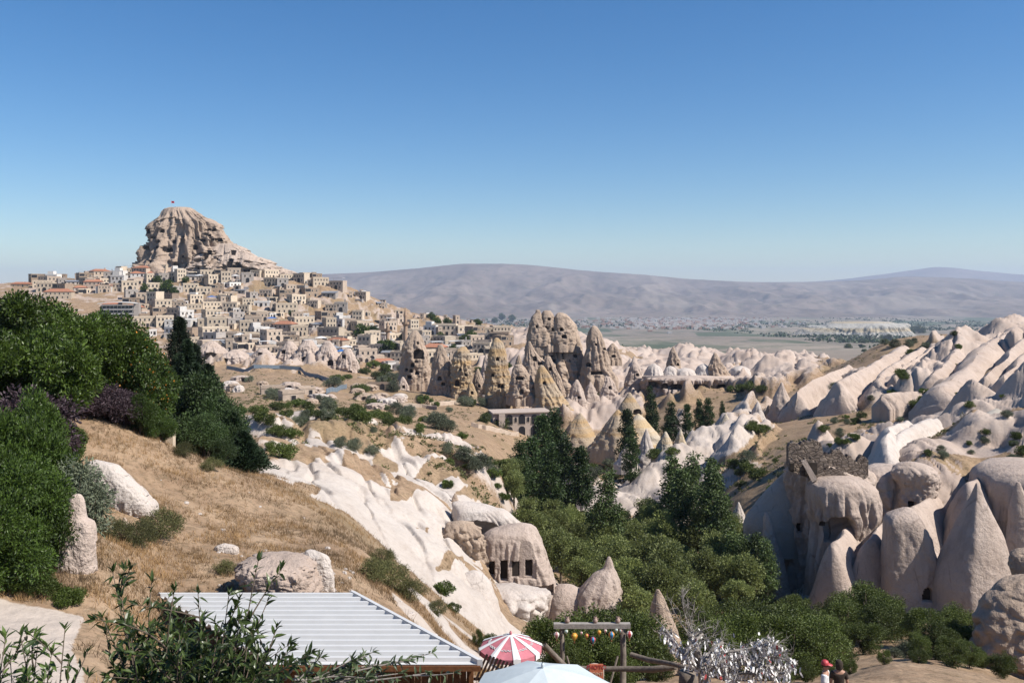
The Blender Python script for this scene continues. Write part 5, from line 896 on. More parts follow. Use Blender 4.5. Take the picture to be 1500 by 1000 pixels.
for i, (px, py, w_) in enumerate([(512, 612, 26), (532, 618, 30), (555, 612, 26), (570, 622, 24), (440, 595, 24), (452, 602, 22), (485, 600, 26), (500, 608, 24), (590, 620, 24), (615, 632, 24), (420, 598, 18), (530, 575, 26), (525, 585, 18), (495, 560, 22), (510, 555, 14), (565, 545, 22), (545, 540, 22), (535, 548, 18), (648, 545, 16), (780, 630, 18), (845, 700, 30), (735, 690, 34), (720, 700, 30), (740, 705, 26), (1110, 640, 26), (1120, 632, 20), (1095, 690, 26), (1110, 700, 30), (1130, 720, 18), (1085, 700, 18), (960, 672, 26), (935, 668, 24), (985, 670, 22), (915, 660, 24), (865, 690, 22), (900, 700, 26), (1320, 555, 22), (1325, 562, 18), (1262, 612, 16), (1345, 605, 26), (1360, 600, 20), (1255, 620, 14), (1420, 600, 16), (1400, 540, 14), (1330, 490, 20), (1348, 488, 22), (1315, 488, 18), (1085, 575, 20), (1100, 572, 24), (1115, 576, 20), (1070, 573, 16), (885, 528, 14), (870, 545, 16), (415, 670, 40), (405, 640, 30), (390, 620, 34), (380, 610, 30), (400, 660, 24), (430, 640, 30), (420, 610, 22), (655, 715, 18), (1205, 640, 18), (1240, 655, 14), (1380, 590, 18), (1395, 580, 16), (1180, 655, 16), (735, 560, 18), (700, 545, 14), (742, 540, 16), (1500, 665, 24), (1490, 680, 20), (870, 585, 14), (800, 612, 16), (775, 618, 16), (850, 675, 22)]):
    k = 'lime' if i % 6 == 4 else 'shrub'; where = 'left of the white folds' if px < 480 else 'on the brown slope under the town' if py < 640 and px < 700 else 'near the chimneys' if px < 760 and py < 600 else 'beside the grove' if px < 960 and py > 640 else 'in mid valley' if px < 1000 else 'on the right slope' if py > 600 else 'on the right ridge'
    seen(k, px, py, w_, f'{"light" if k == "lime" else "dark"} green bush {where}, {ORD[i % 27]} {"low" if i < 27 else "middling" if i < 54 else "sparse"} one there', DG, 60)
TG = 'dark trees between the town houses'
for px, py, w_, lb in [(245, 432, 22, 'big dark tree among roofs below the citadel'), (255, 436, 14, 'small dark tree right of the big one below the citadel'), (231, 418, 14, 'slim tree above the red roofs below the citadel'), (212, 430, 14, 'dark tree beside the glass hotel'), (222, 435, 12, 'low dark tree right of the glass hotel'), (272, 416, 12, 'brownish tree at the foot of the citadel'), (530, 500, 26, 'dark tree left of the red roofed house'), (545, 494, 20, 'dark tree behind the red roofed house'), (570, 525, 28, 'yellowish dark tree right of the cream hut'), (560, 515, 16, 'dark tree above the cream hut'), (640, 480, 16, 'dark tree left of the skyline ruin'), (655, 478, 14, 'dark tree beside the skyline ruin'), (632, 470, 14, 'dark tree below the skyline house'), (645, 500, 16, 'bright tree behind the slim chimney'), (427, 465, 10, 'small tree in the middle of the town'), (590, 500, 12, 'dark tree in front of the minaret'), (735, 470, 12, 'round dark tree on the right skyline'), (750, 472, 12, 'dark tree second on the right skyline'), (725, 474, 10, 'low dark tree on the right skyline'), (700, 480, 14, 'bush at the skyline above the blunt chimney'), (690, 500, 18, 'bush on the terraces above the chimneys'), (680, 510, 20, 'tree behind the ochre twin chimney'), (700, 515, 14, 'bush right of the ochre twin chimney'), (665, 520, 16, 'tree in the gap between slim chimneys'), (520, 540, 14, 'tree below the cave dwellings'), (330, 515, 10, 'little tree at the leftmost cave dwelling')]:
    seen('town', px, py, w_, lb, TG, 300, cat='tree')
# ---- conifers behind the left slope
def pine(loc, h, rx, lbl, seed):
    r = np.random.default_rng(seed); t = empty('pine_tree', loc); n = 24000; z = r.random(n)**.85; lay = np.floor(z*13+r.random(n)*.25)/13
    a = r.uniform(0, 6.283, n); wob = 1+.3*np.sin(a*3+lay*40)+.18*np.sin(a*7+lay*90); q = np.sqrt(r.random(n))*rx*(1.02-lay)*wob
    C = np.stack([q*np.cos(a), q*np.sin(a), .6+z*(h-.6)-q*.22+r.normal(0, .06, n)], 1); N = np.stack([np.cos(a), np.sin(a), .5+0*a], 1)
    b = MB(); b.tube([(0, 0, -.5), (0, 0, h*.95)], [.2, .04], 7); b.obj('trunk', M_BARK, t); link('crown', crownmesh('crown', C, .28, .3, L_PINE, seed, N), t); return tag(t, lbl, 'tree', 'dark conifers behind the left slope')
for i, (px, Y, pyt, rx, lb) in enumerate([(263, 92, 466, 4.6, 'dark pine with the highest tip, in front of the town'), (283, 88, 505, 4.8, 'dark pine leaning right of the highest one'), (303, 84, 535, 4.6, 'lower dark pine on the right of the group'), (262, 84, 520, 4., 'dark pine at the front left of the group')]):
    pine(G(px, Y), top(px, Y, pyt), rx, lb, 400+i)
BS = 'leafy trees on the back of the left slope'
for i, (px, Y, pyt, rx, lb) in enumerate([(288, 70, 505, 2.6, 'leafy tree below the pines at the slope edge'), (312, 69, 530, 2.4, 'leafy tree behind the slope edge, middle of the row'), (336, 67, 565, 2.3, 'leafy tree at the right end of the row behind the slope'), (300, 64, 570, 2.3, 'leafy tree standing on the slope edge in front of the row'), (352, 66, 605, 1.7, 'small leafy tree right of the row on the slope edge'), (268, 74, 520, 2.4, 'leafy tree tucked under the pines'), (325, 62, 620, 1.9, 'low leafy tree spilling over the slope edge')]):
    h = max(2.5, top(px, Y, pyt)); plant('darkwood', G(px, Y, -.2), lb, 'tree', BS, h/6.5*.72, None, 1.2)
for i, (px, Y, pyt, rx, lb) in enumerate([(286, 74, 535, 2.4, 'narrow dark conifer below the broad pines'), (306, 71, 568, 2.4, 'narrow dark conifer second down the slope edge'), (322, 69, 590, 2.2, 'narrow dark conifer third down the slope edge'), (340, 67, 608, 2.0, 'narrow dark conifer fourth down the slope edge'), (355, 65, 635, 1.8, 'lowest narrow dark conifer on the slope edge'), (274, 78, 500, 2.6, 'tall dark conifer between the pines and the slope edge')]): pine(G(px, Y), top(px, Y, pyt), rx, lb, 420+i)
# ---- trees on the crest at the left
LG = 'dense dark trees on the left crest'
for i, (px, Y, pyt, sx, lb) in enumerate([(-40, 56, 420, 1.35, 'dense dark tree cut by the left edge'), (20, 54, 414, 1.25, 'dense dark tree, tallest on the left crest'), (55, 58, 425, 1.2, 'dense dark tree second from left on the crest'), (95, 56, 440, 1.2, 'dense dark tree with dipping crown on the crest'), (130, 58, 452, 1.15, 'dense dark tree in the middle of the crest row'), (165, 60, 448, 1.1, 'taller dark tree right of the middle of the crest'), (75, 48, 470, .95, 'dark tree in front of the crest row, near the parked cars'), (-5, 47, 470, .9, 'dark tree with pale bark in front at the far left')]):
    h = top(px, Y, pyt)+.1; plant('near', G(px, Y, -.1), lb, 'tree', LG, h/6.2*.85, None, 1.18, None)
lib('flower', kind='flowering_tree', h=5.5, rx=2.1, leaf=L_FRESH, n=16000, K=100, rc=.5, size=.17, asp=.5, h0=.4, var=2, extra=(420, .13, L_ORNG))
for i, (px, Y, pyt, lb) in enumerate([(198, 60, 470, 'orange flowering tree behind the purple bush'), (222, 59, 500, 'orange flowering tree at the right end, over the gate post')]): plant('flower', G(px, Y, -.1), lb, 'tree', 'orange flowering trees on the crest', (top(px, Y, pyt)+.1)/5.5*.8, None, 1.25)
for i, (px, Y, pyt, lb) in enumerate([(222, 56, 585, 'fresh green bush under the flowering trees'), (236, 57, 600, 'low fresh green bush on the crest edge'), (205, 55, 570, 'green bush right of the purple bush')]): s = max(.9, top(px, Y, pyt))/3.; plant('bush', G(px, Y, -.1), lb, 'shrub', 'green bushes on the crest', min(s, .55), None, s/min(s, .55))
lib('purple', kind='purple_shrub', h=2.4, rx=1.6, leaf=L_PURP, n=9000, K=60, rc=.42, size=.13, asp=.45, h0=.2, parts=('stem', 'foliage'), var=2)
for i, (px, Y, pyt, lb) in enumerate([(122, 54, 566, 'dark purple bush, left half of the clump on the crest'), (160, 55, 558, 'dark purple bush, right half of the clump on the crest'), (95, 53, 572, 'dark purple bush at the left end of the clump'), (182, 55, 565, 'small purple bush at the right end of the clump'), (35, 44, 560, 'purple bush under the trees near the parked cars'), (15, 43, 570, 'reddish purple bush at the left edge')]): plant('purple', G(px, Y, -.1), lb, 'shrub', 'purple bushes on the crest', max(1.2, top(px, Y, pyt))/2.4)
# ---- big bush on the left
FGp = 'big fresh green bushes at the left'
for i, (px, Y, pyt, sc, lb) in enumerate([(10, 33, 590, 1.0, 'big fresh green bush at the left edge'), (50, 34, 600, 1.0, 'big fresh green bush, highest of the left mass'), (72, 36, 625, .75, 'fresh green bush at the right of the left mass'),(40, 32, 650, 1., 'fresh green bush in the middle of the left mass'),(-10, 29, 720, 1., 'fresh green bush lowest at the left edge'), (20, 30, 660, 1.0, 'fresh green bush in front of the left mass'), (55, 31, 700, .8, 'low fresh green bush beside the stone pillar'), (-25, 31, 620, 1.1, 'fresh green bush half out at the left edge'), (92, 46, 605, .7, 'yellow-green bush below the purple clump'), (45, 40, 560, 1.0, 'green bush between the purple ones and the big mass'), (55, 42, 575, .8, 'weedy bush at the top of the left mass')]):
    h = top(px, Y, pyt); s = h/3.; plant('bush', G(px, Y, -.1), lb, 'shrub', FGp, min(s, .95)*sc, None, max(1, s/min(s, .95))/sc)
plant('silver', G(108, 34.5, -.1), 'pale silvery shrub above the split stone pillar', 'shrub', SGs, .40, None, 1.35*top(108, 34.5, 648)/2.6)
lib('finesilver', kind='silver_shrub', h=2.6, rx=1.1, leaf=L_SILV, n=9000, K=50, rc=.35, size=.10, asp=.35, h0=.2, parts=('stem', 'foliage'), var=1)
plant('finesilver', G(112, 34, -.1), 'fine-leaved silvery shrub leaning over the split stone pillar', 'shrub', SGs, top(112, 34, 650)/2.6)
lib('lowbush', kind='low_bush', h=1.0, rx=1.1, leaf=leafmat('low_bush_leaves', (.085, .13, .022), .4, .25), n=5000, K=50, rc=.24, size=.10, asp=.5, h0=.05, parts=('stem', 'foliage'), var=3)
for i, (px, py, w_, lb) in enumerate([(30, 868, 56, 'yellow-green low bush at the left end above the path'), (65, 872, 60, 'yellow-green low bush in the middle above the path'), (100, 885, 60, 'yellow-green low bush at the right end by the path'), (55, 850, 50, 'yellow-green low bush at the back above the path')]):
    Y = hit(px, py, 20); plant('lowbush', G(px, Y, -.05), lb, 'shrub', 'low bushes along the sandy path', w_/2/F*Y/1.1)
lib('wisp', kind='wispy_bush', h=1.1, rx=.9, leaf=L_WEED, n=5000, K=60, rc=.2, size=.10, asp=.18, h0=.05, parts=('stem', 'foliage'), var=3)
for i, (px, py, w_, lb) in enumerate([(235, 790, 80, 'wispy green broom bush right of the boulder'), (200, 800, 70, 'wispy broom bush below the tilted boulder'), (165, 790, 60, 'wispy broom bush left of the small wedge stone'), (570, 860, 70, 'wispy weed bush on the slope edge above the roof'), (600, 880, 60, 'wispy weed bush right of the roof corner'), (545, 850, 60, 'wispy weed bush left on the slope edge'), (310, 690, 36, 'brownish weed on the middle of the slope'), (330, 840, 40, 'dry weed left of the cracked boulder'), (420, 860, 50, 'dry weeds in front of the cracked boulder'), (270, 670, 40, 'dry shrub on the upper slope'), (560, 830, 50, 'grey weed at the boundary of grass and bare rock'), (640, 900, 40, 'weed on the bank near the parasol')]):
    Y = hit(px, py, 20); plant('wisp', G(px, Y, -.05), lb, 'shrub', 'wispy weeds on the dry slope', w_/2/F*Y/.9)
# ---- trees behind the terrace, and at lower right
TB = 'leafy trees behind the terrace'
for i, (px, Y, pyt, sc, lb) in enumerate([(810, 47, 890, .9, 'leafy tree left behind the balloon frame'), (850, 48, 885, .95, 'leafy tree in the middle behind the balloon frame'), (895, 50, 868, 1.0, 'leafy tree right behind the balloon frame, tallest'), (930, 52, 880, 1., 'leafy tree left of the little grey cone'), (780, 49, 925, .8, 'low leafy tree between parasol and balloon frame'), (720, 50, 918, .7, 'low green bush behind the striped parasol'), (960, 50, 935, .8, 'low leafy tree behind the rail'), (905, 46, 930, .8, 'green bush behind the right post'), (830, 45, 930, .8, 'green bush under the hanging balloons'), (700, 52, 915, .6, 'dark green bush at the foot of the white mound'),
   (1080, 64, 880, 1.05, 'bright leafy tree behind the rag tree'), (1120, 66, 872, 1.05, 'bright leafy tree right of the bare branches'), (1160, 58, 888, 1.0, 'round green tree above the right end of the rags'), (1200, 60, 890, 1.1, 'round bright green tree at the right of the clearing'), (1230, 62, 925, .9, 'low green bush beside the clearing'), (1130, 52, 930, .9, 'green bush behind the white rags'), (1040, 60, 900, 1., 'green tree behind the bare branches'), (1010, 70, 880, 1., 'dark green tree behind the bare branches at the left'), (1180, 46, 960, .8, 'green bush behind the two people'),
   (1270, 88, 845, 1.1, 'dark tree in the shade under the sail-shaped rock'), (1255, 92, 850, 1.1, 'dark tree left in the shade of the mounds'), (1300, 84, 862, 1., 'dark bush in the shade right of the clearing'), (1210, 90, 870, 1., 'bush at the foot of the fluted buttress'), (1170, 92, 862, 1., 'bush at the foot of the dark cliff'), (1360, 76, 880, 1., 'leafy bush in front of the tall pink cone'), (1400, 80, 880, 1., 'leafy bush under the tall pink cone'), (1395, 70, 900, 1., 'green bush left of the grey boulder'), (1350, 62, 925, .9, 'dark bush at the bottom right'), (1420, 62, 930, .9, 'dark bush under the grey boulder'), (1295, 56, 965, .8, 'low bush at the bottom edge by the clearing'), (1470, 58, 945, .9, 'dark bush in the bottom right corner'),
   (1240, 84, 868, 1., 'tree in the shade below the double-humped mound'), (1290, 80, 875, 1.1, 'dark tree in front of the sail-shaped rock foot'), (1320, 82, 890, 1., 'dark tree right under the sail-shaped rock'), (1215, 76, 885, 1., 'leafy tree between the round bright tree and the mounds'), (1180, 78, 880, 1., 'leafy tree behind the round green tree'), (1150, 84, 872, 1., 'leafy tree at the left foot of the dark cliff'), (1265, 74, 900, 1.1, 'dark tree at the back of the clearing'), (1345, 74, 915, .9, 'dark bush right at the back of the clearing'), (1375, 66, 905, 1., 'leafy bush at the right of the clearing'), (1395, 60, 925, 1., 'bush at the bottom edge right of the clearing'), (1345, 55, 955, 1., 'bush at the bottom edge below the silvery shrubs'), (1440, 64, 950, .9, 'dark bush at the left foot of the grey boulder'), (1100, 74, 868, 1., 'leafy tree in front of the upright cliff row'), (1060, 78, 865, 1., 'leafy tree in front of the upright trees, further left'), (1140, 70, 878, 1., 'leafy tree between bare branches and cliff'), (1245, 52, 990, .7, 'low bush at the bottom edge left of the clearing'), (1215, 50, 972, .8, 'bush behind the dark-haired person'), (1150, 44, 985, .7, 'low bush behind the right end of the rags'), (1420, 74, 915, 1., 'leafy bush between the tall cone and the grey boulder')]):
    h = max(1.2, top(px, Y, pyt)); plant('thicket', G(px, Y, -.1), lb, 'tree', TB, h/6.5*sc, None, 1/sc)
for px, Y, pyt, lb in [(1325, 68, 930, 'silvery shrub at the edge of the clearing'), (1310, 66, 940, 'small silvery shrub left at the edge of the clearing'), (1430, 74, 905, 'silvery brush against the tall cone')]: plant('silver', G(px, Y, -.1), lb, 'shrub', SGs, top(px, Y, pyt)/5.)
for px, py, w_, lb in [(650, 870, 36, 'thin young tree in front of the white mound'), (665, 895, 26, 'thin shrub right of the young tree on the white mound'), (655, 712, 18, 'single green sapling on the white dome'), (735, 735, 24, 'yellow-green shrub at the edge of the white dome')]: seen('lime', px, py, w_, lb, DG, 45)
# ---- dry grass on the slope
r = np.random.default_rng(99); n = 62000; px = r.uniform(-120, 760, n); Yg = np.exp(r.uniform(math.log(21), math.log(74), n))
jj = np.clip(((px+330)/2).astype(int), 0, len(gpx)-2); ii = np.clip(np.searchsorted(gY, Yg)-1, 0, len(gY)-2); ok = (MASK[ii, jj, 0] < .35) & (MASK[ii, jj, 1] < .3)
X = (px-750)/F*Yg; dens = fbm(X/1.6, Yg/1.6, o=3, s=77); ok &= dens > r.uniform(-.35, .3, n); X, Yg, ii, jj = X[ok], Yg[ok], ii[ok], jj[ok]
Zg = np.array([gz(a, b) for a, b in zip(X, Yg)]); nb = 5; m_ = len(X)
B = np.repeat(np.stack([X, Yg, Zg-.02], 1), nb, 0)+r.normal(0, .07, (m_*nb, 3))*[1, 1, 0]; hgt = r.uniform(.10, .34, m_*nb)[:, None]
d = r.normal(0, .4, (m_*nb, 3)); d[:, 2] = 1; s = r.normal(0, 1, (m_*nb, 3))*[1, 1, 0]; s /= np.linalg.norm(s, axis=1)[:, None]
V = np.stack([B-s*.012, B+s*.012, B+d*hgt], 1).reshape(-1, 3); c = np.repeat(np.clip(np.repeat(fbm(X/2.5, Yg/2.5, o=3, s=5)*.9+.45, nb)+r.normal(0, .15, m_*nb), 0, 1), 3)
tag(link('dry_grass', npmesh('dry_grass', V, np.arange(len(V)).reshape(-1, 3), L_DRY, False, None, np.stack([c, c, c, c*0+1], -1))), kind='stuff')
# ---- low scrub sprinkled over the brown valley slopes, and tree lines on the plain
n = 9000; px = r.uniform(330, 1560, n); Yg = np.exp(r.uniform(math.log(110), math.log(520), n)); jj = np.clip(((px+330)/2).astype(int), 0, len(gpx)-2); ii = np.clip(np.searchsorted(gY, Yg)-1, 0, len(gY)-2)
ok = (MASK[ii, jj, 0] < .3) & (fbm((px-750)/F*Yg/18, Yg/18, o=3, s=88) > -.05); X = (px[ok]-750)/F*Yg[ok]; Yg = Yg[ok]
B = np.stack([X, Yg, [gz(a, b) for a, b in zip(X, Yg)]], 1); rs_ = r.uniform(.25, .9, len(B)); k = 26; off = unit(len(B)*k, r)*np.repeat(rs_, k)[:, None]*r.random((len(B)*k, 1))**.4; off[:, 2] = np.abs(off[:, 2])*.7
tag(link('scrub', crownmesh('scrub', np.repeat(B, k, 0)+off, .34, .5, L_WEED, 3)), kind='stuff')
n = 5200; px = r.uniform(500, 1560, n); Yg = np.exp(r.uniform(math.log(1700), math.log(9000), n)); X = (px-750)/F*Yg; ok = fbm(X/700, Yg/2200, o=4, s=93) > .05; X, Yg = X[ok], Yg[ok]
B = np.stack([X, Yg, [gz(a, b) for a, b in zip(X, Yg)]], 1); k = 8; sz = np.repeat(r.uniform(5, 14, len(B)), k); off = unit(len(B)*k, r)*sz[:, None]*[2, 2, .5]; off[:, 2] = np.abs(off[:, 2])
V, A, c = leafset(np.repeat(B, k, 0)+off, 12, .8, r); tag(link('distant_trees', npmesh('distant_trees', V, A, L_POP, False, None, c)), kind='stuff')
for k, l in LIB.items():
    for e in l:
        if not e[1]:
            for ch in KIDS.get(e[0].name, []): bpy.data.objects.remove(ch)
            bpy.data.objects.remove(e[0])

# ================================================================ TERRACE AND FOREGROUND
M_WOOD = plain('weathered_wood', (.20, .165, .135), .9, .35, 6, .4); M_BROWN = plain('brown_timber', (.20, .085, .035), .6, .35, 5, .3); M_SHEET = plain('white_roof_sheet', (.64, .64, .63), .45, .05, 1.5, 0, spec=.4)
M_WHITE = plain('white_canvas', (.78, .78, .77), .8, .05, 4, 0); M_RED = plain('red_canvas', (.57, .19, .225), .8, .15, 5, 0); M_PALEB = plain('pale_blue_canvas', (.56, .63, .65), .8, .06, 4, 0); M_STEEL = plain('pole_steel', (.45, .45, .45), .35, .1, 1, 0, metal=.8)
# ---- shed with ribbed white roof
sh = empty('shed', Vector((-5, 27, -14.3))); tag(sh, 'timber shed under a ribbed white metal roof at the bottom of the view', 'shed'); ZR = -11.5
nr, fr_, nr_ = P(230, 880, 33.2), P(517, 880, 33.2), P(704, 971, 27.3); nl = P(392, 971, 27.3)
A_ = np.array([[nl.x, nl.y], [nr_.x, nr_.y], [fr_.x, fr_.y], [nr.x, nr.y]])
b = MB(); ns = 14*16+1; prof = []
for i in range(ns):
    v = i/(ns-1); ph = (i % 16)/16; hgt = .0 if ph < .5 else .12 if ph < .8 else .12*(1-(ph-.8)/.2); l = A_[0]+(A_[3]-A_[0])*v; q = A_[1]+(A_[2]-A_[1])*v; prof.append((l, q, ZR+hgt+.12*v))
V = []
for l, q, z in prof: V += [(l[0]+5, l[1]-27, z+14.3), (q[0]+5, q[1]-27, z+14.3), (l[0]+5, l[1]-27, z+14.26), (q[0]+5, q[1]-27, z+14.26)]
b.add(V, [f for i in range(ns-1) for f in ((4*i, 4*i+1, 4*i+5, 4*i+4), (4*i+3, 4*i+2, 4*i+6, 4*i+7), (4*i+1, 4*i+3, 4*i+7, 4*i+5), (4*i, 4*i+4, 4*i+6, 4*i+2))]); ro = b.obj('roof', M_SHEET, sh)
b = MB(); g0, g1 = A_[1], A_[2]; b.add([(q_[0]+5+dx, q_[1]-27, ZR+14.3+zz+.12*vv) for q_, vv in ((g0, 0), (g1, 1)) for dx, zz in ((-.10, .15), (.06, .15), (.06, -.08), (-.10, -.08))], [(0, 1, 5, 4), (1, 2, 6, 5), (2, 3, 7, 6), (3, 0, 4, 7), (0, 3, 2, 1), (4, 5, 6, 7)]); b.obj('edge_trim', M_SHEET, ro)
b = MB()
for k in range(60):
    u, v = (k % 6+.5)/6, (k//6+.5)/10; l = A_[0]+(A_[3]-A_[0])*(int(v*14)/14+.08); q = A_[1]+(A_[2]-A_[1])*(int(v*14)/14+.08); s_ = l+(q-l)*u; b.box((s_[0]+5, s_[1]-27, ZR+14.3+.02+.12*v), (.05, .05, .03))
b.obj('screws', M_STEEL, ro)
b = MB(); e0, e1 = Vector((*(A_[0]), ZR)), Vector((*(A_[1]), ZR)); mid = (e0+e1)/2; b.box((mid.x+5, mid.y-27-.05, ZR+14.3-.10), ((e1-e0).length, .06, .16)); b.obj('fascia', M_BROWN, sh)
b = MB(); L_ = (e1-e0).length
for k in range(30): b.box((e0.x+5+.25+(k+.5)*(L_-.5)/30, e0.y-27+.35, 1.25), ((L_-.5)/30-.012, .05, 2.7))
b.obj('plank_wall', M_BROWN, sh)
b = MB(); d_ = A_[2]-A_[1]; 
for k in range(24): s_ = A_[1]+d_*((k+.5)/24)*.96; b.box((s_[0]+5-.3, s_[1]-27+.3, 1.2), (.06, .22, 2.7))
b.obj('side_wall', M_BROWN, sh)
for k in range(4): MB().box((e0.x+5+.3+k*(L_-.6)/3, e0.y-27+.3, 1.2), (.14, .14, 2.9)).obj('post', M_BROWN, sh)
# ---- parasols
def parasol(px, py, Y, r, rise, n, mats, lb, trim, val=.22, tilt=0):
    p = P(px, py, Y); z0 = gz(p.x, p.y); t = empty('parasol', (p.x, p.y, z0)); t.rotation_euler = (tilt, 0, .2); tag(t, lb, 'parasol'); H = p.z-z0
    MB().tube([(0, 0, -.2), (0, 0, H+.08)], [.025, .02], 8).obj('pole', M_STEEL, t); MB().lathe([(.02, H+.14), (.05, H+.09), (.05, H-.02)], 8).obj('finial', mats[-1], t)
    b = MB(); K = 7; V = []
    for j in range(K+1):
        u = j/K; z = H-rise*(u**1.25)
        for i in range(n*4):
            a = 2*math.pi*i/(n*4); ph = (i % 4)/4; sag = 1-.055*math.sin(math.pi*ph)*u; V.append((r*u*sag*math.cos(a)+1e-4, r*u*sag*math.sin(a), z-.05*math.sin(math.pi*ph)*u))
    for i in range(n*4): x, y, z = V[K*n*4+i]; V.append((x, y, z-val*(1-.25*math.sin(math.pi*(i % 4)/4))))
    for j in range(K+1):
        for i in range(n*4):
            m_ = 0
            f = (j*n*4+i, j*n*4+(i+1) % (n*4), (j+1)*n*4+(i+1) % (n*4), (j+1)*n*4+i); b.f4.append(list(f)); b.m4.append(m_)
    b.v.append(np.array(V)); b.n += len(V); b.obj('canopy', mats, t)
    b = MB()
    for i in range(n):
        a = 2*math.pi*i/n; c_, s_ = math.cos(a), math.sin(a); pts = [(r*u*c_, r*u*s_, H-rise*(u**1.25)+.012) for u in np.linspace(.02, 1, 8)]
        if trim:
            V = []
            for q, u in zip(pts, np.linspace(.02, 1, 8)): wd = .035+.10*u; V += [(q[0]-s_*wd, q[1]+c_*wd, q[2]-.012*u*2), (q[0], q[1], q[2]+.008), (q[0]+s_*wd, q[1]-c_*wd, q[2]-.012*u*2)]
            q = V[-3:]; V += [(x*1.004, y*1.004, z-val*.95) for x, y, z in q]
            b.add(V, [f for k in range(8) for f in ((3*k, 3*k+1, 3*k+4, 3*k+3), (3*k+1, 3*k+2, 3*k+5, 3*k+4))], 0)
        else: b.tube([(x, y, z-.05) for x, y, z in pts], .012, 5, 0)
    b.obj('stripes' if trim else 'ribs', M_WHITE if trim else M_STEEL, t)
    if trim:   # pale worn lettering printed on every panel: unreadable at this distance
        b = MB()
        for i in range(n):
            a0 = 2*math.pi*(i+.5)/n
            for k in range(9):
                da = (k-4)*.058; u = .70+.03*math.sin(k*2.1); c_, s_ = math.cos(a0+da), math.sin(a0+da); z = H-rise*(u**1.25)-.02+.012; s2 = rnd.uniform(.02, .035)
                for w_ in (-1, 1): b.box((r*.95*u*c_+w_*.015*s_, r*.95*u*s_-w_*.015*c_, z), (s2, s2*1.6, .012), 0, a0)
        b.obj('lettering', M_WHITE, t)
    return t
parasol(748, 929, 33, 1.19, .44, 8, [M_RED], 'striped red and white parasol with printed panels on the terrace', True)
parasol(795, 977, 25, 2.0, .62, 8, [M_PALEB], 'large pale blue-white parasol at the bottom edge', False, .2)
# ---- balloon frame
bf = empty('timber_frame', P(867, 1000, 38)); tag(bf, 'weathered timber photo frame hung with little balloons', 'timber frame'); O = bf.location.copy()
for px, w_ in ((823, .2), (912, .26)):
    q = P(px, 915, 38)-O; b = MB(); b.tube([(q.x, 0, -.9), (q.x+.03, 0, 1.2), (q.x, .02, q.z)], [w_*.55, w_*.5, w_*.45], 8); b.obj('post', M_WOOD, bf, True)
q0, q1 = P(811, 916, 38)-O, P(923, 914.5, 38)-O; b = MB(); b.box(((q0.x+q1.x)/2, -.02, (q0.z+q1.z)/2), (q1.x-q0.x, .24, .2)); b.obj('beam', plain('pale_beam', (.34, .31, .28), .9, .25, 6, .3), bf)
b = MB(); q = P(830, 960, 38)-O; b.tube([q, P(842, 1002, 37.5)-O], .05, 6); b.tube([P(905, 960, 38)-O, P(893, 1004, 37.5)-O], .05, 6); b.obj('brace', M_WOOD, bf)
POT = plain('clay_pot', (.42, .30, .25), .85, .2, 4, 0)
for px, lb in ((831, 'left clay pot standing on the frame beam'), (872, 'middle clay pot standing on the frame beam'), (905, 'right clay pot standing on the frame beam')):
    t = empty('clay_pot', P(px, 912, 38)); tag(t, lb, 'pot', 'clay pots on the frame beam'); MB().lathe([(0, 0), (.07, 0), (.11, .1), (.08, .19), (.05, .22), (.075, .27), (.06, .27)], 10).obj('body', POT, t, True); MB().tube([(.09, 0, .1), (.15, 0, .17), (.06, 0, .23)], .012, 5).obj('handle', POT, t)
BC = {k: plain(f'{k}_paint', c, .5, .1, 8, 0, spec=.5) for k, c in dict(red=(.5, .05, .06), orange=(.62, .25, .03), yellow=(.7, .45, .06), blue=(.03, .25, .5), white=(.7, .68, .62), pink=(.5, .22, .22), mint=(.3, .45, .40), purple=(.3, .1, .3)).items()}
for px, py, s_, a_, c_, lb in [(815, 927, 7, 'pink', 'white', 'faded pink balloon ornament at the left post'), (841, 929, 8, 'yellow', 'orange', 'biggest yellow and orange balloon ornament'), (859, 928, 5, 'yellow', 'red', 'small yellow and red striped balloon ornament'), (851, 924, 3.5, 'pink', 'white', 'tiny pink balloon ornament left of the small yellow one'), (868, 934, 7, 'blue', 'red', 'blue and red balloon ornament hanging lowest'), (877, 923, 5, 'orange', 'yellow', 'small orange balloon ornament'), (895, 927, 8, 'blue', 'orange', 'blue and orange balloon ornament near the right post'), (886, 921, 4, 'pink', 'white', 'tiny pale balloon ornament left of the blue and orange one'), (902, 920, 4, 'mint', 'white', 'tiny mint balloon ornament under the beam'), (908, 921, 4, 'mint', 'pink', 'tiny green-pink balloon ornament beside the right post'), (921, 926, 8, 'red', 'white', 'red and white balloon ornament outside the right post'), (829, 922, 4.5, 'mint', 'white', 'pale mint balloon ornament by the left post')]:
    p = P(px, py, 38); p.y -= .2; r_ = s_/2*38/F*1.15; t = empty('balloon_ornament', p); tag(t, lb, 'ornament', 'balloon ornaments hanging from the frame'); b = MB(); n = 12
    pr = [(.02, r_*1.15), (r_*.6, r_*1.0), (r_*.95, r_*.55), (r_, r_*.2), (r_*.8, -r_*.4), (r_*.4, -r_*1.0), (r_*.22, -r_*1.25)]; V = [(q*math.cos(6.283*j/n), q*math.sin(6.283*j/n), z) for q, z in pr for j in range(n)]
    for i in range(len(pr)-1):
        for j in range(n): b.f4.append([i*n+j, i*n+(j+1) % n, (i+1)*n+(j+1) % n, (i+1)*n+j]); b.m4.append((j//2) % 2)
    b.v.append(np.array(V)); b.n = len(V); b.obj('envelope', [BC[a_], BC[c_]], t, False)
    MB().box((0, 0, -r_*1.85), (r_*.45, r_*.45, r_*.4)).obj('basket', M_BROWN, t); MB().tube([(0, 0, r_), (0, 0, P(px, 915, 38).z-p.z)], .006, 4).obj('string', M_WOOD, t)
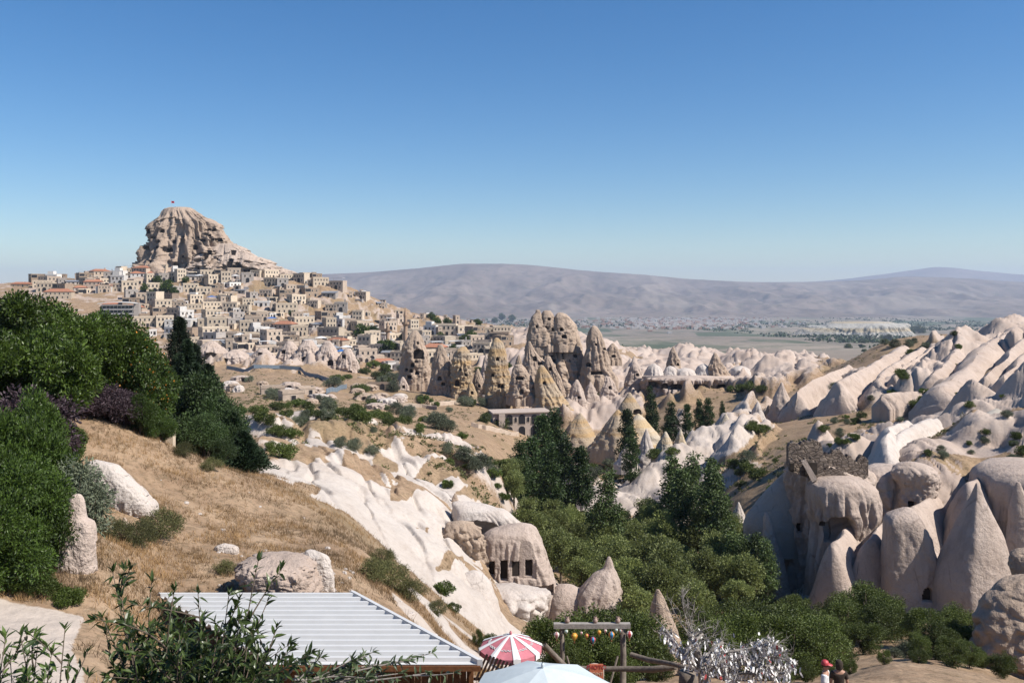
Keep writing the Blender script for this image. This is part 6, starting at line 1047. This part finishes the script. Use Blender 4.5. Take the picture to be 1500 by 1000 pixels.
# ---- rails, posts, stump
def rail(lb, pts, r_, grp='log rails along the terrace edge'):
    W_ = [P(*q) for q in pts]; b = MB(); b.tube([p-W_[0] for p in W_], [r_*(1+.12*math.sin(k*2)) for k in range(len(W_))], 8); tag(b.obj('log_rail', M_WOOD, None, True, W_[0]), lb, 'rail', grp)
rail('long log rail running behind the balloon frame', [(797, 944, 37), (830, 978-0, 37.2), (870, 979, 37), (915, 979, 36.6), (955, 980, 36), (990, 976, 35)], .12)
rail('slanting log rail from the right post down to the stump', [(925, 958, 36), (950, 966, 35), (985, 972, 34), (1008, 978, 33)], .1)
rail('thin crooked rail right of the stump', [(1005, 975, 32), (1030, 984, 31.5), (1060, 994, 31), (1085, 1003, 30.5)], .07)
b = MB(); p = P(1008, 983, 32); b.tube([(0, 0, -2.5), (0, 0, -.3), (.02, 0, 0)], [.36, .34, .33], 12); b.tube([(.15, 0, -.1), (.2, 0, .45)], [.07, .05], 6); tag(b.obj('tree_stump', M_WOOD, None, True, p), 'upright grey stump with a peg beside the rag tree', 'stump')
# ---- sign
sg = empty('sign_board', P(871, 1002, 34)); tag(sg, 'orange-red hand-lettered board in an arched wicker frame', 'sign'); k = 34/F
MB().box((2.5*k, 0, 16*k), (20*k, .04, 28*k)).obj('board', plain('orange_board', (.62, .20, .11), .7, .2, 6, 0), sg)
b = MB(); b.tube([(-12*k, .05, 0), (-12.5*k, .05, 18*k)]+[(12.5*k*math.cos(a), .05, (18+11*math.sin(a))*k) for a in np.linspace(3.0, .14, 9)]+[(12.5*k, .05, 0)], .045, 7); b.obj('frame', plain('wicker', (.50, .40, .33), .9, .2, 12, .3), sg, True)
for txt, z, s_ in (('PHOTO', 23, .22), ('POINT', 14, .17)):
    cu = bpy.data.curves.new('lettering', 'FONT'); cu.body = txt; cu.size = s_; cu.align_x = 'CENTER'; cu.extrude = .004; cu.materials.append(BC['red'] if z > 20 else plain('cream_paint', (.75, .55, .4), .7, .1, 4, 0)); tmp = link('lettering', cu); bpy.context.view_layer.update(); me = bpy.data.meshes.new_from_object(tmp.evaluated_get(bpy.context.evaluated_depsgraph_get())); bpy.data.objects.remove(tmp); link('lettering', me, sg, (2.5*k, -.03, z*k), (R(90), 0, 0))
# ---- picket fence and goods behind the parasol
pf = empty('picket_fence', P(728, 1003, 31)); tag(pf, 'dark brown slanting picket fence behind the shed corner', 'fence')
for i in range(13): b = MB(); b.box((-.75+i*.13, .02*i, .35), (.075, .03, 1.0)); o = b.obj('picket', plain('dark_picket', (.045, .025, .018), .8, .3, 6, 0) if i == 0 else o.data.materials[0], pf); o.rotation_euler = (0, R(24), 0)
MB().box((0, .05, .2), (1.9, .04, .09)).obj('rail', o.data.materials[0], pf)
for px, c_, lb in ((757, 'blue', 'blue folded cloth on the stall behind the pale parasol'), (765, 'purple', 'purple folded cloth on the stall behind the pale parasol'), (773, 'white', 'white folded cloth on the stall'), (781, 'yellow', 'yellow folded cloth on the stall'), (788, 'blue', 'blue cloth at the right end of the stall')):
    b = MB(); [b.box((rnd.uniform(-.02, .02), 0, .03+j*.07), (.24, .3, .06), 0, rnd.uniform(-.1, .1)) for j in range(3)]; tag(b.obj('folded_cloth', BC[c_], None, False, P(px, 983, 33.5)), lb, 'cloth', 'folded cloths on the stall')
st = empty('stall_table', P(772, 984, 33.5)); tag(st, 'low plank stall table carrying folded cloths', 'table'); MB().box((0, 0, -.03), (1.3, .5, .05)).obj('top', M_WOOD, st)
for x in (-.55, .55): MB().box((x, 0, -.5), (.07, .4, .9)).obj('leg', M_WOOD, st)
# ---- bare tree hung with rags
wt = empty('rag_tree', Vector((P(1035, 1000, 30).x, 30, gz(P(1035, 1000, 30).x, 30)))); tag(wt, 'leafless grey tree with low limbs thickly hung with white rags', 'tree'); O = wt.location.copy(); rr = random.Random(3)
b = MB(); tips = []
def Q(px, py, Y=30): return np.array(P(px, py, Y)-O)
b.tube([(0, 0, -.5), Q(1030, 990), Q(1022, 955), Q(1010, 925)], [.2, .17, .13, .10], 8)
fine = MB()
def twig(p, d, L, r_, dep, up):
    pts = [p]; q = p.copy(); d = d/np.linalg.norm(d)
    for k in range(5):
        d = d+np.array([rr.gauss(0, .16), rr.gauss(0, .16), rr.gauss(0, .14)+up]); d /= np.linalg.norm(d); q = q+d*L/5; pts.append(q)
    fine.tube(pts, [r_*(1-.16*k) for k in range(6)], 4, 0, False)
    if dep:
        for k in range(5): j = rr.randint(1, 5); twig(pts[j], d+np.array([rr.gauss(0, .7), rr.gauss(0, .7), rr.gauss(0, .6)]), L*.55, r_*.55, dep-1, up)
for bx, by, tx, ty in ((1020, 950, 985, 880), (1015, 940, 965, 855), (1012, 930, 1000, 850), (1015, 935, 1045, 895), (1010, 925, 978, 850), (1020, 945, 1062, 905), (1012, 930, 1020, 870)): a0, a1 = Q(bx, by), Q(tx, ty); twig(a0, a1-a0, np.linalg.norm(a1-a0)*.6, .028, 2, -.03 if tx > 1030 else .01)
main = [[(1030, 985), (1005, 960), (992, 948), (980, 930), (975, 922)], [(1030, 980), (1050, 955), (1080, 952), (1110, 948), (1125, 945)], [(1032, 985), (1060, 968), (1100, 962), (1140, 962), (1168, 972)], [(1030, 970), (1045, 948), (1060, 940)], [(1060, 968), (1080, 985), (1110, 985), (1150, 985)], [(1005, 960), (1015, 940), (1030, 928)], [(1090, 965), (1120, 975), (1150, 978)], [(1110, 950), (1122, 938), (1142, 948), (1150, 955)], [(1040, 962), (1060, 985), (1075, 995)]]
sp = []
for c_ in main:
    W_ = [Q(x, y, 30+rr.uniform(-.5, .5)) for x, y in c_]; b.tube(W_, [.07*(1-.13*k) for k in range(len(W_))], 6)
    for a0, a1 in zip(W_, W_[1:]):
        for _ in range(int(np.linalg.norm(a1-a0)/.010)): t_ = rr.random(); sp.append(a0+(a1-a0)*t_+np.array([rr.gauss(0, .10), rr.gauss(0, .3), rr.gauss(0, .08)]))
        for _ in range(4): m_ = a0+(a1-a0)*rr.random(); twig(m_, (a1-a0)+np.array([0, rr.gauss(0, .4), rr.gauss(0, .5)]), .5, .014, 1, 0)
b.obj('trunk', M_BARKP, wt, True); fine.obj('twigs', M_BARKP, wt)
RAG = [plain('white_rag', (.85, .83, .80), .9, .1, 9, 0), plain('grey_rag', (.36, .33, .33), .9, .1, 9, 0), plain('red_rag', (.42, .07, .07), .9, .1, 9, 0)]
def ragmesh(bb, p, mi, sc=1.):
    L = rr.uniform(.06, .15)*sc; w_ = rr.uniform(.018, .035)*sc; a = rr.uniform(0, 6.28); dx, dy = w_*math.cos(a), w_*math.sin(a); sx, sy = rr.gauss(0, .03), rr.gauss(0, .03); V = []
    for k in range(4): u = k/3; f = .4+.6*math.sin(math.pi*(.25+.6*u)); V += [(p[0]+sx*u*2-dx*f, p[1]+sy*u*2-dy*f+.02*math.sin(k*2), p[2]-L*u), (p[0]+sx*u*2+dx*f, p[1]+sy*u*2+dy*f, p[2]-L*u*.97)]
    bb.add(V, [(2*k, 2*k+1, 2*k+3, 2*k+2) for k in range(3)], mi)
rr.shuffle(sp); many = MB()
for i, p in enumerate(sp):
    mi = 2 if rr.random() < .03 else 1 if rr.random() < .22 else 0
    if i < 95: q = MB(); ragmesh(q, p, 0, 1.5); q.obj('rag', RAG[mi], wt)
    elif i < 2600: ragmesh(many, p, mi, 1.25)
o = many.obj('rags', RAG, wt); o['kind'] = 'stuff'
# ---- two people
SKIN = plain('skin', (.45, .25, .17), .6, .08, 8, 0)
def skin(name, pts, edges, rad, mat, par, sub=2):
    me = bpy.data.meshes.new(name); me.from_pydata(pts, edges, []); o = link(name, me, par); m_ = o.modifiers.new('skin', 'SKIN'); m_.use_smooth_shade = True
    for v, r_ in zip(me.skin_vertices[0].data, rad): v.radius = r_ if isinstance(r_, tuple) else (r_, r_)
    me.skin_vertices[0].data[0].use_root = True; s_ = o.modifiers.new('sub', 'SUBSURF'); s_.levels = s_.render_levels = sub; me.materials.append(mat); return o
def person(px, Y, rz, lb, shirt, trou, hair, cap, sc=1.):
    p = P(px, 990, Y); t = empty('person', (p.x, p.y, gz(p.x, p.y)+.02), rz); t.scale = (sc,)*3; tag(t, lb, 'person', 'visitors walking below the rag tree')
    pts = [(0, 0, .95), (0, .01, 1.12), (0, .01, 1.32), (0, 0, 1.46), (0, -.01, 1.54), (0, -.02, 1.62), (0, -.01, 1.72),  # pelvis .. head
           (.19, 0, 1.42), (.25, .02, 1.15), (.24, -.12, .95), (-.19, 0, 1.42), (-.25, .02, 1.15), (-.24, -.10, .95),
           (.10, 0, .90), (.11, -.06, .50), (.11, 0, .09), (.12, -.16, .04), (-.10, 0, .90), (-.11, .06, .50), (-.11, .14, .10), (-.12, 0, .04)]
    ed = [(0, 1), (1, 2), (2, 3), (3, 4), (4, 5), (5, 6), (3, 7), (7, 8), (8, 9), (3, 10), (10, 11), (11, 12), (0, 13), (13, 14), (14, 15), (15, 16), (0, 17), (17, 18), (18, 19), (19, 20)]
    rd = [(.15, .11), (.14, .10), (.17, .11), (.12, .08), .055, (.075, .095), (.075, .095), .065, .045, .032, .065, .045, .032, .09, .06, .04, .04, .09, .06, .04, .04]
    skin('body', pts, ed, rd, SKIN, t)
    for sx in (1, -1):
        hb = np.array([.24*sx, -.12 if sx > 0 else -.10, .94]); pp = [tuple(hb), tuple(hb+[0, -.02, -.07])]; ee = [(0, 1)]; rr_ = [(.026, .016), (.036, .016)]
        for k, l in enumerate((.075, .085, .08, .06)): b0 = hb+[0.0, -.045+.022*k, -.09]; i0 = len(pp); pp += [tuple(b0), tuple(b0+[-.008*sx, -.005, -l*.55]), tuple(b0+[-.02*sx, -.002, -l])]; ee += [(1, i0), (i0, i0+1), (i0+1, i0+2)]; rr_ += [.009, .0085, .007]
        i0 = len(pp); pp += [tuple(hb+[-.01*sx, -.05, -.03]), tuple(hb+[-.02*sx, -.075, -.06])]; ee += [(0, i0), (i0, i0+1)]; rr_ += [.011, .008]
        skin('hand', pp, ee, rr_, SKIN, t, 1)
    skin('shirt', [(0, 0, .92), (0, .01, 1.12), (0, .01, 1.32), (0, 0, 1.45), (.19, 0, 1.42), (.24, .01, 1.22), (-.19, 0, 1.42), (-.24, .01, 1.22)], [(0, 1), (1, 2), (2, 3), (3, 4), (4, 5), (3, 6), (6, 7)], [(.18, .13), (.165, .125), (.19, .13), (.125, .09), .085, .07, .085, .07], shirt, t)
    skin('trousers', [(0, 0, .97), (.10, 0, .88), (.11, -.06, .50), (.11, 0, .12), (-.10, 0, .88), (-.11, .06, .50), (-.11, .13, .13)], [(0, 1), (1, 2), (2, 3), (0, 4), (4, 5), (5, 6)], [(.165, .125), .105, .08, .065, .105, .08, .065], trou, t)
    b = MB()
    for sx in (1, -1): b.tube([(sx*.035, -.105, 1.665), (sx*.035, -.112, 1.665)], .012, 6, 1); b.tube([(sx*.088, .0, 1.63), (sx*.098, .01, 1.65), (sx*.088, .01, 1.685)], .013, 5)
    b.tube([(0, -.10, 1.67), (0, -.128, 1.635), (0, -.105, 1.625)], [.010, .016, .012], 6); b.tube([(-.025, -.104, 1.60), (.025, -.104, 1.60)], .007, 5, 2); b.obj('face', [SKIN, M_DARK, BC['red']], t)
    b = MB(); n = 14
    pr = [(.104, 1.66), (.110, 1.70), (.104, 1.76), (.075, 1.805), (.02, 1.825)] if cap else [(.095, 1.54), (.112, 1.62), (.116, 1.70), (.104, 1.78), (.07, 1.825), (.01, 1.84)]
    b.lathe(pr, n, 0, (0, .015, 0)); V = np.array([v for v in b.v[0]]); 
    if not cap: V[:, 1] = np.where((V[:, 2] < 1.73) & (V[:, 1] < -.03), -.02, V[:, 1]); b.v[0] = V
    b.obj('hair' if not cap else 'hair', hair, t, True)
    if cap:
        b = MB(); b.lathe([(.112, 1.70), (.114, 1.745), (.095, 1.80), (.05, 1.83), (.005, 1.838)], 16, 0, (0, .01, 0)); b.add([(-.09, -.08, 1.715), (-.075, -.18, 1.70), (0, -.215, 1.70), (.075, -.18, 1.70), (.09, -.08, 1.715), (-.09, -.08, 1.73), (-.075, -.18, 1.712), (0, -.215, 1.712), (.075, -.18, 1.712), (.09, -.08, 1.73)], [(0, 1, 2, 3, 4), (9, 8, 7, 6, 5), (0, 5, 6, 1), (1, 6, 7, 2), (2, 7, 8, 3), (3, 8, 9, 4)]); b.obj('cap', cap, t, True)
    return t
NAVY = plain('navy_cloth', (.03, .035, .07), .85, .15, 8, 0)
person(1209, 26.2, R(62), 'person in white shirt and cap with red peak, facing right', M_WHITE, NAVY, M_DARK, BC['red'])
person(1229, 26.6, R(170), 'person with dark hair in dark clothing, right of the capped one', M_DARK, NAVY, M_DARK, None, .95)
# ---- parked cars and gate pillar glimpsed on the crest
def car(px, Y, rz, c_, lb):
    p = G(px, Y); t = empty('parked_car', p, rz); tag(t, lb, 'car', 'cars parked behind the crest'); b = MB(); pr = [(-2.1, .35), (-2.15, .75), (-1.95, .95), (-1.2, 1.02), (-.65, 1.42), (.7, 1.45), (1.45, 1.0), (2.0, .9), (2.1, .6), (2.05, .35)]; n = len(pr)
    V = [(x, s_*(.85 if z < 1.1 else .66), z) for s_ in (-1, 1) for x, z in pr]; b.add(V, [tuple(range(n)), tuple(range(2*n-1, n-1, -1))]+[(i, n+i, n+(i+1) % n, (i+1) % n) for i in range(n)]); b.obj('body', c_, t)
    b = MB(); [b.add([(-1.05, s_*.80, 1.06), (-.62, s_*.70, 1.36), (.66, s_*.70, 1.38), (1.25, s_*.80, 1.06)], [(0, 1, 2, 3) if s_ < 0 else (3, 2, 1, 0)]) for s_ in (-1, 1)]; b.obj('window', M_GLASS_AND_SHADE, t)
    for x in (-1.35, 1.3):
        for s_ in (-1, 1): b = MB(); b.tube([(x, s_*.72, .32), (x, s_*.88, .32)], .32, 14); w_ = b.obj('wheel', M_DARK, t); b = MB(); b.tube([(x, s_*.86, .32), (x, s_*.895, .32)], .19, 10); b.obj('rim', M_STEEL, w_)
car(42, 63, R(8), plain('white_car_paint', (.7, .7, .7), .3, .03, 1, 0, spec=.6), 'white parked car glimpsed under the crest trees'); car(88, 65, R(12), plain('grey_car_paint', (.16, .18, .22), .3, .03, 1, 0, spec=.6), 'dark grey parked car behind the purple bush')
gp_ = empty('gate_pillar', G(250, 62, -.2)); tag(gp_, 'pale stone gate pillar between the flowering tree and pines', 'pillar'); MB().box((0, 0, .9), (.5, .5, 1.8)).obj('shaft', M_WALLS[0], gp_); MB().box((0, 0, 1.86), (.6, .6, .12)).obj('capital', M_WALLS[0], gp_)
# ---- leafy saplings right below the viewpoint
L_NEAR = leafmat('sapling_leaves', (.08, .13, .04), .55, .25, .36); L_TWIG = leafmat('twig_leaves', (.085, .125, .06), .4, .2, .45)
def sapling(lb, Y, root, tips, leaf, ll, per, seed, bark, side=2, fork=None):
    r = np.random.default_rng(seed); x, y = P(root, 1000, Y).x, Y; O = Vector((x, y, gz(x, y))); t = empty('leafy_sapling', O); tag(t, lb, 'sapling', 'saplings below the viewpoint'); b = MB(); LV = []; LC = []
    def leaf_at(p, d, s_):
        d = d/np.linalg.norm(d); u = np.cross(d, [0, 0, 1.]); u /= np.linalg.norm(u)+1e-6; u = u*math.cos(a := r.normal(0, .6))+np.cross(d, u)*math.sin(a); nn = np.cross(u, d); W_ = s_*.15; dr = nn*(-s_*.14)
        for sg_ in (1, -1):
            LV.append([p, p+d*s_*.28+u*sg_*W_*.85+nn*W_*.5, p+d*s_*.36]); LV.append([p+d*s_*.36, p+d*s_*.28+u*sg_*W_*.85+nn*W_*.5, p+d*s_*.62+u*sg_*W_*.75+nn*W_*.35+dr*.4]); LV.append([p+d*s_*.36, p+d*s_*.62+u*sg_*W_*.75+nn*W_*.35+dr*.4, p+d*s_*.68+dr*.35]); LV.append([p+d*s_*.68+dr*.35, p+d*s_*.62+u*sg_*W_*.75+nn*W_*.35+dr*.4, p+d*s_+dr])
        LC.append(np.clip(r.normal(.42, .28), 0, 1))
    def shoot(a0, a1, rad, n, L):
        m_ = (a0+a1)/2+r.normal(0, .06, 3)*np.linalg.norm(a1-a0); pts = [a0*(1-u)**2+2*m_*u*(1-u)+a1*u*u for u in np.linspace(0, 1, 9)]; b.tube(pts, [rad*(1-.09*k) for k in range(9)], 5)
        for k in range(n):
            u = .30+.70*(k+r.random())/n; i = min(7, int(u*8)); p = pts[i]+(pts[i+1]-pts[i])*(u*8-i); ax = pts[i+1]-pts[i]; ax /= np.linalg.norm(ax); dd = ax*.55+unit(1, r)[0]*.9; dd[2] -= .05; leaf_at(p, dd, L*r.uniform(.6, 1.2))
        for _ in range(4): leaf_at(pts[-1], ax+unit(1, r)[0]*.7, L*r.uniform(.6, 1.))
        return pts
    for px, py, dy in tips:
        a1 = np.array(P(px, py, Y+dy)-O); a0 = np.array([r.normal(0, .12), r.normal(0, .12), 0]); a0 = a0+(a1-a0)*np.array([.15, .15, .1]) if fork is None else np.array(P(*fork, Y)-O)+r.normal(0, .04, 3); pts = shoot(a0, a1, .011, per, ll)
        for _ in range(side): k = r.integers(4, 8); s0 = pts[k]; s1 = s0+(pts[8]-pts[4])*.3+np.array([r.normal(0, .16), r.normal(0, .16), r.normal(-.02, .06)]); shoot(s0, s1, .007, max(6, per//2), ll*.95)
    if fork: b.tube([(0, 0, -.1), np.array(P(*fork, Y)-O)*.6+[.05, 0, 0], np.array(P(*fork, Y)-O)], [.035, .028, .018], 7)
    b.obj('stem', bark, t, True); V = np.array(LV).reshape(-1, 3); c = np.repeat(LC, 24); link('leaves', npmesh('leaves', V, np.arange(len(V)).reshape(-1, 3), leaf, True, None, np.stack([c, c, c, c*0+1], -1)), t)
q = np.random.default_rng(12); T1 = [(165, 838, .3), (178, 875, 0), (222, 852, .2), (255, 866, -.2), (290, 868, .4), (335, 872, 0), (378, 822, .1), (392, 880, .2), (150, 905, -.1), (200, 915, .2), (300, 900, .1), (350, 905, -.2), (405, 920, 0), (240, 940, .1), (270, 925, .3)]
T1 += [(q.uniform(230, 400), q.uniform(920, 1010), q.uniform(-.5, .5)) for _ in range(48)]+[(q.uniform(130, 240), q.uniform(930, 1015), q.uniform(-.5, .5)) for _ in range(7)]
sapling('big dark green leafy sapling in front of the white roof', 6.3, 285, T1, L_NEAR, .10, 36, 5, M_BARK, 3)
sapling('leafy dark green saplings in the bottom left corner before the sandy path', 6.0, 60, [(8, 935, 0), (30, 930, .1), (55, 945, .2), (95, 922, 0), (128, 955, -.1), (75, 960, .1), (15, 965, .3), (100, 965, 0), (40, 990, -.1), (130, 990, .1), (-15, 950, 0), (65, 995, .2)], L_NEAR, .10, 28, 8, M_BARK, 2)
sapling('pale twiggy branch with small leaves along the lower roof edge', 6.6, 480, [(448, 958, 0), (470, 962, .1), (515, 966, .1), (545, 955, .2), (500, 985, 0), (560, 985, .2), (600, 968, .3), (632, 956, .3), (590, 985, .2), (625, 985, .1), (540, 992, 0), (455, 990, .1)], L_TWIG, .085, 24, 9, M_BARKP, 1, (430, 1004))
